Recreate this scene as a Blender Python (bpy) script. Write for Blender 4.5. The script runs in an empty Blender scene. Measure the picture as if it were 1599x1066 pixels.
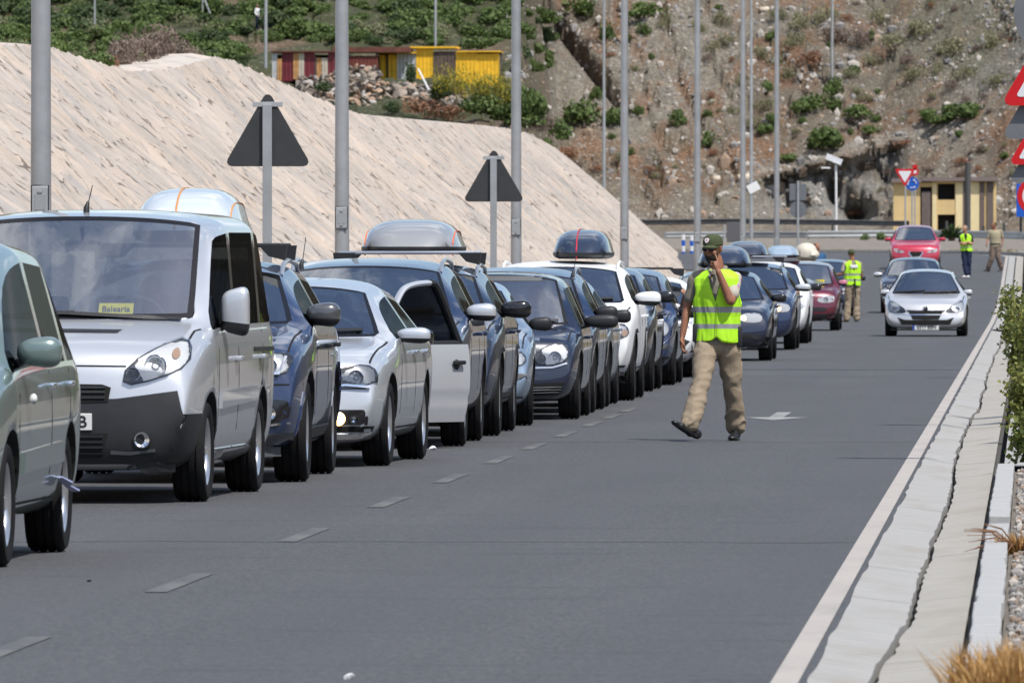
import bpy, bmesh, math, random
import numpy as np
from mathutils import Vector, Matrix, noise
from mathutils.geometry import delaunay_2d_cdt
from mathutils.bvhtree import BVHTree
R = math.radians
rnd = random.Random(7)
scn = bpy.context.scene
COL = scn.collection

# ------------------------------------------------------------------ camera, world, sun, exposure
CAM_H, FPX, HOR, VPX = 1.62, 16800.0, 398.0, 1610.0
TH = math.atan((VPX - 799.5) / FPX)
cam_d = bpy.data.cameras.new('camera')
cam = bpy.data.objects.new('camera', cam_d)
COL.objects.link(cam)
cam.location = (0, 0, CAM_H)
cam.rotation_euler = (R(90) - math.atan((533 - HOR) / FPX), 0, TH)
cam_d.sensor_width = 36
cam_d.lens = FPX / 1599 * 36
cam_d.clip_start = 0.5
cam_d.clip_end = 5000
cam_d.dof.use_dof = True
cam_d.dof.focus_distance = 88
cam_d.dof.aperture_fstop = 20
scn.camera = cam

w = bpy.data.worlds.new("World")
scn.world = w
w.use_nodes = True
wn = w.node_tree.nodes
wl = w.node_tree.links
bg = wn['Background']
sky = wn.new('ShaderNodeTexSky')
sky.sky_type = 'NISHITA'
sky.sun_disc = False
SUN_DIR = Vector((0.34, -0.40, 0.85)).normalized()
sky.sun_elevation = math.asin(SUN_DIR.z)
sky.sun_rotation = math.atan2(SUN_DIR.x, SUN_DIR.y)
sky.air_density = 1.0
sky.dust_density = 1.0
# scattered fair-weather clouds over the blue
tcw = wn.new('ShaderNodeTexCoord'); spw = wn.new('ShaderNodeSeparateXYZ'); wl.new(tcw.outputs['Generated'], spw.inputs[0])
dv = wn.new('ShaderNodeMath'); dv.operation = 'ADD'; dv.inputs[1].default_value = .28; wl.new(spw.outputs['Z'], dv.inputs[0])
sv = wn.new('ShaderNodeVectorMath'); sv.operation = 'DIVIDE'; wl.new(tcw.outputs['Generated'], sv.inputs[0]); wl.new(dv.outputs[0], sv.inputs[1])
nzw = wn.new('ShaderNodeTexNoise'); nzw.inputs['Scale'].default_value = 2.6; nzw.inputs['Detail'].default_value = 7; nzw.inputs['Roughness'].default_value = .58; wl.new(sv.outputs[0], nzw.inputs['Vector'])
mrw = wn.new('ShaderNodeMapRange'); mrw.interpolation_type = 'SMOOTHSTEP'; mrw.inputs[1].default_value = .50; mrw.inputs[2].default_value = .66; mrw.inputs[4].default_value = .8; wl.new(nzw.outputs[0], mrw.inputs[0])
mxw = wn.new('ShaderNodeMix'); mxw.data_type = 'RGBA'; wl.new(mrw.outputs[0], mxw.inputs[0]); wl.new(sky.outputs[0], mxw.inputs[6]); mxw.inputs[7].default_value = (8.5, 8.6, 8.9, 1)
wl.new(mxw.outputs[2], bg.inputs[0])
bg.inputs[1].default_value = 0.13
sd = bpy.data.lights.new('sun', 'SUN')
sd.energy = 3.9
sd.angle = R(0.5)
sd.color = (1.0, 0.955, 0.9)
so = bpy.data.objects.new('sun', sd)
COL.objects.link(so)
so.rotation_euler = (-SUN_DIR).to_track_quat('-Z', 'Y').to_euler()
so.location = (40, -20, 80)
scn.view_settings.view_transform = 'Standard'
scn.view_settings.look = 'None'
scn.view_settings.exposure = 0.20
scn.view_settings.gamma = 1
scn.view_settings.use_curve_mapping = False
scn.cycles.max_bounces = 6
scn.cycles.transparent_max_bounces = 16
scn.cycles.caustics_reflective = False
scn.cycles.caustics_refractive = False

# ------------------------------------------------------------------ placing helpers (world: +Y along the road, x = 0 at the roadside where the camera stands)
FW = Vector((-math.sin(TH), math.cos(TH), 0))
RT = Vector((math.cos(TH), math.sin(TH), 0))

def at(px, py, D):
    return Vector((0, 0, CAM_H)) + D * (FW + RT * ((px - 799.5) / FPX) + Vector((0, 0, (HOR - py) / FPX)))

def gp(px, py, z=0.0):
    D = (CAM_H - z) * FPX / (py - HOR)
    p = at(px, py, D)
    p.z = z
    return p

def pix(x, y, z):
    D = -math.sin(TH) * x + math.cos(TH) * y
    X = math.cos(TH) * x + math.sin(TH) * y
    return 799.5 + X / D * FPX, HOR - (z - CAM_H) / D * FPX, D

def zroad(y):
    return float(np.interp(y, [0, 255, 285, 315, 345, 368, 392, 425, 460, 480], [0, 0, .06, .22, .55, .88, 1.24, 1.64, 1.9, 2.0]))

# ------------------------------------------------------------------ object helpers
def link(o, parent=None):
    COL.objects.link(o)
    if parent is not None:
        o.parent = parent
    return o

def tag(o, label=None, cat=None, group=None, kind=None):
    if label: o['label'] = label
    if cat: o['category'] = cat
    if group: o['group'] = group
    if kind: o['kind'] = kind
    return o

def empty(name, loc=(0, 0, 0), rz=0, label=None, cat=None, group=None):
    o = bpy.data.objects.new(name, None)
    link(o)
    o.location = loc
    o.rotation_euler = (0, 0, rz)
    o.empty_display_size = .2
    return tag(o, label, cat, group)

def mesh(name, verts, faces, mats, smooth=False, midx=None):
    me = bpy.data.meshes.new(name)
    me.from_pydata([tuple(v) for v in verts], [], [tuple(f) for f in faces])
    if not isinstance(mats, (list, tuple)): mats = [mats]
    for m in mats: me.materials.append(m)
    if midx is not None:
        me.polygons.foreach_set('material_index', midx)
    if smooth:
        me.polygons.foreach_set('use_smooth', [True] * len(me.polygons))
    me.update()
    return me

def obj(name, me, parent=None, loc=None, rot=None):
    o = bpy.data.objects.new(name, me)
    link(o, parent)
    if loc is not None: o.location = loc
    if rot is not None: o.rotation_euler = rot
    return o

def copy_tree(o, parent=None):
    c = o.copy()
    COL.objects.link(c)
    c.parent = parent
    for ch in [k for k in bpy.data.objects if k.parent is o]:
        copy_tree(ch, c)
    return c

class MB:
    """collects shapes into one mesh"""
    def __init__(s):
        s.v = []; s.f = []; s.m = []
    def add(s, v, f, m=0):
        n = len(s.v)
        s.v += [Vector(p) for p in v]
        s.f += [tuple(i + n for i in q) for q in f]
        s.m += [m] * len(f)
        return s
    def box(s, a, b, m=0, rz=0, c=None):
        x0, y0, z0 = a; x1, y1, z1 = b
        v = [(x0, y0, z0), (x1, y0, z0), (x1, y1, z0), (x0, y1, z0), (x0, y0, z1), (x1, y0, z1), (x1, y1, z1), (x0, y1, z1)]
        if rz:
            c = Vector(c or ((x0 + x1) / 2, (y0 + y1) / 2, 0))
            M = Matrix.Rotation(rz, 3, 'Z')
            v = [M @ (Vector(p) - c) + c for p in v]
        return s.add(v, [(0, 3, 2, 1), (4, 5, 6, 7), (0, 1, 5, 4), (1, 2, 6, 5), (2, 3, 7, 6), (3, 0, 4, 7)], m)
    def bbox(s, a, b, bv=.01, m=0):
        """box with chamfered vertical + horizontal edges"""
        bm = bmesh.new()
        bmesh.ops.create_cube(bm, size=1)
        for v in bm.verts:
            v.co = Vector([(a[i] + b[i]) / 2 + v.co[i] * (b[i] - a[i]) for i in range(3)])
        bmesh.ops.bevel(bm, geom=bm.edges[:], offset=bv, segments=2, affect='EDGES', profile=.5)
        return s.bm(bm, m)
    def bm(s, bm, m=0):
        bm.verts.index_update()
        s.add([v.co.copy() for v in bm.verts], [[v.index for v in f.verts] for f in bm.faces], m)
        bm.free()
        return s
    def tube(s, pts, rad, n=8, m=0, cap=True, flat=1.0, up=None):
        """tube through pts; rad number or list; flat = depth ratio of the section"""
        pts = [Vector(p) for p in pts]
        if not isinstance(rad, (list, tuple)): rad = [rad] * len(pts)
        rings = []
        pu = None
        for i, p in enumerate(pts):
            if i == 0: t = pts[1] - p
            elif i == len(pts) - 1: t = p - pts[i - 1]
            else: t = (pts[i + 1] - p).normalized() + (p - pts[i - 1]).normalized()
            t.normalize()
            if pu is None:
                a = Vector(up) if up else (Vector((0, 0, 1)) if abs(t.z) < .9 else Vector((1, 0, 0)))
                u = (a - t * a.dot(t)).normalized()
            else:
                u = (pu - t * pu.dot(t)).normalized()
            pu = u
            b = t.cross(u)
            rings.append([p + (u * math.cos(k / n * 2 * math.pi) * flat + b * math.sin(k / n * 2 * math.pi)) * rad[i] for k in range(n)])
        v = [q for r_ in rings for q in r_]
        f = []
        for i in range(len(pts) - 1):
            for k in range(n):
                k2 = (k + 1) % n
                f.append((i * n + k, i * n + k2, (i + 1) * n + k2, (i + 1) * n + k))
        if cap:
            f.append(tuple(reversed(range(n))))
            f.append(tuple((len(pts) - 1) * n + k for k in range(n)))
        return s.add(v, f, m)
    def ell(s, c, r, m=0, nu=14, nv=9, M=None, p=1.0):
        v = []; f = []
        for j in range(nv + 1):
            a = math.pi * j / nv
            for i in range(nu):
                b = 2 * math.pi * i / nu
                q = Vector((math.sin(a) * math.cos(b), math.sin(a) * math.sin(b), math.cos(a)))
                if p != 1.0:
                    q = Vector([math.copysign(abs(t) ** p, t) for t in q])
                q = Vector((q.x * r[0], q.y * r[1], q.z * r[2]))
                if M: q = M @ q
                v.append(q + Vector(c))
        for j in range(nv):
            for i in range(nu):
                i2 = (i + 1) % nu
                f.append((j * nu + i, (j + 1) * nu + i, (j + 1) * nu + i2, j * nu + i2))
        return s.add(v, f, m)
    def lathe(s, prof, n=32, axis='x', c=(0, 0, 0), m=0):
        """prof: list of (r, t); revolved round an axis through c"""
        v = []; f = []
        for r_, t in prof:
            for k in range(n):
                a = 2 * math.pi * k / n
                if axis == 'x': q = (t, r_ * math.cos(a), r_ * math.sin(a))
                elif axis == 'y': q = (r_ * math.cos(a), t, r_ * math.sin(a))
                else: q = (r_ * math.cos(a), r_ * math.sin(a), t)
                v.append(Vector(q) + Vector(c))
        for i in range(len(prof) - 1):
            for k in range(n):
                k2 = (k + 1) % n
                f.append((i * n + k, i * n + k2, (i + 1) * n + k2, (i + 1) * n + k))
        return s.add(v, f, m)
    def prism(s, poly, y0, y1, m=0, axis='y'):
        """polygon in (a, b) extruded along axis"""
        n = len(poly)
        def P(a, b, t):
            return (a, t, b) if axis == 'y' else ((t, a, b) if axis == 'x' else (a, b, t))
        v = [P(a, b, y0) for a, b in poly] + [P(a, b, y1) for a, b in poly]
        f = [tuple(range(n)), tuple(reversed(range(n, 2 * n)))]
        for k in range(n):
            k2 = (k + 1) % n
            f.append((k, k + n, k2 + n, k2))
        return s.add(v, f, m)
    def me(s, name, mats, smooth=False):
        mm = mesh(name, s.v, s.f, mats, smooth, s.m)
        bm = bmesh.new(); bm.from_mesh(mm)
        bmesh.ops.recalc_face_normals(bm, faces=bm.faces)
        bm.to_mesh(mm); bm.free()
        if smooth == 'auto' or smooth:
            try: mm.set_sharp_from_angle(angle=R(38))
            except Exception: pass
        return mm
    def build(s, name, mats, parent=None, smooth=False, loc=None, rot=None):
        return obj(name, s.me(name, mats, smooth), parent, loc, rot)

def chaikin(p, n=2, closed=True):
    p = [Vector(q) for q in p]
    for _ in range(n):
        o = []
        m = len(p)
        rng = range(m if closed else m - 1)
        if not closed: o.append(p[0])
        for i in rng:
            a, b = p[i], p[(i + 1) % m]
            o += [a * .75 + b * .25, a * .25 + b * .75]
        if not closed: o.append(p[-1])
        p = o
    return p

def eval_mesh(o):
    dg = bpy.context.evaluated_depsgraph_get()
    dg.update()
    e = o.evaluated_get(dg)
    return bpy.data.meshes.new_from_object(e, preserve_all_data_layers=True, depsgraph=dg)

def text_mesh(txt, size, mat, ext=.002, align='CENTER', sx=1.0, bold=0.0):
    c = bpy.data.curves.new('lettering', 'FONT')
    c.body = txt; c.size = size; c.extrude = ext; c.align_x = align; c.align_y = 'CENTER'
    c.offset = bold
    c.resolution_u = 3
    o = bpy.data.objects.new('tmp_text', c)
    COL.objects.link(o)
    me = eval_mesh(o)
    bpy.data.objects.remove(o)
    me.materials.clear(); me.materials.append(mat)
    for v in me.vertices: v.co.x *= sx
    return me

# ------------------------------------------------------------------ materials
_mats = {}
def N(nt, t, **k):
    n = nt.nodes.new(t)
    for a, b in k.items():
        if a.startswith('i_'): n.inputs[a[2:].replace('_', ' ')].default_value = b
        else: setattr(n, a, b)
    return n

def mat(name, col, rough=.6, metal=0.0, coat=0.0, var=0.0, vscale=3.0, bump=0.0, bscale=30.0, spec=.5, emit=None, estr=0.0, sub=0.0, coords='Object'):
    if name in _mats: return _mats[name]
    m = bpy.data.materials.new(name)
    m.use_nodes = True
    nt = m.node_tree
    b = nt.nodes['Principled BSDF']
    b.inputs['Base Color'].default_value = (*col, 1)
    b.inputs['Roughness'].default_value = rough
    b.inputs['Metallic'].default_value = metal
    b.inputs['Coat Weight'].default_value = coat
    b.inputs['Coat Roughness'].default_value = .04
    b.inputs['Specular IOR Level'].default_value = spec
    if emit:
        b.inputs['Emission Color'].default_value = (*emit, 1)
        b.inputs['Emission Strength'].default_value = estr
    if var or bump:
        tc = N(nt, 'ShaderNodeTexCoord')
        if var:
            nz = N(nt, 'ShaderNodeTexNoise', i_Scale=vscale, i_Detail=6.0, i_Roughness=.65)
            nt.links.new(tc.outputs[coords], nz.inputs['Vector'])
            mr = N(nt, 'ShaderNodeMapRange')
            mr.inputs[1].default_value = .3; mr.inputs[2].default_value = .7
            mr.inputs[3].default_value = 1 - var; mr.inputs[4].default_value = 1 + var
            nt.links.new(nz.outputs[0], mr.inputs[0])
            mx = N(nt, 'ShaderNodeMix', data_type='RGBA', blend_type='MULTIPLY')
            mx.inputs[0].default_value = 1
            mx.inputs[6].default_value = (*col, 1)
            nt.links.new(mr.outputs[0], mx.inputs[7])
            nt.links.new(mx.outputs[2], b.inputs['Base Color'])
        if bump:
            n2 = N(nt, 'ShaderNodeTexNoise', i_Scale=bscale, i_Detail=5.0)
            nt.links.new(tc.outputs[coords], n2.inputs['Vector'])
            bp = N(nt, 'ShaderNodeBump')
            bp.inputs['Strength'].default_value = bump
            bp.inputs['Distance'].default_value = .02
            nt.links.new(n2.outputs[0], bp.inputs['Height'])
            nt.links.new(bp.outputs[0], b.inputs['Normal'])
    _mats[name] = m
    return m

def paint(name, col, metal=.35, rough=.32):
    """car paint: metallic base under clear coat, faint dust towards the sills"""
    if name in _mats: return _mats[name]
    m = mat(name, col, rough, metal, coat=1.0)
    nt = m.node_tree
    b = nt.nodes['Principled BSDF']
    tc = N(nt, 'ShaderNodeTexCoord')
    sp = N(nt, 'ShaderNodeSeparateXYZ')
    nt.links.new(tc.outputs['Object'], sp.inputs[0])
    nz = N(nt, 'ShaderNodeTexNoise', i_Scale=5.0, i_Detail=8.0, i_Roughness=.7)
    nt.links.new(tc.outputs['Object'], nz.inputs['Vector'])
    mr = N(nt, 'ShaderNodeMapRange')
    mr.inputs[1].default_value = .25; mr.inputs[2].default_value = 1.0
    mr.inputs[3].default_value = .32 if max(col) > .15 else .09; mr.inputs[4].default_value = .02 if max(col) > .15 else .0
    nt.links.new(sp.outputs['Z'], mr.inputs[0])
    mu = N(nt, 'ShaderNodeMath', operation='MULTIPLY')
    nt.links.new(mr.outputs[0], mu.inputs[0]); nt.links.new(nz.outputs[0], mu.inputs[1])
    mx = N(nt, 'ShaderNodeMix', data_type='RGBA')
    mx.inputs[6].default_value = (*col, 1)
    mx.inputs[7].default_value = (.25, .22, .18, 1)
    nt.links.new(mu.outputs[0], mx.inputs[0])
    nt.links.new(mx.outputs[2], b.inputs['Base Color'])
    m2 = N(nt, 'ShaderNodeMapRange')
    m2.inputs[3].default_value = rough; m2.inputs[4].default_value = rough + .35
    nt.links.new(mu.outputs[0], m2.inputs[0])
    nt.links.new(m2.outputs[0], b.inputs['Roughness'])
    m3 = N(nt, 'ShaderNodeMapRange')
    m3.inputs[3].default_value = .02; m3.inputs[4].default_value = .25
    nt.links.new(mu.outputs[0], m3.inputs[0])
    nt.links.new(m3.outputs[0], b.inputs['Coat Roughness'])
    return m

def glass(name, tint=(.75, .8, .8), refl=.16, frit=False, rough=.02, fm=1.6):
    if name in _mats: return _mats[name]
    m = bpy.data.materials.new(name)
    m.use_nodes = True
    nt = m.node_tree
    nt.nodes.clear()
    out = N(nt, 'ShaderNodeOutputMaterial')
    tr = N(nt, 'ShaderNodeBsdfTransparent'); tr.inputs[0].default_value = (*tint, 1)
    gl = N(nt, 'ShaderNodeBsdfGlossy'); gl.inputs['Roughness'].default_value = rough
    gl.inputs[0].default_value = (.95, .97, 1, 1)
    fr = N(nt, 'ShaderNodeFresnel'); fr.inputs[0].default_value = 1.5
    tc = N(nt, 'ShaderNodeTexCoord')
    nz = N(nt, 'ShaderNodeTexNoise', i_Scale=3.0, i_Detail=4.0)
    nt.links.new(tc.outputs['Object'], nz.inputs['Vector'])
    bp = N(nt, 'ShaderNodeBump'); bp.inputs['Strength'].default_value = .03; bp.inputs['Distance'].default_value = .05
    nt.links.new(nz.outputs[0], bp.inputs['Height'])
    nt.links.new(bp.outputs[0], gl.inputs['Normal'])
    ad = N(nt, 'ShaderNodeMath', operation='MULTIPLY_ADD', use_clamp=True)
    ad.inputs[1].default_value = fm; ad.inputs[2].default_value = refl
    nt.links.new(fr.outputs[0], ad.inputs[0])
    mx = N(nt, 'ShaderNodeMixShader')
    nt.links.new(ad.outputs[0], mx.inputs[0]); nt.links.new(tr.outputs[0], mx.inputs[1]); nt.links.new(gl.outputs[0], mx.inputs[2])
    last = mx
    if frit:
        uv = N(nt, 'ShaderNodeUVMap')
        sp = N(nt, 'ShaderNodeSeparateXYZ'); nt.links.new(uv.outputs[0], sp.inputs[0])
        ab = N(nt, 'ShaderNodeMath', operation='ABSOLUTE'); nt.links.new(sp.outputs[0], ab.inputs[0])
        g1 = N(nt, 'ShaderNodeMath', operation='GREATER_THAN'); g1.inputs[1].default_value = .94; nt.links.new(ab.outputs[0], g1.inputs[0])
        g2 = N(nt, 'ShaderNodeMath', operation='LESS_THAN'); g2.inputs[1].default_value = .055; nt.links.new(sp.outputs[1], g2.inputs[0])
        g3 = N(nt, 'ShaderNodeMath', operation='GREATER_THAN'); g3.inputs[1].default_value = .955; nt.links.new(sp.outputs[1], g3.inputs[0])
        m1 = N(nt, 'ShaderNodeMath', operation='MAXIMUM'); nt.links.new(g1.outputs[0], m1.inputs[0]); nt.links.new(g2.outputs[0], m1.inputs[1])
        m2 = N(nt, 'ShaderNodeMath', operation='MAXIMUM'); nt.links.new(m1.outputs[0], m2.inputs[0]); nt.links.new(g3.outputs[0], m2.inputs[1])
        bk = N(nt, 'ShaderNodeBsdfPrincipled'); bk.inputs['Base Color'].default_value = (.012, .012, .014, 1); bk.inputs['Roughness'].default_value = .15
        mx2 = N(nt, 'ShaderNodeMixShader')
        nt.links.new(m2.outputs[0], mx2.inputs[0]); nt.links.new(mx.outputs[0], mx2.inputs[1]); nt.links.new(bk.outputs[0], mx2.inputs[2])
        last = mx2
    nt.links.new(last.outputs[0], out.inputs[0])
    _mats[name] = m
    return m

M_RUB = mat('tyre_rubber', (.010, .010, .011), .8, spec=.25, var=.25, vscale=12, bump=.2, bscale=60)
M_BLK = mat('black_plastic', (.015, .016, .018), .5, var=.2, vscale=6)
M_GLB = mat('gloss_black', (.012, .012, .014), .18, coat=.6)
M_DRK = mat('dark_void', (.006, .006, .006), .9)
M_ALU = mat('alloy', (.62, .63, .65), .28, .85)
M_CHR = mat('chrome', (.82, .83, .85), .1, 1.0)
M_REF = mat('lamp_reflector', (.50, .52, .54), .32, .35)
M_INT = mat('cabin_grey', (.05, .052, .058), .8)
M_SEAT = mat('seat_cloth', (.07, .072, .08), .9)
M_WIN = glass('windscreen_glass', (.80, .87, .90), .30, True)
M_SWN = glass('side_glass', (.20, .22, .24), .03, fm=.14)
M_DWN = glass('dark_side_glass', (.05, .055, .06), .03, fm=.14)
M_LENS = glass('lamp_lens', (.96, .97, .98), .04, fm=.8)
M_RWN = glass('rear_glass', (.15, .17, .18), .05, fm=.6)
M_REFD = mat('dim_reflector', (.36, .38, .41), .6, 0, spec=.2)
M_REFW = mat('bright_reflector', (.72, .73, .74), .35, .12)
M_WHT = mat('white_plastic', (.75, .75, .74), .4)
M_AMB = mat('amber_lens_glint', (.42, .27, .18), .35)
M_PLT = mat('plate_white', (.72, .72, .7), .4)
M_INK = mat('plate_ink', (.012, .012, .014), .5)
M_BLU = mat('plate_blue', (.02, .08, .4), .4)
M_GALV = mat('galvanised_steel', (.42, .43, .43), .48, .45, var=.14, vscale=2.5, bump=.05, bscale=20)
M_LIT = mat('lit_bulb', (1, .8, .5), .3, emit=(1, .62, .25), estr=5.0)
# ------------------------------------------------------------------ vehicles
def in_poly(x, y, P):
    c = False
    j = len(P) - 1
    for i in range(len(P)):
        xi, yi = P[i]; xj, yj = P[j]
        if (yi > y) != (yj > y) and x < (xj - xi) * (y - yi) / (yj - yi + 1e-12) + xi: c = not c
        j = i
    return c

AX = {'front': (lambda a, b: Vector((a, -3, b)), Vector((0, 1, 0))),
      'rear': (lambda a, b: Vector((a, 12, b)), Vector((0, -1, 0))),
      'right': (lambda a, b: Vector((4, a, b)), Vector((-1, 0, 0))),
      'left': (lambda a, b: Vector((-4, a, b)), Vector((1, 0, 0))),
      'top': (lambda a, b: Vector((a, b, 5)), Vector((0, 0, -1)))}

def patch(bvh, outline, axis, off=.006, thick=.012, res=.05, mb=None, m=0, maxdep=None):
    """thin solid that hugs the body: outline in the view plane, carried onto the hull along the axis"""
    P = [(float(p[0]), float(p[1])) for p in outline]
    # resample the edge
    Q = []
    for i in range(len(P)):
        a, b = Vector(P[i]), Vector(P[(i + 1) % len(P)])
        n = max(1, int((b - a).length / res))
        for k in range(n): Q.append(a.lerp(b, k / n))
    nb = len(Q)
    pts = [Vector((q.x, q.y)) for q in Q]
    x0, x1 = min(q.x for q in Q), max(q.x for q in Q)
    y0, y1 = min(q.y for q in Q), max(q.y for q in Q)
    x = x0 + res / 2
    QP = [(q.x, q.y) for q in Q]
    while x < x1:
        y = y0 + res / 2
        while y < y1:
            if in_poly(x, y, QP): pts.append(Vector((x, y)))
            y += res
        x += res
    vs, es, fs, *_ = delaunay_2d_cdt(pts, [], [list(range(nb))], 1, 1e-6)
    O, D = AX[axis]
    out = []
    ok = []
    nrm = []
    for v in vs:
        o = O(v.x, v.y)
        h = bvh.ray_cast(o, D)
        if h[0] is None:
            h = bvh.find_nearest(o + D * ((-o).dot(D) * .9))
            p = None
            nn = None
        else:
            p = h[0]; nn = h[1]
            if nn.dot(D) > 0: nn = -nn
        out.append(p); ok.append(p is not None); nrm.append(nn)
    if not any(ok): return mb or MB()
    # fill misses with the depth of the nearest hit
    hits = [i for i in range(len(out)) if ok[i]]
    for i in range(len(out)):
        if not ok[i]:
            j = min(hits, key=lambda k: (vs[k] - vs[i]).length_squared)
            o = O(vs[i].x, vs[i].y)
            out[i] = o + D * ((out[j] - o).dot(D)); nrm[i] = nrm[j]
    F = [q + (nrm[i] * .75 - D * .25) * off for i, q in enumerate(out)]
    fs = [f for f in fs if max((F[f[i]] - F[f[i - 1]]).length for i in range(len(f))) < max(.16, 3.2 * res)]
    par = list(range(len(vs)))
    def fd(a):
        while par[a] != a: par[a] = par[par[a]]; a = par[a]
        return a
    for f in fs:
        for q_ in f[1:]: par[fd(q_)] = fd(f[0])
    cnt_ = {}
    for f in fs: cnt_[fd(f[0])] = cnt_.get(fd(f[0]), 0) + 1
    if cnt_:
        bst = max(cnt_, key=cnt_.get); fs = [f for f in fs if fd(f[0]) == bst]
    ec = {}
    for f in fs:
        for i in range(len(f)):
            e = (f[i], f[(i + 1) % len(f)])
            ec[e] = ec.get(e, 0) + 1
    be = [e for e in ec if (e[1], e[0]) not in ec]
    B = {}
    V = list(F)
    for a, b in be:
        for q in (a, b):
            if q not in B:
                B[q] = len(V); V.append(F[q] + D * thick)
    faces = [tuple(f) for f in fs] + [(b, a, B[a], B[b]) for a, b in be]
    us = sorted({q_ for f in faces for q_ in f}); rm_ = {q_: k_ for k_, q_ in enumerate(us)}
    V = [V[q_] for q_ in us]; faces = [tuple(rm_[q_] for q_ in f) for f in faces]
    mb = mb or MB()
    mb.add(V, faces, m)
    return mb

def band(pts, wd):
    """outline of a strip of width wd along pts (2D)"""
    pts = [Vector(p) for p in pts]
    L_, R_ = [], []
    for i, p in enumerate(pts):
        t = (pts[min(i + 1, len(pts) - 1)] - pts[max(i - 1, 0)]).normalized()
        n = Vector((-t.y, t.x))
        L_.append(p + n * wd / 2); R_.append(p - n * wd / 2)
    return L_ + R_[::-1]

_wheels = {}
def wheel_meshes(r, wd, style, side, far=False):
    key = (round(r, 3), wd, style, side, far)
    if key in _wheels: return _wheels[key]
    h = wd / 2
    rr = r * .66
    n = 20 if far else 40
    t = MB()
    prof = [(rr, -h * .8), (r * .80, -h), (r * .93, -h * .97), (r * .985, -h * .8)]
    for g in (-.45, 0, .45):
        prof += [(r, (g - .1) * h), (r * .972, (g - .09) * h), (r * .972, (g + .09) * h), (r, (g + .1) * h)]
    prof += [(r * .985, h * .8), (r * .93, h * .97), (r * .80, h), (rr, h * .8)]
    t.lathe(prof, n)
    s = side
    q = MB()
    q.lathe([(rr * .98, -h * .75 * s), (rr * .90, -h * .7 * s), (rr * .88, h * .55 * s), (rr * .93, h * .74 * s), (rr * 1.02, h * .84 * s), (rr * 1.03, h * .78 * s)], n)
    q.lathe([(.001, h * .1 * s), (rr * .88, h * .05 * s)], n, m=1)
    q.lathe([(.001, h * .5 * s), (rr * .12, h * .5 * s), (rr * .17, h * .4 * s), (rr * .17, h * .1 * s)], 16)
    ns = {'five': 5, 'ten': 10, 'seven': 7, 'cap': 9}[style]
    for k in range(ns):
        a = 2 * math.pi * k / ns
        w0, w1 = {'five': (.19, .30), 'ten': (.10, .12), 'seven': (.14, .20), 'cap': (.18, .34)}[style]
        vs = []
        for rad_, wv, tt in ((.10, w0, .48), (.55, (w0 + w1) / 2.2, .56), (.94, w1, .62)):
            for sx in (-1, 1):
                for dz in (0, -.22):
                    y_, z_ = rad_ * rr, sx * wv * rr / 2
                    vs.append(((tt + dz) * h * s, y_ * math.cos(a) - z_ * math.sin(a), y_ * math.sin(a) + z_ * math.cos(a)))
        fs = []
        for i in (0, 4):
            fs += [(i, i + 2, i + 6, i + 4), (i + 1, i + 5, i + 7, i + 3), (i, i + 4, i + 5, i + 1), (i + 2, i + 3, i + 7, i + 6)]
        q.add(vs, fs)
    res = (t.me('wheel', [M_RUB], True), q.me('rim', [M_ALU, M_DRK], True))
    _wheels[key] = res
    return res

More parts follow.
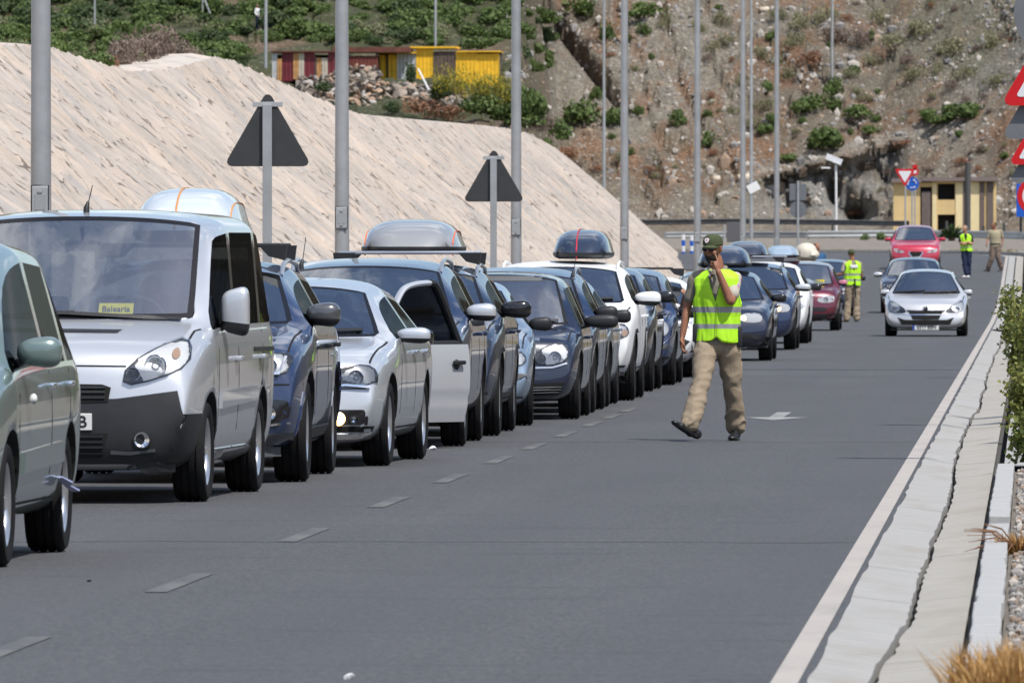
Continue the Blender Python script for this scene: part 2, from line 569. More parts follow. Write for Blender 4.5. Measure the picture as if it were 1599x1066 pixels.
def make_hull(S):
    """subdivision cage of half rings, mirrored; returns evaluated mesh with glass material slots"""
    W, L, H, gc = S['W'], S['L'], S['H'], S['gc']
    hw = W / 2 * 1.012
    zf, zc, zb = S['zf'], S['zc'], S['zb']          # hood front height, cowl height, belt height (rear)
    yc, yt, ye, yg = S['yc'], S['yt'], S['ye'], S['yg']   # cowl, windscreen top, roof end, rear glass base
    wr = S['wr'] * W / 2
    bul = S.get('bulge', .22)
    lean = S.get('lean', .12)
    rings = []
    def low(w, g, z5, z4=None):
        return [[0, g], [.80 * w, g], [.955 * w, g + .07], [.995 * w, g + .42 * (z5 - g)], [1.0 * w, z5 - .15], [.98 * w, z5 - .03]]
    def lowx(w, g, z5):
        return low(w, g, z5)
    # nose
    g0 = gc + .02
    xs = [0, .40, .64, .80, .875, .90, .875, .80, .66, .42, 0]
    bt = S.get('bump_top', .5)
    zs = [g0, g0, g0 + .01, g0 + .05, g0 + .30 * (zf - g0), g0 + .5 * (zf - g0), g0 + .72 * (zf - g0), zf - .05, zf - .015, zf, zf + .005]
    r0 = [(xs[i] * hw, 0 + bul * (xs[i]) ** 2.4 * 1.0 + lean * max(0, (zs[i] - g0) / (zf - g0) - .35) * 1.5, zs[i]) for i in range(11)]
    rings.append(r0)
    def hoodring(y, w, zh, g, dy=0):
        crown = S.get('crown', .02)
        p = low(w, g, zh - .06)
        p += [[.93 * w, zh - .045], [.84 * w, zh - .012], [.68 * w, zh], [.40 * w, zh + crown * .8], [0, zh + crown]]
        return [(a, y + dy * (a / hw) ** 2, b) for a, b in p]
    def zh(y): # hood height profile
        t = y / yc
        k = S.get('hoodcurve', .6)
        return zf + (zc - zf) * (t ** k)
    rings.append(hoodring(.16 + lean * .6, .955 * hw, zh(.2), gc, bul * .55))
    yw = S['fo']
    rings.append(hoodring(yw - .12, .99 * hw, zh(yw - .1), gc, bul * .2))
    rings.append(hoodring((yw + yc) / 2 + .1, hw, zh((yw + yc) / 2 + .1), gc, .05))
    # cowl
    zbf = S.get('zbf', zc)
    p = low(hw, gc, zbf)
    c = [(a, yc + .10, b) for a, b in p]
    c += [(.965 * hw, yc + .16, zbf + .005), (.925 * hw, yc + .20, zbf + .04), (.84 * hw, yc + .15, zc + .02), (.45 * hw, yc + .02, zc + .01), (0, yc, zc + .01)]
    rings.append(c)
    ic = len(rings) - 1
    def cab(y, zr, w=hw, z5=None, wr_=None, dyc=0):
        z5 = z5 or zb
        wr_ = wr_ or wr
        p = [(a, y, b) for a, b in low(w, gc, z5)]
        return p + [(.965 * w, y, z5 + .015), (wr_ + .035, y, zr - .15), (wr_ - .03, y + dyc * .3, zr - .055), (.58 * wr_, y + dyc * .75, zr - .012), (0, y + dyc, zr)]
    def zr(y):
        return float(np.interp(y, [yt, yt + .35 * (ye - yt), yt + .6 * (ye - yt), ye], [H - S.get('rf', .06), H, H, H - S.get('rr', .05)]))
    def zbl(y):
        return float(np.interp(y, [yc, ye], [zbf, zb]))
    rings.append(cab(yt, zr(yt), z5=zbl(yt), wr_=wr * .97, dyc=-.10)); it = len(rings) - 1
    yb = S['ybp']
    rings.append(cab(yb, zr(yb), z5=zbl(yb))); rings.append(cab(yb + .10, zr(yb + .1), z5=zbl(yb)))
    ib = len(rings) - 2
    yd = S.get('ydp', (yb + ye) / 2 + .35)
    rings.append(cab(yd, zr(yd), z5=zbl(yd))); rings.append(cab(yd + .10, zr(yd + .1), z5=zbl(yd)))
    idp = len(rings) - 2
    rings.append(cab(ye, zr(ye), z5=zbl(ye), wr_=wr * .95, dyc=.06)); ie = len(rings) - 1
    # rear glass base
    p = low(hw * .985, gc, zb)
    c = [(a, min(yg, L - .12), b) for a, b in p]
    zg = S.get('zg', zb + .02)
    c += [(.955 * hw, yg - .05, zb + .01), (.90 * hw, yg - .1, zb + .04), (.80 * hw, yg, zg), (.45 * hw, yg + .03, zg), (0, yg + .04, zg)]
    rings.append(c); ig = len(rings) - 1
    if S.get('boot'):
        rings.append(hoodring(L - .25, .97 * hw, zg - .01, gc + .02, -.1))
    zt = S.get('zt', zg - .03)
    r9 = [(xs[i] * hw * 1.02, L - .14 * xs[i] ** 2.4, g0 + (zs[i] - g0) / (zf - g0) * (zt - g0)) for i in range(11)]
    rings.append(r9)
    nr = len(rings)
    V = []; F = []; MI = []; UV = []
    idx = {}
    def vid(r_, k, s):
        x, y, z = rings[r_][k]
        if abs(x) < 1e-6: s = 1
        key = (r_, k, s)
        if key not in idx:
            idx[key] = len(V); V.append((x * s, y, z))
        return idx[key]
    PA, WS, SF, SR, SQ, RW, PB = range(7)
    for s in (1, -1):
        for r_ in range(nr - 1):
            for k in range(10):
                q = [(r_, k), (r_ + 1, k), (r_ + 1, k + 1), (r_, k + 1)]
                m_ = PA; uv = [(0, 0)] * 4
                if r_ == ic and k >= 8:
                    m_ = WS
                    ux = {8: 1, 9: .5, 10: 0}
                    uv = [(s * ux[kk], 0 if rr_ == ic else 1) for rr_, kk in q]
                elif ie == r_ and k >= 8: m_ = RW
                elif k == 6:
                    if r_ == ic or r_ == it: m_ = SF
                    elif r_ == ib: m_ = PB
                    elif r_ == ib + 1: m_ = SR
                    elif r_ == idp: m_ = PB if S.get('dpil', True) else SR
                    elif r_ == idp + 1 and S.get('quarter', True): m_ = SQ
                ids = [vid(a, b, s) for a, b in q]
                if s == -1: ids = ids[::-1]; uv = uv[::-1]
                if len(set(ids)) < 4:
                    u2 = []; i2 = []
                    for a, b in zip(ids, uv):
                        if a not in i2: i2.append(a); u2.append(b)
                    ids, uv = i2, u2
                F.append(ids); MI.append(m_); UV.append(uv)
        for r_, fl in ((0, 1), (nr - 1, -1)):
            for k in range(5):
                if k < 4: q = [vid(r_, k, s), vid(r_, k + 1, s), vid(r_, 9 - k, s), vid(r_, 10 - k, s)]
                else: q = [vid(r_, 4, s), vid(r_, 5, s), vid(r_, 6, s)]
                if fl * s < 0: q = q[::-1]
                F.append(q); MI.append(PA); UV.append([(0, 0)] * len(q))
    mats = [S['paint'], M_WIN, S.get('glass', M_SWN), S.get('glass2', M_DWN), S.get('glass2', M_DWN), M_RWN, M_GLB, M_DRK]
    me = mesh('hull', V, F, mats, True, MI)
    uvl = me.uv_layers.new(name='UVMap')
    i = 0
    for p_, uv in zip(me.polygons, UV):
        for k in range(len(uv)): uvl.data[p_.loop_start + k].uv = uv[k]
    o = obj('hull_tmp', me)
    # creases on the glass outlines keep them crisp
    bm = bmesh.new(); bm.from_mesh(me)
    bmesh.ops.recalc_face_normals(bm, faces=bm.faces)
    cl = bm.edges.layers.float.new('crease_edge')
    for e in bm.edges:
        ms = {f.material_index for f in e.link_faces}
        if len(ms) > 1: e[cl] = .85
    vl = bm.verts.layers.float.new('crease_vert')
    for v in bm.verts:
        es = [e for e in v.link_edges if e[cl] > 0]
        if len(es) == 2:
            a_ = (es[0].other_vert(v).co - v.co).angle(es[1].other_vert(v).co - v.co)
            if a_ < R(140): v[vl] = .72
    bm.to_mesh(me); bm.free()
    sb = o.modifiers.new('s', 'SUBSURF')
    sb.levels = sb.render_levels = 1 if S.get('far') else S.get('sub', 2)
    # wheel arches
    cut = MB()
    ra = S['r'] + S.get('archgap', .055)
    for yw_ in (S['fo'], S['fo'] + S['wb']):
        for s in (1, -1):
            cut.lathe([(.0001, s * (hw - .30)), (ra, s * (hw - .30)), (ra, s * (hw + .3)), (.0001, s * (hw + .3))], 28, c=(0, yw_, S['r'] + .01))
    cm = cut.me('cut', [M_DRK])
    bm = bmesh.new(); bm.from_mesh(cm)
    bmesh.ops.remove_doubles(bm, verts=bm.verts, dist=.001); bmesh.ops.recalc_face_normals(bm, faces=bm.faces)
    bm.to_mesh(cm); bm.free()
    while len(cm.materials) < 8: cm.materials.append(M_DRK)
    for pl in cm.polygons: pl.material_index = 7
    co = obj('cut_tmp', cm)
    bo = o.modifiers.new('b', 'BOOLEAN'); bo.operation = 'DIFFERENCE'; bo.object = co; bo.solver = 'EXACT'
    try: bo.material_mode = 'INDEX'
    except Exception: pass
    em = eval_mesh(o)
    if len(em.polygons) < 500:
        bo.use_self = True
        em = eval_mesh(o)
    if len(em.polygons) < 500:
        bo.solver = 'FAST'
        em = eval_mesh(o)
    if len(em.polygons) < 500: print('HULL FAIL', S['L'], len(em.polygons))
    bpy.data.objects.remove(o); bpy.data.objects.remove(co)
    return em

def split_mesh(em, groups):
    """faces of em by key -> new meshes (keeps uv)"""
    n = len(em.vertices)
    co = np.empty(n * 3); em.vertices.foreach_get('co', co); co = co.reshape(-1, 3)
    uvd = em.uv_layers.active.data if em.uv_layers.active else None
    out = {}
    for p in em.polygons:
        k = groups(p)
        if k is None: continue
        out.setdefault(k, []).append(p.index)
    res = {}
    for k, ps in out.items():
        used = {}; V = []; F = []; MI = []; UV = []
        for pi in ps:
            p = em.polygons[pi]
            f = []
            for li in p.loop_indices:
                vi = em.loops[li].vertex_index
                if vi not in used:
                    used[vi] = len(V); V.append(tuple(co[vi]))
                f.append(used[vi])
                UV.append(tuple(uvd[li].uv) if uvd else (0, 0))
            F.append(f); MI.append(p.material_index)
        me = bpy.data.meshes.new('piece')
        me.from_pydata(V, [], F)
        for mt in em.materials: me.materials.append(mt)
        me.polygons.foreach_set('material_index', MI)
        me.polygons.foreach_set('use_smooth', [True] * len(F))
        ul = me.uv_layers.new(name='UVMap')
        for i, u in enumerate(UV): ul.data[i].uv = u
        me.update()
        res[k] = me
    return res

def mirror_housing(S, root, side):
    """door mirror: swelling housing on a short arm"""
    mw, mh, md = S.get('mir', (.125, .085, .085))
    y = S['yc'] + S.get('miry', .55); z = S['zc'] + S.get('mirz', .06)
    x = S['W'] / 2 + S.get('mirx', .02) + mw
    mb = MB()
    V = []; F = []
    mb.ell((x * side, y, z), (mw, md, mh), nu=24, nv=14, p=S.get('mirp', .72))
    for i, v in enumerate(mb.v):
        if v.y > y + .03: v.y = y + .03 + (v.y - y - .03) * .15
        t = (abs(v.x) - (x - mw)) / (2 * mw)
        v.z = z + (v.z - z) * (.78 + .3 * t)
    mb.m = [0] * len(mb.f)
    lowcol = S.get('mirlow', True)
    if lowcol:
        for i, f in enumerate(mb.f):
            c = sum((mb.v[k] for k in f), Vector()) / len(f)
            if c.z < z - mh * .32: mb.m[i] = 1
    o = mb.build('mirror', [S.get('mirpaint', S['paint']), M_BLK], root, True)
    a = MB()
    a.tube([((S['W'] / 2 - .07) * side, y + .02, z - mh * .9), ((x - mw * .6) * side, y + .01, z - mh * .45)], [.045, .035], 8, flat=.6)
    a.build('mirror_arm', [M_BLK], o, True)
    return o

def lamp(S, bvh, root, side, prof, bulbs, name='headlight', axis='front', amber=None, res=.035, base=None):
    out = [(p[0] * side, p[1]) for p in prof]
    out = chaikin(out, 1)
    mb = patch(bvh, out, axis, .004, .012, res)
    o = mb.build(name, [base or (M_REFD if S.get('far') else M_REF)], root, True)
    if not S.get('far'):
        fr = band(list(out) + [out[0]], .007)
        pr = patch(bvh, fr, axis, .007, .012, res)
        if pr: pr.build('lamp_surround', [M_BLK], o)
    O, D = AX[axis]
    bl = MB()
    for b in bulbs:
        x, z, r_ = b[0] * side, b[1], b[2]
        lit = len(b) > 3 and b[3]
        h = bvh.ray_cast(O(x, z), D)[0]
        if h is None: continue
        c = h - D * .004
        if axis == 'front':
            bl.lathe([(r_, -.018), (r_ * .93, -.022), (r_ * .8, -.004), (r_ * .45, .012), (.001, .014)], 18, 'y', c, 0)
            bl.ell(c + Vector((0, -.006, 0)), (r_ * .38, r_ * .3, r_ * .38), 1 if not lit else 2, 10, 7)
            if lit: bl.lathe([(r_ * .85, -.012), (.001, -.016)], 18, 'y', c, 2)
    if bl.v:
        bl.build('lamp_bowl', [M_CHR, M_LENS if not S.get('far') else M_REF, M_LIT], o, True)
    if amber:
        am = patch(bvh, chaikin([(p[0] * side, p[1]) for p in amber], 2), axis, .010, .008, res)
        am.build('indicator_glint', [M_AMB], o, True)  # real indicator on the white SUV, painted reflection on the van
    if not S.get('far'):
        ln = patch(bvh, out, axis, .026, .02, res)
        ln.build('lens', [M_LENS], o, True)
    return o

def strip(bvh, root, name, pts, wd, axis, mt, off=.004, thick=.01, res=.05, smooth=False):
    mb = patch(bvh, band(pts, wd), axis, off, thick, res)
    if mb: return mb.build(name, [mt], root, smooth)

def panel(bvh, root, name, outline, axis, mt, off=.006, thick=.012, res=.05, rd=0, smooth=True):
    o = chaikin(outline, rd) if rd else outline
    mb = patch(bvh, o, axis, off, thick, res)
    if mb: return mb.build(name, [mt], root, smooth)

def sym(half):
    """half outline (x>=0, from bottom centre to top centre) -> full outline"""
    return list(half) + [(-x, z) for x, z in reversed(half) if x > 1e-6]

def make_car(name, S, loc, rz, label, cat, group='vehicles waiting in the queue'):
    root = empty(name, loc, rz, label, cat, group)
    em = make_hull(S)
    n = len(em.vertices)
    bvh = BVHTree.FromPolygons([v.co.copy() for v in em.vertices], [list(p.vertices) for p in em.polygons])
    S['bvh'] = bvh
    def key(p):
        m_ = p.material_index
        if m_ in (0, 6, 7): return 'body'
        c = p.center
        if m_ == 1: return 'windscreen'
        if m_ == 5: return 'rear_window'
        sd = 'L' if c.x < 0 else 'R'
        return 'side_window' + sd + str(m_)
    skip = S.get('skip', ())
    for k, me in split_mesh(em, key).items():
        nm = 'side_window' if k.startswith('side') else k
        if k in skip: continue
        me.name = nm
        obj(nm, me, root)
    # underbody fills the wheel wells' gap and hides the hollow hull
    W, L = S['W'], S['L']
    far = S.get('far')
    # wheels
    for i, yw in enumerate((S['fo'], S['fo'] + S['wb'])):
        for s in (1, -1):
            tw = S.get('tw', .21)
            tm, rm = wheel_meshes(S['r'], tw, S.get('rim', 'five'), s, bool(far))
            wo = obj('wheel', tm, root, (s * (W / 2 - tw / 2 - .015), yw, S['r']))
            obj('rim', rm, wo)
    # cabin
    it = MB()
    it.box((-W / 2 + .12, S['yc'] - .1, S['gc'] + .05), (W / 2 - .12, L - .3, S['gc'] + .14))
    zc = S['zc']
    it.bbox((-W / 2 + .14, S['yc'] + .02, zc - .30), (W / 2 - .14, S['yc'] + .55, zc - .02), .05)
    it.bbox((S.get('drv', 1) * .37 - .17, S['yc'] + .35, zc - .1), (S.get('drv', 1) * .37 + .17, S['yc'] + .6, zc + .03), .03)
    it.build('interior', [M_INT], root)
    ys = S['yc'] + 1.25
    for sy, xs in ((ys, (-.37, .37)), (ys + .92, (-.42, 0, .42))):
        for x in xs:
            st = MB()
            hgt = S.get('seatz', .5)
            st.bbox((x - .23 if len(xs) == 2 else x - .2, sy - .5, hgt - .2), (x + .23 if len(xs) == 2 else x + .2, sy, hgt - .02), .05)
            st.bbox((x - .22 if len(xs) == 2 else x - .2, sy - .05, hgt - .1), (x + .22 if len(xs) == 2 else x + .2, sy + .1, hgt + .5), .05)
            so_ = st.build('seat', [M_SEAT], root, True)
            hr = MB(); hr.bbox((x - .12, sy + .02, hgt + .54), (x + .12, sy + .1, hgt + .72), .04)
            hr.tube([(x - .05, sy + .06, hgt + .48), (x - .05, sy + .06, hgt + .56)], .008, 6)
            hr.tube([(x + .05, sy + .06, hgt + .48), (x + .05, sy + .06, hgt + .56)], .008, 6)
            hr.build('headrest', [M_SEAT], so_, True)
            if far: break
        if far: break
    if not far or S.get('wheelin'):
        sw = MB()
        c = Vector((S.get('drv', 1) * .37, S['yc'] + .62, zc + .0))
        Mx = Matrix.Rotation(R(-65), 3, 'X')
        ring_ = [c + Mx @ Vector((math.cos(a) * .185, math.sin(a) * .185, 0)) for a in [2 * math.pi * k / 20 for k in range(21)]]
        sw.tube(ring_, .016, 6, cap=False)
        for a in (0, 180, 270): sw.tube([c, c + Mx @ Vector((math.cos(R(a)) * .18, math.sin(R(a)) * .18, 0))], .014, 5)
        sw.build('steering_wheel', [M_INT], root, True)
        rv = MB(); yy = S['yt'] - .12; rv.bbox((-.12, yy - .01, S['H'] - .30), (.12, yy + .02, S['H'] - .23), .01)
        rv.tube([(0, yy, S['H'] - .24), (0, yy - .03, S['H'] - .14)], .012, 6)
        rv.build('rear_view_mirror', [M_BLK], root, True)
    for s in (1, -1): mirror_housing(S, root, s)
    # wipers
    if not far:
        for a, b in S.get('wipers', [((-.62, zc + .05), (-.02, zc + .09)), ((-.05, zc + .05), (.62, zc + .07))]):
            strip(bvh, root, 'wiper', [a, b], .022, 'front', M_BLK, .02, .015, .08)
    # grille, intakes
    if not any(q_[0] == 'grille' for q_ in S.get('panels', [])):
        zf_ = S['zf']; S['panels'] = list(S.get('panels', [])) + [('grille', sym([(0, zf_ - .27), (.26, zf_ - .26), (.34, zf_ - .10), (0, zf_ - .08)]), M_DRK, 0, .010)]
        S['strips'] = list(S.get('strips', [])) + [('grille_bar', [(-.30, zf_ - .17), (.30, zf_ - .17)], .02, 'front', M_CHR, .018)]
    for nm, outl, mt, rd, off in S.get('panels', []):
        panel(bvh, root, nm, outl, 'front', mt, off, .02, .05 if not far else .09, rd)
    for nm, pts, wd, axis, mt, off in S.get('strips', []):
        strip(bvh, root, nm, pts, wd, axis, mt, off, .012, .07)
    if 'head' in S:
        for s in (1, -1):
            if S.get('lamps_one') and s < 0: continue
            lamp(S, bvh, root, s, S['head'], S.get('bulbs', []), amber=S.get('amber'), res=.035 if not far else .08, base=S.get('lampbase'))
    for x, z, r_, lit in S.get('fogs', []):
        for s in (1, -1):
            h = bvh.ray_cast(Vector((x * s, -3, z)), Vector((0, 1, 0)))[0]
            if h is None: continue
            fb = MB(); fb.lathe([(r_ * 1.15, -.01), (r_ * 1.1, -.03), (r_, -.026), (r_ * .7, -.012), (.001, -.006)], 18, 'y', h)
            fo_ = fb.build('fog_lamp', [M_CHR if not lit else M_LIT], root, True)
            lr = MB(); lr.lathe([(r_ * 1.2, -.005), (r_ * 1.2, -.036), (r_ * 1.02, -.036)], 18, 'y', h); lr.build('lamp_ring', [M_BLK], fo_, True)
    # door seams, handles, sill on both sides
    zb = S['zb']; gc = S['gc']
    for sd, s in (('right', 1), ('left', -1)):
        if far and s < 0: continue
        y0 = S['yc'] + S.get('door0', .28); yb = S['ybp'] + .05; yd = S.get('doorend', S.get('ydp', yb + .9) + .05)
        if not far:
            for a in ([(y0, gc + .12), (y0 - .02, zb - .3), (y0 + .06, S['zc'] - .02)], [(yb, gc + .12), (yb, zb - .02)],
                      [(yd - .15, gc + .15), (yd - .12, gc + .4), (yd, zb - .02)], [(y0, gc + .115), (yd - .15, gc + .115)]):
                strip(bvh, root, 'door_seam', a, .014, sd, M_DRK, .002, .006, .12)
        hz = S.get('hz', zb - .10)
        for y_ in (yb - .16, yd - .22):
            h = bvh.ray_cast(Vector((3 * s, y_, hz)), Vector((-s, 0, 0)))[0]
            if h is None: continue
            hb = MB(); hb.bbox((min(h.x - .005 * s, h.x + .045 * s), y_ - .09, hz - .016), (max(h.x - .005 * s, h.x + .045 * s), y_ + .09, hz + .016), .008)
            hb.build('door_handle', [S.get('handle', S['paint'])], root, True)
        if S.get('sill'):
            strip(bvh, root, 'sill_trim', [(S['fo'] + S['r'] + .07, gc + .10), (S['fo'] + S['wb'] - S['r'] - .07, gc + .10)], S['sill'], sd, M_BLK, .006, .02, .1)
        if S.get('mould'):
            zm = S['mould']
            strip(bvh, root, 'door_moulding', [(S['fo'] + S['r'] + .12, zm), (S['fo'] + S['wb'] - S['r'] - .1, zm + .03)], .11, sd, S['paint'], .018, .03, .1)
    if S.get('archtrim'):
        for sd, s in (('right', 1), ('left', -1)):
            if far and s < 0: continue
            for yw in (S['fo'], S['fo'] + S['wb']):
                rr = S['r'] + .075
                pts = [(yw + rr * math.cos(a), S['r'] + .01 + rr * math.sin(a)) for a in [math.pi * (1.06 * k / 14 - .03) for k in range(15)]]
                strip(bvh, root, 'arch_trim', pts, .055, sd, M_BLK if S['archtrim'] == 'black' else S['paint'], .012, .03, .08, True)
    if S.get('hoodline', True) and not far:
        yv = [(S['W'] * .43, .28), (S['W'] * .44, S['fo']), (S['W'] * .455, S['yc'] + .02)]
        strip(bvh, root, 'bonnet_seam', yv, .014, 'top', M_DRK, .002, .006, .1)
        strip(bvh, root, 'bonnet_seam', [(-a, b) for a, b in yv], .012, 'top', M_DRK, .002, .006, .1)
    if S.get('rails'):
        for s in (1, -1):
            x = S['wr'] * W / 2 * .93
            def top(y):
                h = bvh.ray_cast(Vector((x * s, y, 5)), Vector((0, 0, -1)))[0]
                return h.z if h else S['H']
            ys_ = np.linspace(S['yt'] + .12, S['ye'] - .1, 9)
            pts = []
            for i, y_ in enumerate(ys_):
                up = .055 if 0 < i < 8 else -.01
                pts.append((x * s, y_, top(y_) + up))
            rb = MB(); rb.tube(pts, [.016] + [.018] * 7 + [.016], 8)
            rb.build('roof_rail', [S['rails']], root, True)
    if S.get('bars'):
        for by in S['bars']:
            cb = MB(); zz = S['H'] + .09
            wx = S.get('barw', S['wr'] * S['W'] / 2 + .05)
            cb.bbox((-wx, by - .04, zz - .016), (wx, by + .04, zz + .016), .01)
            for s in (1, -1):
                cb.prism([(s * (S['wr'] * W / 2 * .98), zz - .11), (s * (S['wr'] * W / 2 * .98 - .12), zz - .08), (s * (S['wr'] * W / 2 * .9 - .14), zz), (s * (S['wr'] * W / 2 + .0), zz)], by - .045, by + .045, m=1)
            cb.build('crossbar', [S.get('barmat', M_BLK), M_BLK], root, True)
    if S.get('antenna'):
        ax, ay = S['antenna'][:2]
        h = bvh.ray_cast(Vector((ax, ay, 5)), Vector((0, 0, -1)))[0]
        an = MB(); an.tube([h + Vector((0, 0, -.01)), h + Vector((0, .005, .03)), h + Vector((.01, .02, .07))], [.022, .02, .009], 10)
        an.tube([h + Vector((.01, .02, .06)), h + Vector((.035, .05, S['antenna'][2]))], [.004, .003], 6)
        an.build('antenna', [M_BLK], root, True)
    if S.get('plate'):
        tx, z_ = S['plate'][:2]
        h = bvh.ray_cast(Vector((0, -3, z_)), Vector((0, 1, 0)))[0]
        pb = MB(); y_ = h.y - .03
        pb.bbox((-.26, y_, z_ - .055), (.26, y_ + .03, z_ + .055), .004)
        po = pb.build('number_plate', [M_PLT], root)
        if S['plate'][2]:
            sb_ = MB(); sb_.box((-.258, y_ - .003, z_ - .052), (-.22, y_ - .0005, z_ + .052)); sb_.build('plate_band', [M_BLU], po)
        if tx:
            tm = text_mesh(tx, .108, M_INK, .0015, sx=.86 if len(tx) > 4 else 1, bold=.0015)
            obj('lettering', tm, po, (.015 if len(tx) > 4 else .165, y_ - .002, z_ - .002), (R(90), 0, 0))
    return root, bvh

def roof_box(S, root_car, bx, y0, y1, wd, hgt, mt, label, z0=None, strap=None, bulge=.5, name='roof_box', low=M_BLK, strapx=(0.0,)):
    """luggage box on the crossbars: lid, tray and straps"""
    zb = S['H'] + .11 if z0 is None else z0
    r = empty(name, root_car.matrix_world @ Vector((bx, 0, 0)) if False else root_car.location, root_car.rotation_euler.z, label, 'roof box', 'roof boxes on the waiting cars')
    n, m_ = 17, 21
    def pt(u, v, top=True):
        x = -1 + 2 * u; y = -1 + 2 * v
        # rounded plan
        px_ = bx + wd / 2 * math.copysign(abs(x), x) * (1 - .22 * max(0, -y) ** 3 - .08 * max(0, y) ** 4)
        py_ = y0 + (y1 - y0) * v + .22 * (abs(x) ** 3) * (1 if y < 0 else -1) * abs(y) ** 6
        e = max(0, 1 - abs(x) ** 3.6) ** .55 * max(0, 1 - abs(y) ** 4) ** .6
        return px_, py_, e
    V = []; F = []
    for j in range(m_):
        for i in range(n):
            px_, py_, e = pt(i / (n - 1), j / (m_ - 1))
            prof = .55 + .45 * math.sin(min(1, (j / (m_ - 1)) * 1.7 + .12) * math.pi / 2)
            V.append((px_, py_, zb + hgt * .22 + hgt * .78 * e * prof))
    for j in range(m_ - 1):
        for i in range(n - 1):
            a = j * n + i
            F.append((a, a + 1, a + n + 1, a + n))
    lid = mesh('lid', V, F, mt, True)
    lo = obj('lid', lid, r)
    # tray: boundary loop going down
    bl = [j for j in range(n)] + [j * n + n - 1 for j in range(1, m_)] + [(m_ - 1) * n + i for i in range(n - 2, -1, -1)] + [j * n for j in range(m_ - 2, 0, -1)]
    c = Vector((bx, (y0 + y1) / 2, 0))
    T = MB()
    rr = []
    for sc, dz in ((1.0, 0), (1.012, -.005), (1.012, -.03), (.95, -hgt * .16), (.8, -hgt * .22)):
        rr.append([Vector((c.x + (V[k][0] - c.x) * sc, c.y + (V[k][1] - c.y) * (1 - (1 - sc) * .5), V[k][2] + dz)) for k in bl])
    nb = len(bl)
    vv = [q for a in rr for q in a]; ff = []; mm = []
    for a in range(len(rr) - 1):
        for k in range(nb):
            k2 = (k + 1) % nb
            ff.append((a * nb + k, a * nb + k2, (a + 1) * nb + k2, (a + 1) * nb + k))
    ff.append(tuple((len(rr) - 1) * nb + k for k in range(nb)))
    T.add(vv, ff)
    T.build('tray', [low], r, True)
    if strap:
        for sx in strapx:
            sb_ = MB(); pts = []
            bv = BVHTree.FromPolygons([Vector(v) for v in V], F)
            for v in np.linspace(0.01, .97, 22):
                h = bv.ray_cast(Vector((bx + sx * wd, y0 + (y1 - y0) * v, 5)), Vector((0, 0, -1)))[0]
                if h: pts.append(h + Vector((0, 0, .006)))
            pts = [Vector((pts[0].x, pts[0].y - .012, zb - .01)), Vector((pts[0].x, pts[0].y - .014, pts[0].z))] + pts
            sb_.tube(pts, .008, 6, flat=.4, up=(0, 0, 1))
            sb_.build('strap', [strap], r, True)
    return r
# ------------------------------------------------------------------ numpy value noise
def _hash(i, j, k=0):
    h = (i * 374761393 + j * 668265263 + k * 69069) & 0xffffffff
    h = ((h ^ (h >> 13)) * 1274126177) & 0xffffffff
    return ((h ^ (h >> 16)) & 0xffff) / 65535.0
def vn(x, y, seed=0):
    x = np.asarray(x, float); y = np.asarray(y, float)
    i = np.floor(x).astype(np.int64); j = np.floor(y).astype(np.int64)
    fx = x - i; fy = y - j
    fx = fx * fx * (3 - 2 * fx); fy = fy * fy * (3 - 2 * fy)
    a = _hash(i, j, seed); b = _hash(i + 1, j, seed); c = _hash(i, j + 1, seed); d = _hash(i + 1, j + 1, seed)
    return (a * (1 - fx) + b * fx) * (1 - fy) + (c * (1 - fx) + d * fx) * fy
def fbm(x, y, seed=0, oct=4, g=.5):
    s = 0; a = 1; t = 0
    for o in range(oct):
        s = s + a * vn(x * 2 ** o + 17.3 * o, y * 2 ** o - 9.1 * o, seed + o); t += a; a *= g
    return s / t
def grid_mesh(name, X, Y, Z, mt, colr=None, smooth=True, attr='tint'):
    nr, nc = X.shape
    co = np.stack([X, Y, Z], -1).reshape(-1, 3)
    idx = np.arange(nr * nc).reshape(nr, nc)
    f = np.stack([idx[:-1, :-1], idx[:-1, 1:], idx[1:, 1:], idx[1:, :-1]], -1).reshape(-1, 4)
    me = bpy.data.meshes.new(name)
    me.vertices.add(len(co)); me.vertices.foreach_set('co', co.ravel())
    me.loops.add(f.size); me.loops.foreach_set('vertex_index', f.ravel().astype(np.int32))
    me.polygons.add(len(f)); me.polygons.foreach_set('loop_start', np.arange(0, f.size, 4, dtype=np.int32))
    me.materials.append(mt)
    me.polygons.foreach_set('use_smooth', np.full(len(f), smooth))
    if colr is not None:
        a = me.color_attributes.new(attr, 'FLOAT_COLOR', 'POINT')
        c = np.concatenate([colr.reshape(-1, 3), np.ones((len(co), 1))], 1)
        a.data.foreach_set('color', c.ravel())
    me.update(); me.validate()
    return me

# ------------------------------------------------------------------ ground materials
def ramp(nt, fac, stops, interp='LINEAR'):
    r = N(nt, 'ShaderNodeValToRGB')
    r.color_ramp.interpolation = interp
    e = r.color_ramp.elements
    while len(e) < len(stops): e.new(.5)
    for i, (p, c) in enumerate(stops):
        e[i].position = p; e[i].color = (*c, 1)
    nt.links.new(fac, r.inputs[0])
    return r.outputs[0]
def mixc(nt, fac, a, b, mode='MIX'):
    m = N(nt, 'ShaderNodeMix', data_type='RGBA', blend_type=mode)
    for k, v in ((0, fac), (6, a), (7, b)):
        if hasattr(v, 'is_linked') or hasattr(v, 'links'): nt.links.new(v, m.inputs[k])
        elif isinstance(v, (int, float)): m.inputs[k].default_value = v
        else: m.inputs[k].default_value = (*v, 1)
    return m.outputs[2]
def mth(nt, op, a, b=None, clamp=False):
    m = N(nt, 'ShaderNodeMath', operation=op, use_clamp=clamp)
    for k, v in ((0, a), (1, b)):
        if v is None: continue
        if isinstance(v, (int, float)): m.inputs[k].default_value = v
        else: nt.links.new(v, m.inputs[k])
    return m.outputs[0]
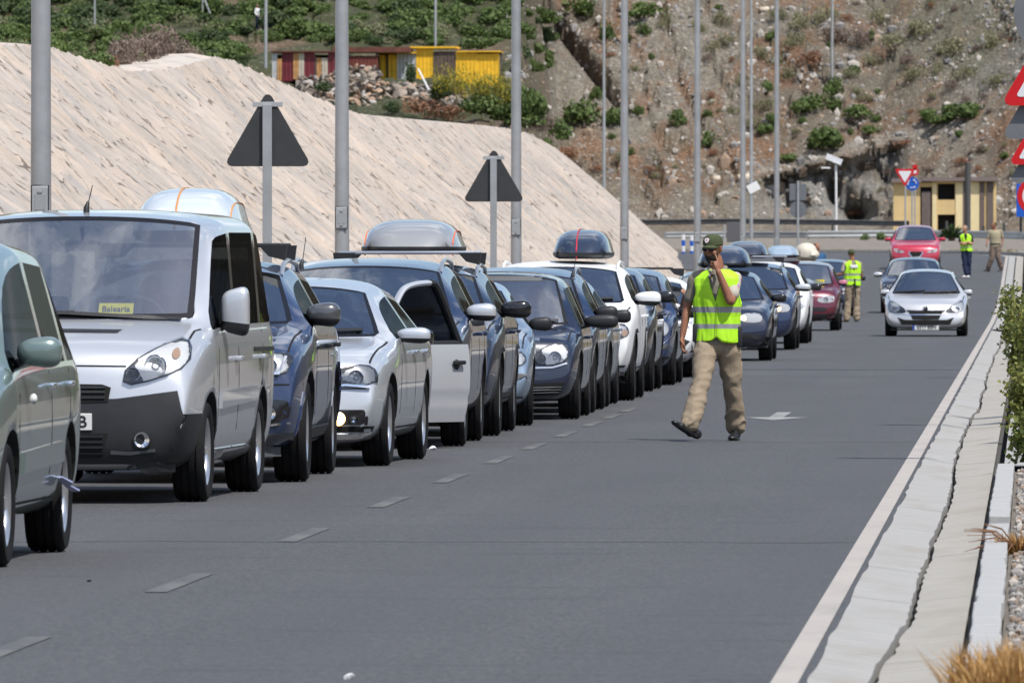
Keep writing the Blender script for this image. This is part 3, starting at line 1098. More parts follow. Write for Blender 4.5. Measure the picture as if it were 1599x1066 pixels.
def noise_(nt, vec, sc, det=5, rough=.6, out=0):
    n = N(nt, 'ShaderNodeTexNoise', i_Scale=sc, i_Detail=float(det), i_Roughness=rough)
    nt.links.new(vec, n.inputs['Vector']); return n.outputs[out]
def mapping(nt, vec, sc, loc=(0, 0, 0), rot=(0, 0, 0)):
    m = N(nt, 'ShaderNodeMapping'); m.inputs['Scale'].default_value = sc; m.inputs['Location'].default_value = loc; m.inputs['Rotation'].default_value = rot
    nt.links.new(vec, m.inputs['Vector']); return m.outputs[0]
def newmat(name, rough=.85):
    m = bpy.data.materials.new(name); m.use_nodes = True
    nt = m.node_tree; b = nt.nodes['Principled BSDF']; b.inputs['Roughness'].default_value = rough
    tc = N(nt, 'ShaderNodeTexCoord')
    _mats[name] = m
    return m, nt, b, tc.outputs['Object']
def bump(nt, b, h, st=.5, dist=.02):
    bp = N(nt, 'ShaderNodeBump'); bp.inputs['Strength'].default_value = st; bp.inputs['Distance'].default_value = dist
    nt.links.new(h, bp.inputs['Height']); nt.links.new(bp.outputs[0], b.inputs['Normal'])

# asphalt
M_ASP, nt, b, oc = newmat('asphalt', .78)
sx = N(nt, 'ShaderNodeSeparateXYZ'); nt.links.new(oc, sx.inputs[0])
lg = noise_(nt, mapping(nt, oc, (1.2, .12, 1)), 1.0, 6, .65)
c0 = ramp(nt, lg, [(.32, (.030, .0315, .0345)), (.5, (.054, .0555, .060)), (.66, (.084, .085, .089))])
fine = noise_(nt, mapping(nt, oc, (1, .4, 1)), 42.0, 4, .8)
fine2 = noise_(nt, mapping(nt, oc, (1, .35, 1)), 16.0, 5, .75)
c1 = mixc(nt, .62, c0, ramp(nt, fine, [(.34, (.018, .018, .019)), (.5, (.07, .071, .074)), (.68, (.22, .22, .215))]))
c1 = mixc(nt, .30, c1, ramp(nt, fine2, [(.35, (.028, .028, .03)), (.5, (.07, .071, .074)), (.66, (.15, .15, .148))]))
# wheel tracks worn along the lane, a dusty edge, dark drip line between them
wv = mth(nt, 'SINE', mth(nt, 'MULTIPLY', sx.outputs[0], 3.6))
c2 = mixc(nt, mth(nt, 'MULTIPLY', mth(nt, 'MULTIPLY_ADD', wv, .5), .35, True), c1, (.066, .067, .071))
st = noise_(nt, mapping(nt, oc, (.5, 2.2, 1)), 1.0, 3, .6)
c3 = mixc(nt, mth(nt, 'MULTIPLY', mth(nt, 'GREATER_THAN', st, .62), .38), c2, (.04, .04, .043))
nt.links.new(c3, b.inputs['Base Color'])
bump(nt, b, fine, .55, .006)
# worn paint
def worn(name, col, base=(.085, .085, .09), thr=.40):
    m, nt, b, oc = newmat(name, .7)
    n1 = noise_(nt, oc, 24, 6, .75); n2 = noise_(nt, mapping(nt, oc, (1, .3, 1)), 2.0, 4, .6)
    f = mth(nt, 'ADD', mth(nt, 'MULTIPLY', n1, .6), mth(nt, 'MULTIPLY', n2, .4))
    r = N(nt, 'ShaderNodeMapRange'); r.inputs[1].default_value = thr - .05; r.inputs[2].default_value = thr + .12; nt.links.new(f, r.inputs[0])
    nt.links.new(mixc(nt, r.outputs[0], base, mixc(nt, n2, tuple(c * .8 for c in col), col)), b.inputs['Base Color'])
    return m
M_LINE = worn('edge_line_paint', (.46, .42, .375), (.27, .255, .235), .36)
M_DASH = worn('worn_lane_paint', (.17, .167, .155), (.07, .07, .073), thr=.48)
M_ARR = worn('arrow_paint', (.34, .34, .325), thr=.42)
# concrete of gutter and kerb
def concrete(name, col, col2, rough=.85):
    m, nt, b, oc = newmat(name, rough)
    n1 = noise_(nt, mapping(nt, oc, (1, .5, 1)), 3.0, 6, .7); n2 = noise_(nt, oc, 40, 4, .7)
    c = mixc(nt, n1, col, col2)
    c = mixc(nt, mth(nt, 'MULTIPLY', mth(nt, 'GREATER_THAN', n2, .66), .6), c, tuple(k * .35 for k in col))
    lines = N(nt, 'ShaderNodeTexWave', wave_type='BANDS', bands_direction='Y'); lines.inputs['Scale'].default_value = 1.1; lines.inputs['Distortion'].default_value = 6; lines.inputs['Detail'].default_value = 4
    nt.links.new(oc, lines.inputs['Vector'])
    c = mixc(nt, mth(nt, 'MULTIPLY', lines.outputs[1], .22), c, tuple(k * .55 for k in col))
    n3 = noise_(nt, mapping(nt, oc, (1.5, .35, 1)), 1.3, 4, .6)
    c = mixc(nt, mth(nt, 'MULTIPLY', mth(nt, 'SUBTRACT', n3, .50), 2.2, True), c, (.27, .235, .18))
    nt.links.new(c, b.inputs['Base Color']); bump(nt, b, n2, .4, .01)
    return m
M_CON = concrete('gutter_concrete', (.32, .315, .295), (.43, .42, .40))
M_CON2 = concrete('gutter_concrete_dusty', (.32, .30, .26), (.44, .415, .37))
M_KERB = concrete('kerb_concrete', (.36, .36, .35), (.46, .46, .45))
M_DIRT, nt, b, oc = newmat('verge_earth', .95)
n1 = noise_(nt, oc, 2.0, 8, .7); n2 = noise_(nt, oc, 30.0, 5, .75)
nt.links.new(mixc(nt, .5, ramp(nt, n1, [(.3, (.13, .105, .08)), (.5, (.22, .19, .15)), (.7, (.30, .27, .22))]), ramp(nt, n2, [(.3, (.08, .07, .06)), (.5, (.24, .21, .18)), (.75, (.42, .40, .36))])), b.inputs['Base Color'])
bump(nt, b, n2, .9, .04)

# ------------------------------------------------------------------ ground, road, verges
ys = np.concatenate([np.arange(-60, 240, 6.0), np.arange(240, 481, 3.0)])
zr_ = np.array([zroad(y) for y in ys])
def strip_mesh(name, x0, x1, mt, dz=0.0, ya=-60, yb=480, nx=2, kind='structure'):
    yy = ys[(ys >= ya) & (ys <= yb)]; zz = zr_[(ys >= ya) & (ys <= yb)]
    f0 = x0 if callable(x0) else (lambda y: x0); f1 = x1 if callable(x1) else (lambda y: x1)
    X = np.array([np.linspace(f0(y), f1(y), nx) for y in yy]); Y = np.repeat(yy[:, None], nx, 1); Z = np.repeat(zz[:, None] + dz, nx, 1)
    o = obj(name, grid_mesh(name, X, Y, Z, mt, smooth=True)); return tag(o, kind=kind)
g = obj('ground', mesh('ground', [(-900, -120, -.12), (700, -120, -.12), (700, 480, -.12), (-900, 480, -.12)], [(0, 1, 2, 3)], M_DIRT)); tag(g, kind='structure')
def redge(y):  # right edge of the asphalt: straight, then bending left round the junction
    return -.85 - (max(0, y - 418) ** 2) * .035
road = strip_mesh('road', lambda y: -10.4 - max(0, y - 380) * .9, lambda y: max(redge(y) + .02, -60), M_ASP, 0, -60, 458, 14)
strip_mesh('roadside', -40, -10.4, M_DIRT, -.03, -60, 400, 6)
# edge line
strip_mesh('edge_line', lambda y: redge(y) - .135, lambda y: redge(y) - .03, M_LINE, .004, -60, 452, 2)
for yy in (None,):
    k = 0
    for (x, y) in ((40, 1015), (275, 910), (460, 835), (600, 784), (702, 747), (783, 718), (840, 697), (890, 678), (930, 662), (965, 650), (995, 640)):
        p = gp(x, y)
        d = obj('lane_dash', mesh('lane_dash', [(-.055, -1.5, 0), (.055, -1.5, 0), (.055, 1.5, 0), (-.055, 1.5, 0)], [(0, 1, 2, 3)], M_DASH), None, (-4.2, p.y, .004)); tag(d, kind='structure')
a0 = gp(1215, 650)
o = obj('road_arrow', mesh('road_arrow', [(-.075, -.2, 0), (.075, -.2, 0), (.075, 3.2, 0), (-.075, 3.2, 0), (-.32, -.2, 0), (.32, -.2, 0), (0, -2.2, 0)], [(0, 1, 2, 3), (4, 6, 5)], M_ARR), None, (a0.x, a0.y - .5, .004)); tag(o, kind='structure')
M_TAR = mat('tar', (.03, .03, .032), .6)
for px_, py_, w_ in ((1300, 588, .10), (1200, 577, .5), (1100, 690, .06), (700, 846, .05)):  # tar lines; the widest strip paints a shadow band across the road
    p = gp(px_, py_)
    V = []; n = 24
    for i in range(n + 1):
        x = -8.2 + 7.2 * i / n
        o_ = (vn(x * 3, p.y, 3) - .5) * .35
        V += [(x, p.y + o_ - w_ / 2, .003), (x, p.y + o_ + w_ / 2 * (.5 + vn(x * 5, 2)), .003)]
    o = obj('tar_and_shade_band', mesh('tar_and_shade_band', V, [(2 * i, 2 * i + 2, 2 * i + 3, 2 * i + 1) for i in range(n)], worn('tar_and_shade', (.05, .05, .054), (.068, .069, .072), thr=.50) if 'tar_and_shade' not in _mats else _mats['tar_and_shade'])); tag(o, kind='structure')

# drain channel: two rows of slabs with a broken joint between them
def slab_row(root, xa, xb, za, zb_, mt, y0, y1, L_, jag_side, name='slab'):
    y = y0; i = 0
    while y < y1:
        l = L_ * (.9 + .2 * rnd.random())
        yn = min(y + l, y1); n = max(3, int((yn - y) / .12))
        dz = rnd.uniform(-.001, .001)
        V = []
        for k in range(n + 1):
            t = y + .002 + (yn - y - .004) * k / n
            j = (vn(t * 2.1, 0, 5 + jag_side) - .5) * .014 + (vn(t * .6, 1, 5) - .5) * .02 + (vn(t * .12, 3, 8) - .5) * .07
            xa_, xb_ = (xa, xb + j) if jag_side > 0 else (xa + j, xb)
            if jag_side > 0: xa_ = xa + (vn(t * .9, 7, 9) - .5) * .02
            zq = zroad(t) + dz
            V += [(xa_, t, zq + za), (xb_, t, zq + zb_), (xa_, t, zq - .1), (xb_, t, zq - .1)]
        F = []
        for k in range(n):
            a = 4 * k
            F += [(a, a + 1, a + 5, a + 4), (a, a + 4, a + 6, a + 2), (a + 1, a + 3, a + 7, a + 5)]
        F += [(0, 2, 3, 1), (4 * n, 4 * n + 1, 4 * n + 3, 4 * n + 2)]
        obj(name, mesh(name, V, F, mt), root)
        y = yn; i += 1
gut = strip_mesh('drain_bed', lambda y: redge(y) + .0, lambda y: redge(y) + .70, M_DRK, -.09, 30, 450, 2)
slab_row(gut, -.845, -.594, .007, -.028, M_CON, 36, 230, 2.6, 1)
slab_row(gut, -.564, -.285, -.036, -.008, M_CON2, 36, 230, 2.6, -1)
gut2 = strip_mesh('gutter', lambda y: redge(y) + .005, lambda y: redge(y) + .25, M_CON, .003, 230, 456, 2)
gut3 = strip_mesh('gutter', lambda y: redge(y) + .29, lambda y: redge(y) + .56, M_CON2, -.004, 230, 456, 2)
fl = strip_mesh('kerb_shade_strip', lambda y: redge(y) + .57, lambda y: redge(y) + .60, mat('kerb_shade', (.07, .065, .055), .95, var=.3), -.02, 30, 200, 2)  # dark strip paints the shadow line at the foot of the kerb
kr = None
y = 38.0
kroot = empty('kerb', (0, 0, 0)); tag(kroot, kind='structure')
kmes = []
for q in range(3):
    m_ = MB(); m_.bbox((-.0625, 0, -.08), (.0625, .992, .075), .008); kmes.append(m_.me('kerb_stone', [M_KERB], False))
while y < 80:
    if not (61.8 < y < 63.2):
        obj('kerb_stone', kmes[rnd.randrange(3)], kroot, (-.1875 + rnd.uniform(-.004, .004), y, rnd.uniform(-.004, .004)), (0, rnd.uniform(-.02, .02), rnd.uniform(-.004, .004)))
    y += 1.0
# far kerb following the bend
V = []; F = []; n = 0
yk = np.concatenate([np.arange(80, 418, 4.0), np.arange(418, 456.5, .5)])
for y in yk:
    x = redge(y) + .64; z = zroad(y); h = .05 if y < 240 else .13
    V += [(x, y, z - .1), (x + .01, y, z + h), (x + .17, y, z + h), (x + .19, y, z - .1)]
for i in range(len(yk) - 1):
    a = 4 * i
    F += [(a, a + 4, a + 5, a + 1), (a + 1, a + 5, a + 6, a + 2), (a + 2, a + 6, a + 7, a + 3)]
x1, y1 = V[-4][0], V[-4][1]
o = obj('kerb', mesh('kerb', V, F, M_CON, False)); tag(o, kind='structure')
o = MB().box((-90, 456.4, 1.6), (x1 + .3, 456.7, 2.03)).build('kerb', [M_CON]); tag(o, kind='structure')
# verge right of the kerb, rising slightly to the right
yy = np.arange(20, 478, 1.0); xx = np.concatenate([np.linspace(-.12, 2.5, 28), np.linspace(3, 40, 22)])
X = np.repeat(xx[None, :], len(yy), 0); Y = np.repeat(yy[:, None], len(xx), 1)
sh = np.array([max(0, (redge(y) + .85)) * 0 - max(0, y - 418) ** 2 * .035 for y in yy])[:, None]
X = X + np.maximum(sh, -70) * np.exp(-np.maximum(0, X) / 60)
Z = np.array([zroad(y) for y in yy])[:, None] + .01 + np.clip(X * .0 + (xx[None, :] + .12) * .05, 0, .35) + (fbm(X * 1.6, Y * 1.6, 2) - .5) * .12 * np.clip((xx[None, :] + .12) * 6, 0, 1)
o = obj('verge', grid_mesh('verge', X, Y, Z, M_DIRT)); tag(o, kind='structure')

# ------------------------------------------------------------------ stone-pitched bank on the left
crest_px = [(-420, 40), (-200, 48), (0, 60), (80, 66), (130, 84), (200, 104), (262, 101), (300, 92), (335, 81), (365, 90), (410, 110), (500, 150), (560, 173), (640, 182), (730, 190), (790, 196), (830, 206), (870, 229), (920, 270), (960, 309), (1000, 346), (1050, 391), (1085, 415)]
cy, cz = [], []
for px_, py_ in crest_px:
    D = 17.6 * FPX / (VPX - px_)
    cy.append(D); cz.append(CAM_H + (HOR - py_) * D / FPX)
cy = np.array(cy); cz = np.array(cz)
M_BANK, nt, b, oc = newmat('stone_pitching', .9)
at_ = N(nt, 'ShaderNodeAttribute', attribute_name='tint')
uvn = N(nt, 'ShaderNodeAttribute', attribute_name='flow')
dist = noise_(nt, uvn.outputs['Vector'], 1.3, 4, .6, 1)
vv = N(nt, 'ShaderNodeVectorMath', operation='MULTIPLY_ADD'); nt.links.new(dist, vv.inputs[0]); vv.inputs[1].default_value = (.55, .55, .0); nt.links.new(uvn.outputs['Vector'], vv.inputs[2])
vo = N(nt, 'ShaderNodeTexVoronoi', feature='DISTANCE_TO_EDGE'); vo.inputs['Scale'].default_value = 1.45; nt.links.new(vv.outputs[0], vo.inputs['Vector'])
vc = N(nt, 'ShaderNodeTexVoronoi', feature='F1'); vc.inputs['Scale'].default_value = 1.45; nt.links.new(vv.outputs[0], vc.inputs['Vector'])
sepc = N(nt, 'ShaderNodeSeparateColor'); nt.links.new(vc.outputs['Color'], sepc.inputs[0])
n_a = noise_(nt, uvn.outputs['Vector'], .55, 5, .6); n_b = noise_(nt, uvn.outputs['Vector'], 5.0, 6, .7); n_c = noise_(nt, uvn.outputs['Vector'], 1.1, 3, .55)
stone = ramp(nt, sepc.outputs[0], [(.0, (.58, .465, .37)), (.35, (.60, .51, .42)), (.62, (.54, .48, .41)), (.82, (.46, .43, .40)), (1, (.39, .385, .38))])
mort = (.60, .53, .45)
big = ramp(nt, n_a, [(.35, (.50, .475, .45)), (.5, (.60, .53, .45)), (.68, (.62, .51, .41))])
c = mixc(nt, .52, stone, big)
c = mixc(nt, mth(nt, 'MULTIPLY', n_b, .35), c, mort)
crk = mth(nt, 'LESS_THAN', vo.outputs[0], mth(nt, 'MULTIPLY', mth(nt, 'MAXIMUM', mth(nt, 'SUBTRACT', n_c, .50), 0.0), .42))
c = mixc(nt, mth(nt, 'MULTIPLY', crk, .78), c, (.11, .09, .07))
hol = mth(nt, 'GREATER_THAN', noise_(nt, uvn.outputs['Vector'], 2.6, 4, .6), .72)
c = mixc(nt, mth(nt, 'MULTIPLY', hol, .5), c, (.18, .16, .14))
c = mixc(nt, 1.0, c, at_.outputs[0], 'MULTIPLY')
nt.links.new(c, b.inputs['Base Color'])
hh = mth(nt, 'ADD', mth(nt, 'MINIMUM', vo.outputs[0], .12), mth(nt, 'MULTIPLY', n_b, .06))
bump(nt, b, hh, .7, .3)
YB = np.concatenate([np.arange(60, 300, .22), np.arange(300, 560, .4)])
U = np.linspace(0, 1, 64)
toeL = np.interp(YB, [0, 330, 380, 430, 480, 520, 560], [11.0, 11.0, 11.6, 13.2, 14.9, 16.6, 17.4])
hc_ = np.interp(YB, cy, cz)
xx = -(toeL[:, None] + (17.6 - toeL[:, None]) * U[None, :])
base = np.array([zroad(y) for y in YB])[:, None] * .6
prof = U[None, :] ** 1.06
ZZ = base - .1 + (hc_[:, None] - base) * prof
lenf = 8.5 * U[None, :] + 0 * YB[:, None]
# each stone stands proud of its joint: cellular relief on the slope
def cells(a, b_, sc, seed):
    x = a * sc; y = b_ * sc
    i = np.floor(x).astype(np.int64); j = np.floor(y).astype(np.int64)
    d1 = np.full(x.shape, 9.0); d2 = np.full(x.shape, 9.0); idv = np.zeros(x.shape)
    for di in (-1, 0, 1):
        for dj in (-1, 0, 1):
            cx_ = i + di + _hash(i + di, j + dj, seed); cy_ = j + dj + _hash(i + di, j + dj, seed + 1)
            d = np.hypot(x - cx_, y - cy_)
            nid = _hash(i + di, j + dj, seed + 2)
            m_ = d < d1
            d2 = np.where(m_, d1, np.minimum(d2, d)); idv = np.where(m_, nid, idv); d1 = np.where(m_, d, d1)
    return d2 - d1, idv
YYb = np.repeat(YB[:, None], 64, 1)
wx = (fbm(YYb * .8, lenf * .8, 11, 3) - .5) * 1.2; wy = (fbm(YYb * .8 + 50, lenf * .8, 14, 3) - .5) * 1.2
e1, id1 = cells(YYb * .8 + wx, lenf + wy, 1.5, 21)
rel = np.minimum(e1, .25) / .25 * .03 * (.4 + id1) + (id1 - .5) * .035 + (fbm(YYb * .25, lenf * .5, 31, 4) - .5) * .5 * np.sin(np.pi * np.clip(U, 0, 1))[None, :] ** .5
ZZ = ZZ + rel * .8 * np.clip((560 - YYb) / 200, .3, 1)
tint = np.clip(.80 + .20 * (id1 - .5) + .22 * (fbm(YYb * .12, lenf * .35, 41, 4) - .5), .5, 1.15)
tcol = np.stack([tint, tint * (1 - .05 * id1), tint * (1 - .08 * id1)], -1)
# plateau behind the crest
extra = np.array([1.03, 1.2, 1.6, 2.6, 5.0])
Xe = -(17.6 * extra)[None, :] + 0 * YB[:, None]
Ze = hc_[:, None] - np.array([.02, .15, .35, .6, 1.0])[None, :]
me = grid_mesh('bank', xx, YYb, ZZ, M_BANK, tcol)
fa = me.attributes.new('flow', 'FLOAT_VECTOR', 'POINT')
fv = np.stack([YYb * .8, lenf, 0 * lenf], -1).reshape(-1, 3); fa.data.foreach_set('vector', fv.ravel())
bank = obj('embankment', me); tag(bank, 'long pale embankment of mortared stones sloping down to the queue', 'embankment')
XT_, YT_, ZT_ = np.concatenate([xx[:, -1:], Xe], 1), np.repeat(YB[:, None], 6, 1), np.concatenate([ZZ[:, -1:] - .03, Ze], 1)
tpm = grid_mesh('bank_top', XT_, YT_, ZT_, M_BANK, np.full(XT_.shape + (3,), .95))
fa = tpm.attributes.new('flow', 'FLOAT_VECTOR', 'POINT'); fa.data.foreach_set('vector', np.stack([YT_ * .8, -XT_ * .6, 0 * XT_], -1).ravel())
tp = obj('bank_top', tpm); tag(tp, kind='structure')

# the hillside on the camera's side of the road, beyond the verge (seen in the reflections)
xs2 = np.concatenate([np.linspace(7, 70, 50)]); ys2 = np.linspace(-80, 420, 170)
X2 = np.repeat(xs2[None, :], 170, 0); Y2 = np.repeat(ys2[:, None], 50, 1)
Z2 = .2 + np.clip(X2 - 9, 0, 40) * .52 * (.55 + .9 * fbm(X2 * .04, Y2 * .03, 131, 3)) + (fbm(X2 * .25, Y2 * .25, 133, 4) - .5) * 3.0 * np.clip((X2 - 8) / 6, 0, 1)
c2_ = np.zeros(X2.shape + (3,)) + np.array((.17, .135, .10)); nq = fbm(X2 * .3, Y2 * .3, 137, 4)
c2_ = c2_ * (1 - np.clip((nq - .48) * 6, 0, 1)[..., None]) + np.array((.07, .085, .04)) * np.clip((nq - .48) * 6, 0, 1)[..., None]
RIGHT_HILL = (X2, Y2, Z2, c2_)
ta = np.linspace(math.pi * .95, math.pi * 2.05, 90); rr2 = np.linspace(0, 1, 14)  # from here: unseen hills behind the camera
Xb = np.cos(ta)[None, :] * (150 + 130 * rr2)[:, None]; Yb = -60 + np.sin(ta)[None, :] * (150 + 130 * rr2)[:, None]
Zb = -.3 + 46 * rr2[:, None] * (.5 + .9 * fbm(np.cos(ta) * 3 + 5, np.sin(ta) * 3 + 5, 151, 3))[None, :] + (fbm(Xb * .05, Yb * .05, 153, 3) - .5) * 6 * np.minimum(rr2 * 4, 1)[:, None]
cb_ = np.zeros(Xb.shape + (3,)) + np.array((.15, .135, .10)); nq = fbm(Xb * .05, Yb * .05, 155, 4)[..., None]; cb_ = cb_ * np.clip(1.6 - nq, .5, 1.3)

# ------------------------------------------------------------------ hillside terrain
M_HILL, nt, b, oc = newmat('hill_soil', .95)
at_ = N(nt, 'ShaderNodeAttribute', attribute_name='tint')
n1 = noise_(nt, oc, .8, 8, .75); n2 = noise_(nt, oc, 3.5, 6, .75)
v1 = N(nt, 'ShaderNodeTexVoronoi', feature='F1'); v1.inputs['Scale'].default_value = 2.3; nt.links.new(oc, v1.inputs['Vector'])
c = mixc(nt, 1.0, at_.outputs[0], ramp(nt, n1, [(.3, (.70, .70, .70)), (.5, (.98, .98, .98)), (.7, (1.28, 1.26, 1.22))]), 'MULTIPLY')
c = mixc(nt, 1.0, c, ramp(nt, n2, [(.32, (.55, .55, .55)), (.52, (1., 1., 1.)), (.7, (1.5, 1.48, 1.42))]), 'MULTIPLY')
sp_ = mth(nt, 'LESS_THAN', v1.outputs['Distance'], .23)
c = mixc(nt, mth(nt, 'MULTIPLY', mth(nt, 'MULTIPLY', sp_, mth(nt, 'GREATER_THAN', n1, .5)), .6), c, (.55, .52, .46))
nt.links.new(c, b.inputs['Base Color'])
bump(nt, b, mth(nt, 'ADD', n2, mth(nt, 'MULTIPLY', n1, 2.0)), 1.0, .5)
o = obj('roadside_hill', grid_mesh('roadside_hill', *RIGHT_HILL[:3], M_HILL, RIGHT_HILL[3])); tag(o, kind='structure')
o = obj('unseen_hills', grid_mesh('unseen_hills', Xb, Yb, Zb, M_HILL, cb_)); tag(o, kind='structure')  # out of view, added to darken the reflections on the car fronts
PXC = np.concatenate([np.arange(-900, -60, 60), np.arange(-60, 1665, 2.6), np.arange(1665, 2600, 60)])
YR = np.concatenate([np.linspace(474, 680, 44), np.linspace(681.5, 850, 125), np.linspace(850.7, 965, 150), np.linspace(975, 1150, 10)])
tanv = (PXC - 799.5) / FPX - math.tan(TH)
PX = np.repeat(PXC[None, :], len(YR), 0); YT = np.repeat(YR[:, None], len(PXC), 1); XT = tanv[None, :] * YT
zL = np.interp(YR, [474, 560, 672, 690, 696, 722, 760, 800, 850, 960, 1150], [2.0, 6.0, 9.6, 11.6, 12.45, 12.9, 17.5, 24.5, 33, 50, 70])[:, None]
toe = 862 - 16 * np.clip((PX - 1380) / 220, 0, 1) + 6 * (fbm(XT * .06, XT * 0, 51) - .5)
u = YT - toe
zR = np.interp(YR, [474, 600, 850, 1150], [2.0, 2.5, 3.5, 4.2])[:, None] + np.where(u > 0, np.minimum(u * .62, 60) * 1.0, 0)
wL = 1 - np.clip((PX - 800) / 75, 0, 1); wL = wL * wL * (3 - 2 * wL)
ZT = zL * wL + zR * (1 - wL)
# cliff and track bench on the right
bench = np.clip((PX - 1150) / 60, 0, 1) * np.clip((1560 - PX) / 60, 0, 1)
slopey = np.clip(u / 6, 0, 1) * (1 - wL) + wL * np.clip((YT - 640) / 60, 0, 1) * .8
n_big = fbm(XT * .07, YT * .05, 61, 4) - .5; n_mid = fbm(XT * .35, YT * .25, 65, 4) - .5; n_sm = fbm(XT * 1.4, YT * 1.2, 71, 3) - .5
rid = 1 - np.abs(2 * fbm(XT * .16 + YT * .05, YT * .05, 77, 4) - 1)
flatshack = np.clip(1 - np.abs(YT - 708) / 16, 0, 1) * wL
ZT = ZT + slopey * (1 - flatshack) * (n_big * 6.0 + n_mid * 1.5 + n_sm * .55 - (rid > .93) * .7) + .25 * n_mid * (1 - slopey)
PYT = HOR - (ZT - CAM_H) / (YT * math.cos(TH) - XT * math.sin(TH)) * FPX
def pl(px_, pts): return np.interp(px_, [p[0] for p in pts], [p[1] for p in pts])
trk = pl(PX, [(1000, 300), (1180, 268), (1260, 250), (1340, 228), (1420, 208), (1490, 195), (1600, 188)])
onT = np.exp(-((PYT - trk) / 9) ** 2) * np.clip((PX - 1150) / 40, 0, 1) * np.clip((1520 - PX) / 40, 0, 1)
rk = np.clip((PX - 1150) / 60, 0, 1) * np.clip((1420 - PX) / 30, 0, 1) * np.clip((PYT - trk - 12) / 10, 0, 1) * np.clip((352 - PYT) / 8, 0, 1)
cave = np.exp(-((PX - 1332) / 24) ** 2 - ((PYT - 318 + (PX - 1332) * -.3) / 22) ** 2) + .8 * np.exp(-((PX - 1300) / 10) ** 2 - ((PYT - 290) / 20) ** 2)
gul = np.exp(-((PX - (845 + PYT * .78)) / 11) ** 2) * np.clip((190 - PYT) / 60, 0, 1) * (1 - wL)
def mixv(a, c, m_): return a * (1 - m_[..., None]) + np.array(c)[None, None, :] * m_[..., None]
n_c = fbm(XT * .10, YT * .10, 81, 4); n_d = fbm(XT * .5, YT * .5, 85, 4)
C = np.zeros(PX.shape + (3,)) + np.array((.235, .205, .165))
C = mixv(C, (.31, .285, .245), np.clip((n_c - .45) * 5, 0, 1))
C = mixv(C, (.27, .15, .085), np.clip((n_d - .50) * 6, 0, 1) * .7)
red = np.exp(-((PYT - (238 - (PX - 1000) * .02)) / 16) ** 2) * np.clip((PX - 840) / 30, 0, 1) * np.clip((1230 - PX) / 60, 0, 1)
C = mixv(C, (.33, .19, .11), red * np.clip((n_d - .3) * 4, 0, 1))
farR = np.clip((PX - 1330) / 150, 0, 1) * np.clip((170 - PYT) / 60, 0, 1)
C = mixv(C, (.20, .205, .155), farR * .75)
C = mixv(C, (.26, .26, .26), farR * np.clip((n_c - .5) * 5, 0, 1))
lf = wL * np.clip((YT - 560) / 80, 0, 1)
C = mixv(C, (.24, .17, .11), lf * .8)
C = mixv(C, (.075, .095, .035), lf * np.clip((n_c - .36) * 6, 0, 1) * .9)
low_ = np.clip((PYT - 296) / 14, 0, 1) * (1 - wL)
C = mixv(C, (.29, .26, .22), low_ * .7)
C = mixv(C, (.37, .345, .31), onT)
C = mixv(C, (.36, .36, .355), rk * np.clip(.55 + (n_d - .45) * 4, 0, 1))
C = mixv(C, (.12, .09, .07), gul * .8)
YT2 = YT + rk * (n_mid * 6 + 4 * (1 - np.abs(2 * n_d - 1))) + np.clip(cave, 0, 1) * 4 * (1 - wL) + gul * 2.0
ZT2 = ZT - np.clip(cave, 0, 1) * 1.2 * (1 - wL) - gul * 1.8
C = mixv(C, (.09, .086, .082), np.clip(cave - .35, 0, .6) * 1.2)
C = np.clip(C * np.array((1.25, 1.21, 1.13)), 0, .6)
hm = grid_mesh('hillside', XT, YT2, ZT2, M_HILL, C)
hill = obj('hillside', hm); tag(hill, kind='structure')
cox = np.stack([XT, YT2, ZT2], -1).reshape(-1, 3)
idx = np.arange(PX.size).reshape(PX.shape)
_f = np.stack([idx[:-1, :-1], idx[:-1, 1:], idx[1:, 1:], idx[1:, :-1]], -1).reshape(-1, 4)
HB = BVHTree.FromPolygons([Vector(p) for p in cox], _f.tolist())
def on_hill(px_, py_):
    o = Vector((0, 0, CAM_H)); d = (at(px_, py_, 100) - o).normalized()
    st_ = o + d * 472
    h = HB.ray_cast(st_, d)
    return h[0]

# ------------------------------------------------------------------ stones
def rock_mesh(mb, c, r_, rg, m=0, sq=.7):
    bm = bmesh.new(); bmesh.ops.create_icosphere(bm, subdivisions=1, radius=1)
    M = Matrix.Rotation(rg.random() * 6.3, 3, 'Z') @ Matrix.Rotation(rg.random() * 1.2 - .6, 3, 'X')
    s = Vector((r_ * rg.uniform(.7, 1.4), r_ * rg.uniform(.7, 1.2), r_ * rg.uniform(.5, .95)))
    for v in bm.verts:
        q = v.co * rg.uniform(.7, 1.25)
        v.co = M @ Vector((q.x * s.x, q.y * s.y, q.z * s.z)) + c
    mb.bm(bm, m)
RV = MB()
M_RK = [mat('pale_stone', (.42, .39, .35), .9, var=.2, vscale=2), mat('grey_stone', (.24, .23, .22), .9, var=.25, vscale=2), mat('tan_stone', (.30, .22, .16), .9, var=.25, vscale=2)]
ico = bmesh.new(); bmesh.ops.create_icosphere(ico, subdivisions=1, radius=1)
iv = np.array([v.co[:] for v in ico.verts]); ifc = np.array([[v.index for v in f.verts] for f in ico.faces]); ico.free()
rg = np.random.RandomState(5)
V = []; F = []; MI = []
cnt = 0
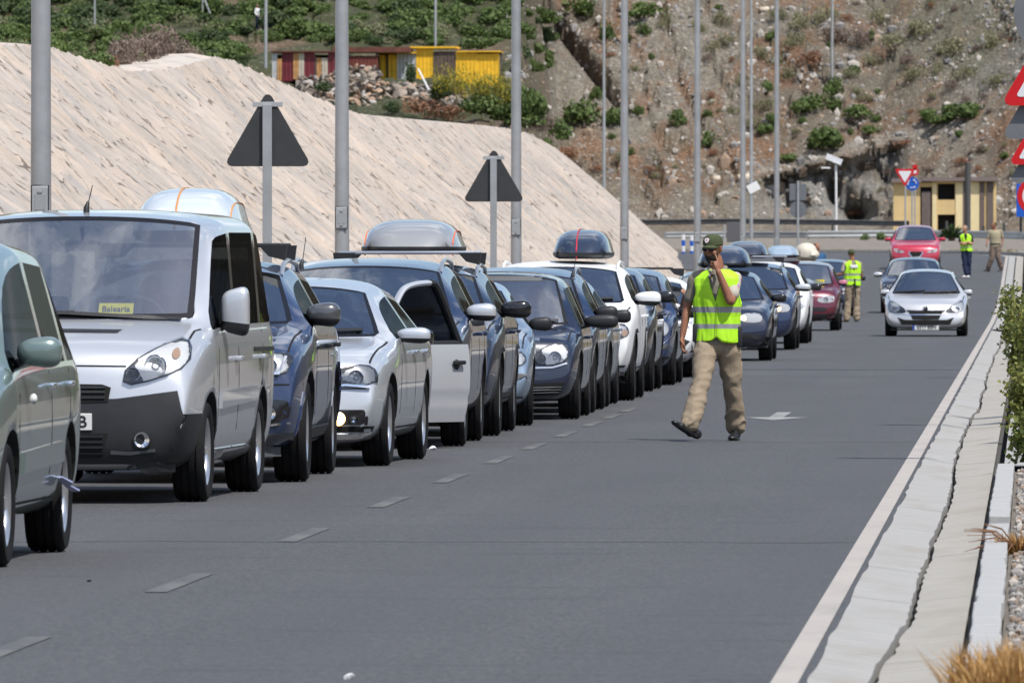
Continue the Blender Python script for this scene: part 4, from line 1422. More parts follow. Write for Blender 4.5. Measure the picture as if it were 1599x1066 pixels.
while cnt < 7500:
    px_ = rg.uniform(790, 1620); py_ = rg.uniform(-10, 352)
    dens = .35 + .65 * (vn(px_ / 45, py_ / 30, 5) > .45)
    if px_ < 900 and py_ > 215: dens = .1
    if rg.rand() > dens: continue
    h = on_hill(px_, py_)
    if h is None: continue
    cnt += 1
    r_ = min(.42, .055 + .05 * rg.pareto(2.4))
    if 250 < py_ < 300 and 1040 < px_ < 1260: r_ *= 2.0
    q = iv * rg.uniform(.7, 1.25, (len(iv), 1)) * (r_ * rg.uniform(.7, 1.4, 3)[None, :]) + np.array(h)[None, :]
    F.append(ifc + len(V) * len(iv)); V.append(q); MI += [int(rg.choice(3, p=[.4, .4, .2]))] * len(ifc)
V = np.concatenate(V); F = np.concatenate(F)
me = mesh('loose_stones', V, F.tolist(), M_RK, False, MI)
o = obj('loose_stones', me); tag(o, 'loose pale and grey stones strewn over the hillside', 'stones', kind='stuff')
for px_, py_, sx_, sz_, lb in ((1163, 278, 13, 7, 'large cream boulder beside the tall lamp posts on the lower slope'), (1119, 280, 7, 6, 'small pale boulder left of the large cream boulder'), (1194, 16, 9, 5, 'pale boulder high on the slope among the shrubs')):
    h = on_hill(px_, py_); s_ = FPX / h.y
    m_ = MB(); bm = bmesh.new(); bmesh.ops.create_icosphere(bm, subdivisions=2, radius=1)
    for v in bm.verts:
        q = v.co * (1 + .25 * noise.noise(v.co * 1.7)); q = Vector([math.copysign(abs(t) ** .7, t) for t in q])
        v.co = Vector((q.x * sx_ / s_, q.y * .6, q.z * sz_ / s_))
    o = m_.bm(bm).build('boulder', [mat('cream_boulder', (.56, .48, .38), .9, var=.2)], None, False, loc=h); tag(o, lb, 'boulder')

# ------------------------------------------------------------------ shrubs
def foliage(n, seed, leaf=.11, flat=.75, core=.0, spiky=0.0, hollow=.35):
    r_ = np.random.RandomState(seed)
    V = np.zeros((n, 4, 3)); 
    lob = [(r_.uniform(-.55, .55), r_.uniform(-.55, .55), r_.uniform(.1, .7), r_.uniform(.35, .6)) for _ in range(9)]
    i = 0
    while i < n:
        lx, ly, lz, lr = lob[r_.randint(9)]
        d = r_.normal(size=3); d /= np.linalg.norm(d)
        rad = lr * (hollow + (1 - hollow) * r_.rand() ** .4)
        c = np.array([lx, ly, lz * flat + .1]) + d * rad * np.array([1, 1, flat])
        if c[2] < 0: continue
        nrm = d + r_.normal(size=3) * .5; nrm /= np.linalg.norm(nrm)
        a = np.cross(nrm, r_.normal(size=3)); a /= np.linalg.norm(a) + 1e-9
        b_ = np.cross(nrm, a)
        if spiky: b_ = b_ * .35; a = a * (1 + spiky)
        s_ = leaf * r_.uniform(.6, 1.3)
        V[i] = [c - a * s_ - b_ * s_ * .5, c + a * s_ * .2 - b_ * s_, c + a * s_ + b_ * s_ * .3, c - a * s_ * .1 + b_ * s_ * .9]
        i += 1
    return V.reshape(-1, 3), np.arange(n * 4).reshape(n, 4)
def leafmat(name, c1, c2, tr=.25):
    m = bpy.data.materials.new(name); m.use_nodes = True; nt = m.node_tree
    b = nt.nodes['Principled BSDF']; b.inputs['Roughness'].default_value = .7
    gi = N(nt, 'ShaderNodeNewGeometry')
    oi = N(nt, 'ShaderNodeObjectInfo')
    f = mth(nt, 'ADD', mth(nt, 'MULTIPLY', gi.outputs['Random Per Island'], .7), mth(nt, 'MULTIPLY', oi.outputs['Random'], .3))
    cc = ramp(nt, f, [(0, c1), (.6, tuple((a + b_) / 2 for a, b_ in zip(c1, c2))), (1, c2)])
    nt.links.new(cc, b.inputs['Base Color'])
    t = N(nt, 'ShaderNodeBsdfTranslucent'); nt.links.new(cc, t.inputs[0])
    mx = N(nt, 'ShaderNodeMixShader'); mx.inputs[0].default_value = tr
    out = nt.nodes['Material Output']
    nt.links.new(b.outputs[0], mx.inputs[1]); nt.links.new(t.outputs[0], mx.inputs[2]); nt.links.new(mx.outputs[0], out.inputs[0])
    _mats[name] = m
    return m
L_GRN = leafmat('green_leaves', (.055, .095, .022), (.15, .21, .055))
L_DKG = leafmat('dark_green_leaves', (.035, .06, .02), (.085, .125, .04))
L_OLV = leafmat('olive_leaves', (.16, .16, .085), (.31, .30, .17))
L_DRY = leafmat('dry_twigs', (.13, .09, .07), (.26, .20, .16), .1)
L_RED = leafmat('rust_brush', (.20, .09, .045), (.34, .18, .10), .1)
L_YEL = leafmat('yellow_broom', (.06, .10, .02), (.62, .48, .04), .2)
BM = {}
for k, (mt_, n, lf_, sp_) in {'green': (L_GRN, 620, .085, 0), 'dark': (L_DKG, 620, .085, 0), 'olive': (L_OLV, 560, .08, .2), 'dry': (L_DRY, 620, .07, .9), 'rust': (L_RED, 480, .08, .6), 'yellow': (L_YEL, 700, .06, .4)}.items():
    BM[k] = []
    for q in range(3):
        V, F = foliage(n, 100 + q * 7 + len(k), lf_, .75, spiky=sp_)
        BM[k].append(mesh('foliage', V, F.tolist(), mt_, False))
def slope_label(k, px_, py_, w_):
    hz_ = ['left of the third lamp post', 'between the third and fourth lamp posts', 'between the fourth and fifth lamp posts', 'between the fifth and sixth lamp posts', 'near the seventh lamp post', 'above the grey cliff', 'above the yellow building']
    i = int(np.searchsorted([806, 975, 1089, 1160, 1245, 1392], px_))
    v_ = 'high' if py_ < 75 else ('midway' if py_ < 160 else 'low')
    return '%s %s %s on the stony slope %s' % ('small' if w_ < 24 else ('medium' if w_ < 42 else 'large'), {'green': 'green shrub', 'olive': 'olive shrub', 'dry': 'grey brown bush', 'rust': 'rusty bush'}[k], v_, hz_[i])
def bush(kind, p, wd, hg, label, group, name='shrub'):
    o = obj(name, BM[kind][rnd.randrange(3)], None, p, (0, 0, rnd.random() * 6.28))
    o.scale = (wd / 1.9, wd / 1.9, hg / 1.05)
    tag(o, label, 'shrub', group)
    return o
LAB = {'green': ('bright green shrub growing on the stony slope', 'green shrubs on the stony slope'), 'olive': ('pale olive shrub growing high on the stony slope', 'olive shrubs on the stony slope'),
       'dry': ('grey brown twiggy bush on the slope', 'dry bushes on the slope'), 'rust': ('rust coloured dry brush on the slope', 'rusty brush on the slope'), 'dark': ('dark green shrub on the left hillside', 'dark green shrubs on the left hillside')}
GB = [(912, 172, 60, 38), (958, 182, 38, 32), (1060, 182, 28, 28), (1107, 216, 32, 26), (1104, 176, 18, 14), (1286, 216, 66, 42), (945, 50, 26, 36), (900, 10, 66, 30), (853, 90, 32, 30), (822, 48, 30, 26),
      (1002, 44, 24, 20), (1005, 14, 60, 26), (930, 144, 22, 22), (1196, 136, 24, 24), (1305, 134, 36, 30), (1268, 160, 56, 30), (1342, 172, 44, 22), (1328, 204, 14, 12), (1300, 162, 30, 26), (1518, 172, 60, 26),
      (1470, 186, 50, 18), (1196, 200, 30, 18), (984, 58, 12, 12), (1018, 86, 12, 10), (1205, 184, 24, 20), (830, 100, 20, 24), (740, 66, 60, 22), (770, 22, 60, 26), (708, 30, 50, 26), (806, 44, 44, 24), (1230, 245, 40, 14), (1360, 200, 26, 14), (1452, 178, 40, 20), (826, 160, 40, 50), (1490, 172, 34, 24)]
for px_, py_, w_, h_ in GB:
    p = on_hill(px_, py_ + h_ * .45)
    if p: bush('green', p - Vector((0, 0, .1)), w_ * p.y / FPX * 1.15, h_ * p.y / FPX * 1.15, slope_label('green', px_, py_, w_), LAB['green'][1])
OB = [(1212, 20, 40, 30), (1130, 26, 36, 34), (1040, 30, 40, 40), (1110, 70, 30, 26), (1136, 60, 40, 30), (1185, 80, 34, 34), (1210, 90, 44, 34), (1250, 30, 60, 40), (1240, 60, 50, 36), (1225, 110, 40, 30), (1190, 160, 40, 30), (1180, 190, 40, 30),
      (1290, 20, 50, 40), (1285, 150, 40, 26), (1350, 150, 34, 20), (1400, 60, 60, 30), (1440, 40, 60, 40), (1480, 70, 60, 40), (1505, 110, 50, 30), (1430, 110, 50, 36), (1380, 20, 50, 40), (1540, 60, 50, 40), (1560, 120, 50, 30), (1330, 110, 34, 24), (1360, 90, 40, 24), (1160, 120, 36, 26), (1090, 40, 30, 24)]
for px_, py_, w_, h_ in OB:
    p = on_hill(px_, py_ + h_ * .4)
    if p: bush('olive', p - Vector((0, 0, .1)), w_ * p.y / FPX, h_ * p.y / FPX * .9, slope_label('olive', px_, py_, w_), LAB['olive'][1])
for px_, py_, w_, h_, k in ((1262, 92, 60, 32, 'rust'), (1300, 50, 50, 36, 'dry'), (1340, 60, 40, 40, 'dry'), (1410, 222, 34, 16, 'rust'), (1350, 258, 40, 16, 'dry'), (1450, 262, 40, 14, 'dry'), (1500, 250, 40, 14, 'rust'), (1420, 90, 30, 20, 'dry'),
                         (880, 235, 50, 26, 'rust'), (850, 225, 50, 26, 'green'), (900, 255, 40, 20, 'dry'), (930, 262, 40, 14, 'rust'), (1010, 262, 40, 12, 'rust'), (1386, 265, 40, 18, 'dry'), (1490, 130, 30, 18, 'dry'), (1330, 330, 40, 12, 'rust'), (1400, 340, 40, 10, 'dry')):
    p = on_hill(px_, py_ + h_ * .4)
    if p: bush(k, p - Vector((0, 0, .1)), w_ * p.y / FPX, h_ * p.y / FPX, slope_label(k, px_, py_, w_), LAB[k][1])
# scattered little shrubs give the slope its mottling
nn = 0
while nn < 110:
    px_ = rg.uniform(840, 1620); py_ = rg.uniform(-5, 300)
    k = rg.choice(['olive', 'dry', 'rust', 'green'], p=[.38, .32, .14, .16])
    if px_ < 1300 and rg.rand() < .5: continue
    p = on_hill(px_, py_)
    if p is None: continue
    if abs(py_ - float(np.interp(px_, [1180, 1490], [268, 195]))) < 16 and px_ > 1150: continue
    w_ = rg.uniform(8, 26) * p.y / FPX
    bush(k, p - Vector((0, 0, .08)), w_, w_ * .7, slope_label(k, px_, py_, 10), LAB[k][1]); nn += 1
# dense cover on the left hillside: one thicket nobody could count
nn = 0; CV = []; CI = []
src = {}
for k in ('green', 'dark', 'olive'):
    for q in range(3):
        m_ = BM[k][q]; c_ = np.empty(len(m_.vertices) * 3); m_.vertices.foreach_get('co', c_); src[(k, q)] = c_.reshape(-1, 3)
while nn < 420:
    px_ = rg.uniform(-40, 860); py_ = rg.uniform(-20, 122)
    if 415 < px_ < 800 and 70 < py_ < 178: continue
    if 425 < px_ < 540 and 26 < py_ < 52 and rg.rand() < .92: continue
    if 545 < px_ < 600 and 10 < py_ < 34 and rg.rand() < .85: continue
    if abs(px_ - 402) < 12 and py_ > 20: continue
    if px_ > 690 and rg.rand() < .7: continue
    p = on_hill(px_, py_)
    if p is None: continue
    nn += 1
    w_ = rg.uniform(26, 66) * p.y / FPX; h_ = w_ * rg.uniform(.35, .62)
    k = rg.choice(['green', 'dark', 'olive'], p=[.25, .7, .05] if (px_ < 360 and py_ < 45) else [.66, .24, .10])
    c_ = src[(k, rg.randint(3))]; a_ = rg.rand() * 6.28
    x_ = c_[:, 0] * math.cos(a_) - c_[:, 1] * math.sin(a_); y_ = c_[:, 0] * math.sin(a_) + c_[:, 1] * math.cos(a_)
    CV.append(np.stack([x_ * w_ / 1.9 + p.x, y_ * w_ / 1.9 + p.y, c_[:, 2] * h_ / 1.05 + p.z - .15], 1))
    CI.append(np.full(len(c_) // 4, {'green': 0, 'dark': 1, 'olive': 2}[k]))
CV = np.concatenate(CV); CI = np.concatenate(CI)
me = mesh('scrub', CV, np.arange(len(CV)).reshape(-1, 4).tolist(), [L_GRN, L_DKG, L_OLV], False, CI.astype(int).tolist())
o = obj('scrub', me); tag(o, 'dense green scrub covering the left hillside', 'scrub', kind='stuff')
# brush along the top of the bank
def crest_pt(px_, back=.8):
    D = (17.6 + back) * FPX / (VPX - px_)
    return Vector((-(17.6 + back), D, float(np.interp(D, cy, cz)) - .15))
for px_, w_, h_, k in ((15, 40, 24, 'green'), (32, 44, 30, 'rust'), (60, 40, 34, 'green'), (92, 40, 52, 'green'), (120, 40, 26, 'green'), (150, 50, 34, 'green'), (172, 30, 28, 'rust'), (190, 60, 52, 'dry'), (214, 30, 22, 'green'), (222, 60, 50, 'dry'), (250, 70, 48, 'dry'),
                       (275, 60, 40, 'dry'), (298, 50, 30, 'dry'), (318, 30, 20, 'olive'), (-10, 40, 30, 'green'), (380, 40, 30, 'green'), (402, 40, 24, 'dark'), (205, 50, 50, 'dry'), (236, 56, 56, 'dry')):
    p = crest_pt(px_, 1.2); s_ = p.y / FPX
    bush(k, p, w_ * s_ * 1.2, h_ * s_ * 1.15, {'green': 'green shrub at the top edge of the pale embankment', 'dry': 'grey brown twiggy brush at the top edge of the pale embankment', 'rust': 'rusty dry brush at the top edge of the pale embankment', 'olive': 'pale olive tuft at the top edge of the pale embankment', 'dark': 'dark green shrub at the top edge of the pale embankment'}[k], k + ' shrubs along the embankment top')
# ------------------------------------------------------------------ the vehicles of this photograph
P_SIL = paint('silver_paint', (.60, .625, .66), .42, .33)
P_SIL2 = paint('pale_silver_paint', (.60, .64, .69), .38, .32)
P_GRN = paint('sage_green_paint', (.19, .26, .24), .4, .3)
P_NAVY = paint('navy_paint', (.012, .026, .075), .12, .28)
P_NAVY2 = paint('dark_blue_paint', (.007, .014, .04), .1, .28)
P_BLUE = paint('blue_paint', (.014, .032, .095), .12, .28)
P_BLKB = paint('blue_black_paint', (.008, .01, .018), .1, .28)
P_LBL = paint('ice_blue_paint', (.26, .36, .48), .5, .28)
P_GREY = paint('steel_grey_paint', (.20, .25, .31), .5, .28)
P_WHT = paint('white_paint', (.76, .77, .78), .0, .3); P_WHT.node_tree.nodes['Principled BSDF'].inputs['Coat Weight'].default_value = 0; P_WHT.node_tree.nodes['Principled BSDF'].inputs['Specular IOR Level'].default_value = .2
P_MAR = paint('maroon_paint', (.13, .012, .03), .25, .28)
P_RED = paint('crimson_paint', (.50, .012, .05), .15, .3)
P_MGRY = paint('gunmetal_mirror', (.10, .105, .11), .4, .25)

BASE = dict(W=1.8, L=4.4, H=1.5, gc=.18, zf=.74, zc=.97, zb=.98, yc=1.18, yt=1.95, ye=3.75, yg=4.2, wr=.72, fo=.86, wb=2.65, r=.32,
            ybp=2.55, mirx=-.055, rim='five', seatz=.45)
def spec(**k):
    s = dict(BASE); s.update(k); return s

def grille_slats(root, bvh, x0, x1, zs, wd=.012, mt=None):
    for z in zs:
        strip(bvh, root, 'grille_slat', [(x0, z), (x1, z)], wd, 'front', mt or M_BLK, .03, .02, .08)

def place(S, px, py, rz=0.0, cx=None):
    """origin from the pixel where the outer front tyre (or the front centre) meets the road"""
    p = gp(px, py)
    if cx: return p
    o = Matrix.Rotation(rz, 3, 'Z') @ Vector((S['W'] / 2 - .015, S['fo'], 0))
    return p - o
BV = []
# 0 -- green people carrier, cut by the left edge
S = spec(W=1.81, L=4.65, H=1.74, gc=.20, zf=.82, zc=1.07, zb=1.02, zbf=1.0, yc=.95, yt=1.85, ye=4.2, yg=4.5, wr=.78, fo=.93, wb=2.84, r=.325, ybp=2.75, ydp=3.75,
         paint=P_GRN, rim='five', mir=(.12, .085, .085), mirz=.04, mirx=-.04, mirlow=False, mould=.53, handle=M_CHR, sub=2,
         head=[(.40, .66), (.40, .82), (.72, .88), (.84, .80), (.80, .66)], bulbs=[(.6, .76, .06)])
rz = R(-.9)
car0, b0 = make_car('minivan', S, place(S, 15, 884.6, rz), rz, 'sage green people carrier cut off by the left edge of the photo', 'minivan')
for y_, z_ in ((1.9, .86),):
    h = b0.ray_cast(Vector((3, y_, z_)), Vector((-1, 0, 0)))[0]
    if h: MB().ell(h, (.02, .045, .028), 0, 12, 8).build('side_indicator', [M_WHT], car0, True)
# blue and white ribbon caught on the sill by the rear wheel
rb = MB(); h = Vector((.905, 3.35, .40))
rb.tube([h + Vector((0, -.12, .02)), h + Vector((.03, 0, -.01)), h + Vector((.02, .1, -.03)), h + Vector((.05, .22, -.06))], [.02, .035, .02, .03], 6, flat=.3)
o_ = rb.build('ribbon', [mat('ribbon_cloth', (.5, .56, .85), .7)], None, True); o_.matrix_world = Matrix.Translation(car0.location) @ Matrix.Rotation(rz, 4, 'Z')
tag(o_, 'small blue and white ribbon tied at the sill of the green people carrier', 'ribbon')

# 1 -- silver passenger van
S = spec(W=1.895, L=4.81, H=1.945, gc=.21, zf=.93, zc=1.17, zb=1.13, zbf=1.12, yc=.98, yt=1.72, ye=4.55, yg=4.72, wr=.885, fo=.88, wb=3.0, r=.33, ybp=2.35, ydp=3.85, dpil=True,
         rf=.05, rr=.03, lean=.10, bulge=.20, hoodcurve=.7, crown=.03, paint=P_SIL, rim='seven', mir=(.095, .165, .08), mirx=-.02, mirz=.075, miry=.62, mirlow=True, mirp=.5, mirpaint=P_SIL, zt=1.0,
         sill=None, mould=.66, hz=.93, glass=M_SWN, sub=2, tw=.22, zg=1.15,
         head=[(.45, .765), (.47, .90), (.76, 1.075), (.85, 1.05), (.865, .90), (.68, .815)], bulbs=[(.52, .845, .045), (.66, .90, .075)], lampbase=M_REFW,
         amber=[(.745, .985), (.78, 1.02), (.81, .96), (.77, .93)],  # brown patch painted for a reflection in the headlamp
         fogs=[(.585, .42, .05, 0)], antenna=(-.02, 1.95, .18), plate=('ZB', .535, 0), seatz=.62,
         wipers=[((-.70, 1.20), (.02, 1.235)), ((-.12, 1.235), (.72, 1.19))],
         panels=[('bumper_cover', sym([(0, .19), (.80, .20), (.88, .25), (.905, .58), (.842, .565), (.80, .735), (.42, .685), (0, .67)]), M_BLK, 0, .012),
                 ('grille', sym([(0, .655), (.36, .665), (.375, .755), (.32, .775), (0, .78)]), M_DRK, 0, .020),
                 ('lower_intake', sym([(0, .30), (.32, .31), (.36, .46), (0, .46)]), M_DRK, 0, .022),
                 ('cowl_vent', [(-.55, 1.118), (.36, 1.108), (.38, 1.128), (-.53, 1.14)], M_BLK, 0, .006)],
         strips=[('bonnet_edge', [(-.47, .895), (0, .90), (.47, .895)], .010, 'front', M_DRK, .002),
                 ('bumper_step', [(.38, .34), (.50, .335), (.66, .355)], .02, 'front', mat('grey_plastic', (.09, .095, .1), .5), .028)])
rz = R(-2.3)
car1, b1 = make_car('van', S, place(S, 327, 782.7, rz), rz, 'silver passenger van with a black bumper and a yellow card behind its windscreen', 'van')
panel(b1, car1, 'bumper_cover', [(.14, .225), (.50, .245), (.455, .42), (.52, .585), (.14, .585)], 'right', M_BLK, .012, .02, .04)
grille_slats(car1, b1, -.34, .34, (.69, .725, .755))
grille_slats(car1, b1, -.33, .33, (.335, .37, .405, .44))
# sliding door track and side lettering blobs are reflections in the photograph; only the track is built
strip(b1, car1, 'door_track', [(3.3, .98), (4.5, .975)], .03, 'right', M_BLK, .01, .02, .1)
panel(b1, car1, 'sill_panel', [(1.36, .235), (3.45, .235), (3.42, .33), (1.36, .33)], 'right', P_SIL, .02, .03, .1)
# things seen through the windscreen
cd = MB(); cd.box((-.115, -.002, 0), (.115, .002, .10))
card = cd.build('card', [mat('yellow_card', (.90, .74, .0), .6)])
tag(card, 'yellow card lettered Balearia lying behind the windscreen of the silver van', 'card')
Mv = Matrix.Translation(car1.location) @ Matrix.Rotation(rz, 4, 'Z')
h = b1.ray_cast(Vector((.285, -3, 1.235)), Vector((0, 1, 0)))[0]
card.matrix_world = Mv @ Matrix.Translation((.285, h.y + .03, 1.222)) @ Matrix.Rotation(R(-38), 4, 'X')
tm = text_mesh('Balearia', .068, M_INK, .0008, sx=.88, bold=.001)
obj('lettering', tm, card, (0, -.004, .048), (R(90), 0, 0))
CARDINFO = (h,)
MB().bbox((-.20, 1.25, 1.16), (-.45, 1.30, 1.30), .01) if False else None

# 2 -- dark blue SUV with empty roof bars
S = spec(W=1.90, L=4.63, H=1.60, gc=.22, zf=.90, zc=1.10, zb=1.06, yc=1.15, yt=1.95, ye=4.0, yg=4.4, wr=.74, fo=.90, wb=2.81, r=.365, ybp=2.65, paint=P_BLUE, rim='ten', tw=.24,
         mir=(.125, .09, .09), mirx=-.09, mirz=.09, mirpaint=P_MGRY, handle=M_BLK, sill=.12, archtrim='body',
         head=[(.44, .765), (.44, .905), (.80, .925), (.865, .89), (.80, .755)], bulbs=[(.56, .835, .05), (.70, .835, .055)],
         fogs=[(.70, .50, .05, 0)], rails=M_ALU, bars=(2.0, 3.0), barw=.66, seatz=.5,
         panels=[('grille', sym([(0, .42), (.30, .43), (.36, .62), (.38, .88), (.3, .90), (0, .90)]), M_DRK, 0, .012),
                 ('side_intake', [(.5, .40), (.83, .44), (.86, .58), (.72, .60), (.52, .57)], M_GLB, 1, .006),
                 ('side_intake', [(-.5, .40), (-.83, .44), (-.86, .58), (-.72, .60), (-.52, .57)], M_GLB, 1, .006),
                 ('skid_plate', sym([(0, .19), (.82, .20), (.86, .36), (0, .34)]), mat('grey_plastic', (.09, .095, .1), .5), 0, .012)],
         strips=[('lamp_line', [(.46, .785), (.76, .775), (.80, .89)], .02, 'front', M_CHR, .034), ('bumper_crease', [(-.84, .70), (.84, .70)], .012, 'front', M_DRK, .003),
                 ('bumper_crease', [(.50, .39), (.84, .43)], .014, 'front', M_CHR, .012)])
car2, b2 = make_car('suv', S, place(S, 482.5, 751.5, 0), 0, 'dark blue SUV with a pale roof box, directly behind the silver van', 'SUV')
roof_box(S, car2, -.07, 2.0, 4.0, .80, .40, paint('pale_box_shell', (.62, .68, .72), .05, .35), 'pale blue white roof box on the dark blue SUV behind the silver van', z0=1.71, strap=mat('teal_orange_strap', (.55, .25, .08), .7), strapx=(-.06, .42))
roof_strap = None

# 3 -- silver saloon with one fog lamp lit
S = spec(W=1.82, L=4.77, H=1.45, gc=.17, zf=.785, zc=.965, zb=.96, yc=1.28, yt=2.02, ye=3.35, yg=4.05, wr=.70, fo=.95, wb=2.71, r=.325, ybp=2.62, ydp=3.55, boot=True, zg=1.04, quarter=False,
         paint=P_SIL2, rim='five', mir=(.135, .065, .065), mirx=-.06, mirz=.03, miry=.5, lean=.10, bulge=.24, handle=M_CHR, doorend=3.55,
         head=[(.42, .61), (.42, .735), (.60, .755), (.76, .785), (.845, .73), (.845, .625)], bulbs=[(.55, .675, .055), (.70, .685, .06)], lampbase=mat('smoked_reflector', (.30, .31, .32), .3, .5),
         fogs=[(.69, .365, .03, 0)],
         panels=[('fog_housing', [(.48, .325), (.78, .325), (.79, .38), (.76, .44), (.48, .44)], M_GLB, 0, .006),
                 ('fog_housing', [(-.48, .325), (-.78, .325), (-.79, .38), (-.76, .44), (-.48, .44)], M_GLB, 0, .006),
                 ('grille', sym([(0, .60), (.36, .60), (.42, .75), (0, .76)]), M_DRK, 0, .008),
                 ('lower_intake', sym([(0, .27), (.80, .27), (.82, .315), (0, .315)]), M_DRK, 0, .006)],
         strips=[('chrome_strip', [(-.80, .245), (-.5, .235), (.5, .235), (.80, .245)], .035, 'front', M_CHR, .012), ('lamp_line', [(.42, .605), (.62, .625), (.80, .61)], .018, 'front', M_CHR, .03),
                 ('bumper_seam', [(-.84, .60), (.84, .60)], .008, 'front', M_DRK, .002)])
rz = R(-2.3)
car3, b3 = make_car('sedan', S, place(S, 611, 726.7, rz), rz, 'silver saloon car with one fog lamp glowing and a driver in pale clothes', 'car')
for s in (-1, 1):
    h = b3.ray_cast(Vector((.575 * s, -3, .372)), Vector((0, 1, 0)))[0]
    MB().lathe([(.052, -.012), (.048, -.022), (.001, -.03)], 18, 'y', h).build('fog_lamp', [M_LIT if s > 0 else M_CHR], car3, True)

# 4 -- small silver hatchback hidden behind the saloon: its driver's door stands open
S = spec(W=1.66, L=3.2, H=1.37, gc=.18, zf=.68, zc=.90, zb=.92, yc=.85, yt=1.5, ye=2.6, yg=3.0, wr=.70, fo=.66, wb=2.0, r=.28, ybp=2.0, ydp=2.45, paint=P_SIL, quarter=False, rim='cap', far=True, skip=('side_windowR2',), drv=1,
         head=[(.40, .52), (.42, .66), (.66, .70), (.74, .6), (.68, .52)])
c4 = at(612, 0, 88.55); c4loc = Vector((-6.24, c4.y - .0, 0))
car4, b4 = make_car('hatchback', S, c4loc, 0, 'small silver hatchback behind the silver saloon, its door wide open', 'car')
# the open door: skin, window frame, glass, handle, black mirror, built flat in XZ then swung out
do = [(0, .21), (.02, .35), (.0, .62), (0, .88), (.30, 1.22), (.36, 1.27), (.62, 1.30), (.70, 1.285), (.98, .90), (1.04, .86), (1.05, .62), (1.02, .38), (.97, .20)]
door = MB()
dsk = [(0, .24), (.0, .86), (1.03, .875), (1.05, .62), (1.03, .36), (.99, .22)]
V = []; F = []
zs_ = np.linspace(0, 1, 14); xs_ = np.linspace(0, 1, 10)
for z in zs_:
    for x in xs_:
        zz = .22 + .65 * z; xx = x * (1.04 - .05 * (1 - z) ** 2)
        V.append((xx, -.075 - .05 * math.sin(z * math.pi * .8 + .3) + .012 * (abs(zz - .42) < .03), zz))
for j in range(13):
    for i in range(9):
        a = j * 10 + i; F.append((a, a + 1, a + 11, a + 10))
n0 = len(V)
V += [(v[0], .03, v[2]) for v in V[:n0]]
F += [tuple(reversed([q + n0 for q in f])) for f in F[:117]]
for i in range(9):
    F += [(i, n0 + i, n0 + i + 1, i + 1), (130 + i, 131 + i, n0 + 131 + i, n0 + 130 + i)]
for j in range(13):
    F += [(j * 10, j * 10 + 10, n0 + j * 10 + 10, n0 + j * 10), (j * 10 + 9, n0 + j * 10 + 9, n0 + j * 10 + 19, j * 10 + 19)]
door.add(V, F)
dob = door.build('open_door', [P_SIL], car4, True)
tag(dob, 'door swung open towards the road')
hx, hy = .80, 1.15
dob.location = (hx, hy + .02, 0); dob.rotation_euler = (0, 0, R(52))
fr = MB()
arc = chaikin([(.0, .86), (.10, 1.06), (.24, 1.30), (.34, 1.365), (.62, 1.39), (.70, 1.365), (.98, .88)], 2, False)
fr.tube([(x, -.03, z) for x, z in arc[:-9]], .032, 8, flat=.8)
fr.build('window_frame', [P_SIL], dob, True)
fr = MB(); fr.tube([(x, -.035, z) for x, z in arc[-10:]], .04, 8, flat=.8); fr.tube([(.02, -.05, .88), (1.0, -.05, .885)], .02, 8)
fr.build('window_seal', [M_BLK], dob, True)
gg = MB(); gg.prism([(x, z) for x, z in arc] + [(.9, .87), (.05, .87)], -.03, -.026); gg.build('door_glass', [M_SWN], dob)
hb = MB(); hb.bbox((.80, -.165, .70), (.94, -.125, .735), .012); hb.ell((.86, -.12, .70), (.04, .01, .045)); hb.build('door_handle', [M_BLK], dob, True)
mb = MB(); mb.ell((.35, -.16, .93), (.15, .07, .085), nu=18, nv=10, p=.75); mb.tube([(.22, -.05, .86), (.26, -.12, .88)], .03, 8); mb.build('mirror', [M_GLB], dob, True)

# 5 -- dark blue SUV carrying the grey box
S = spec(W=1.86, L=4.6, H=1.60, gc=.22, zf=.86, zc=1.08, zb=1.04, yc=1.1, yt=1.85, ye=4.0, yg=4.4, wr=.74, fo=.90, wb=2.70, r=.345, ybp=2.6, paint=P_NAVY, rim='five',
         mir=(.13, .08, .075), mirz=.05, mirpaint=P_SIL, rails=M_ALU,
         head=[(.42, .68), (.42, .82), (.74, .86), (.84, .78), (.78, .68)], bulbs=[(.6, .76, .05)], fogs=[(.66, .42, .045, 0)], antenna=(-.56, 2.0, .26),
         panels=[('grille', sym([(0, .62), (.34, .62), (.38, .80), (0, .82)]), M_DRK, 0, .01), ('lower_intake', sym([(0, .22), (.7, .24), (.66, .38), (0, .38)]), M_DRK, 0, .01)])
car5, b5 = make_car('suv', S, place(S, 727.8, 696.2, 0), 0, 'navy SUV with silver roof rails just behind the open silver door', 'SUV')
# 6 -- near-black SUV
S = spec(W=1.84, L=4.5, H=1.55, gc=.21, zf=.84, zc=1.05, zb=1.02, yc=1.15, yt=1.9, ye=3.9, yg=4.3, wr=.73, fo=.9, wb=2.70, r=.345, ybp=2.6, paint=P_NAVY2, rim='ten',
         mir=(.14, .085, .085), mirz=.08, mirpaint=M_GLB, rails=M_ALU, bars=(2.0, 3.0), barw=.62, barmat=M_ALU, sill=.14, archtrim='black',
         head=[(.45, .70), (.46, .80), (.80, .875), (.86, .84), (.76, .70)], bulbs=[(.62, .77, .05)], fogs=[(.7, .40, .04, 0)],
         panels=[('grille', sym([(0, .50), (.34, .52), (.42, .72), (0, .74)]), M_DRK, 0, .01), ('lower_cladding', sym([(0, .20), (.84, .21), (.87, .40), (0, .36)]), M_BLK, 0, .01)])
car6, b6 = make_car('suv', S, place(S, 781.8, 680, 0), 0, 'near black SUV with big black mirrors carrying the long grey roof box', 'SUV')
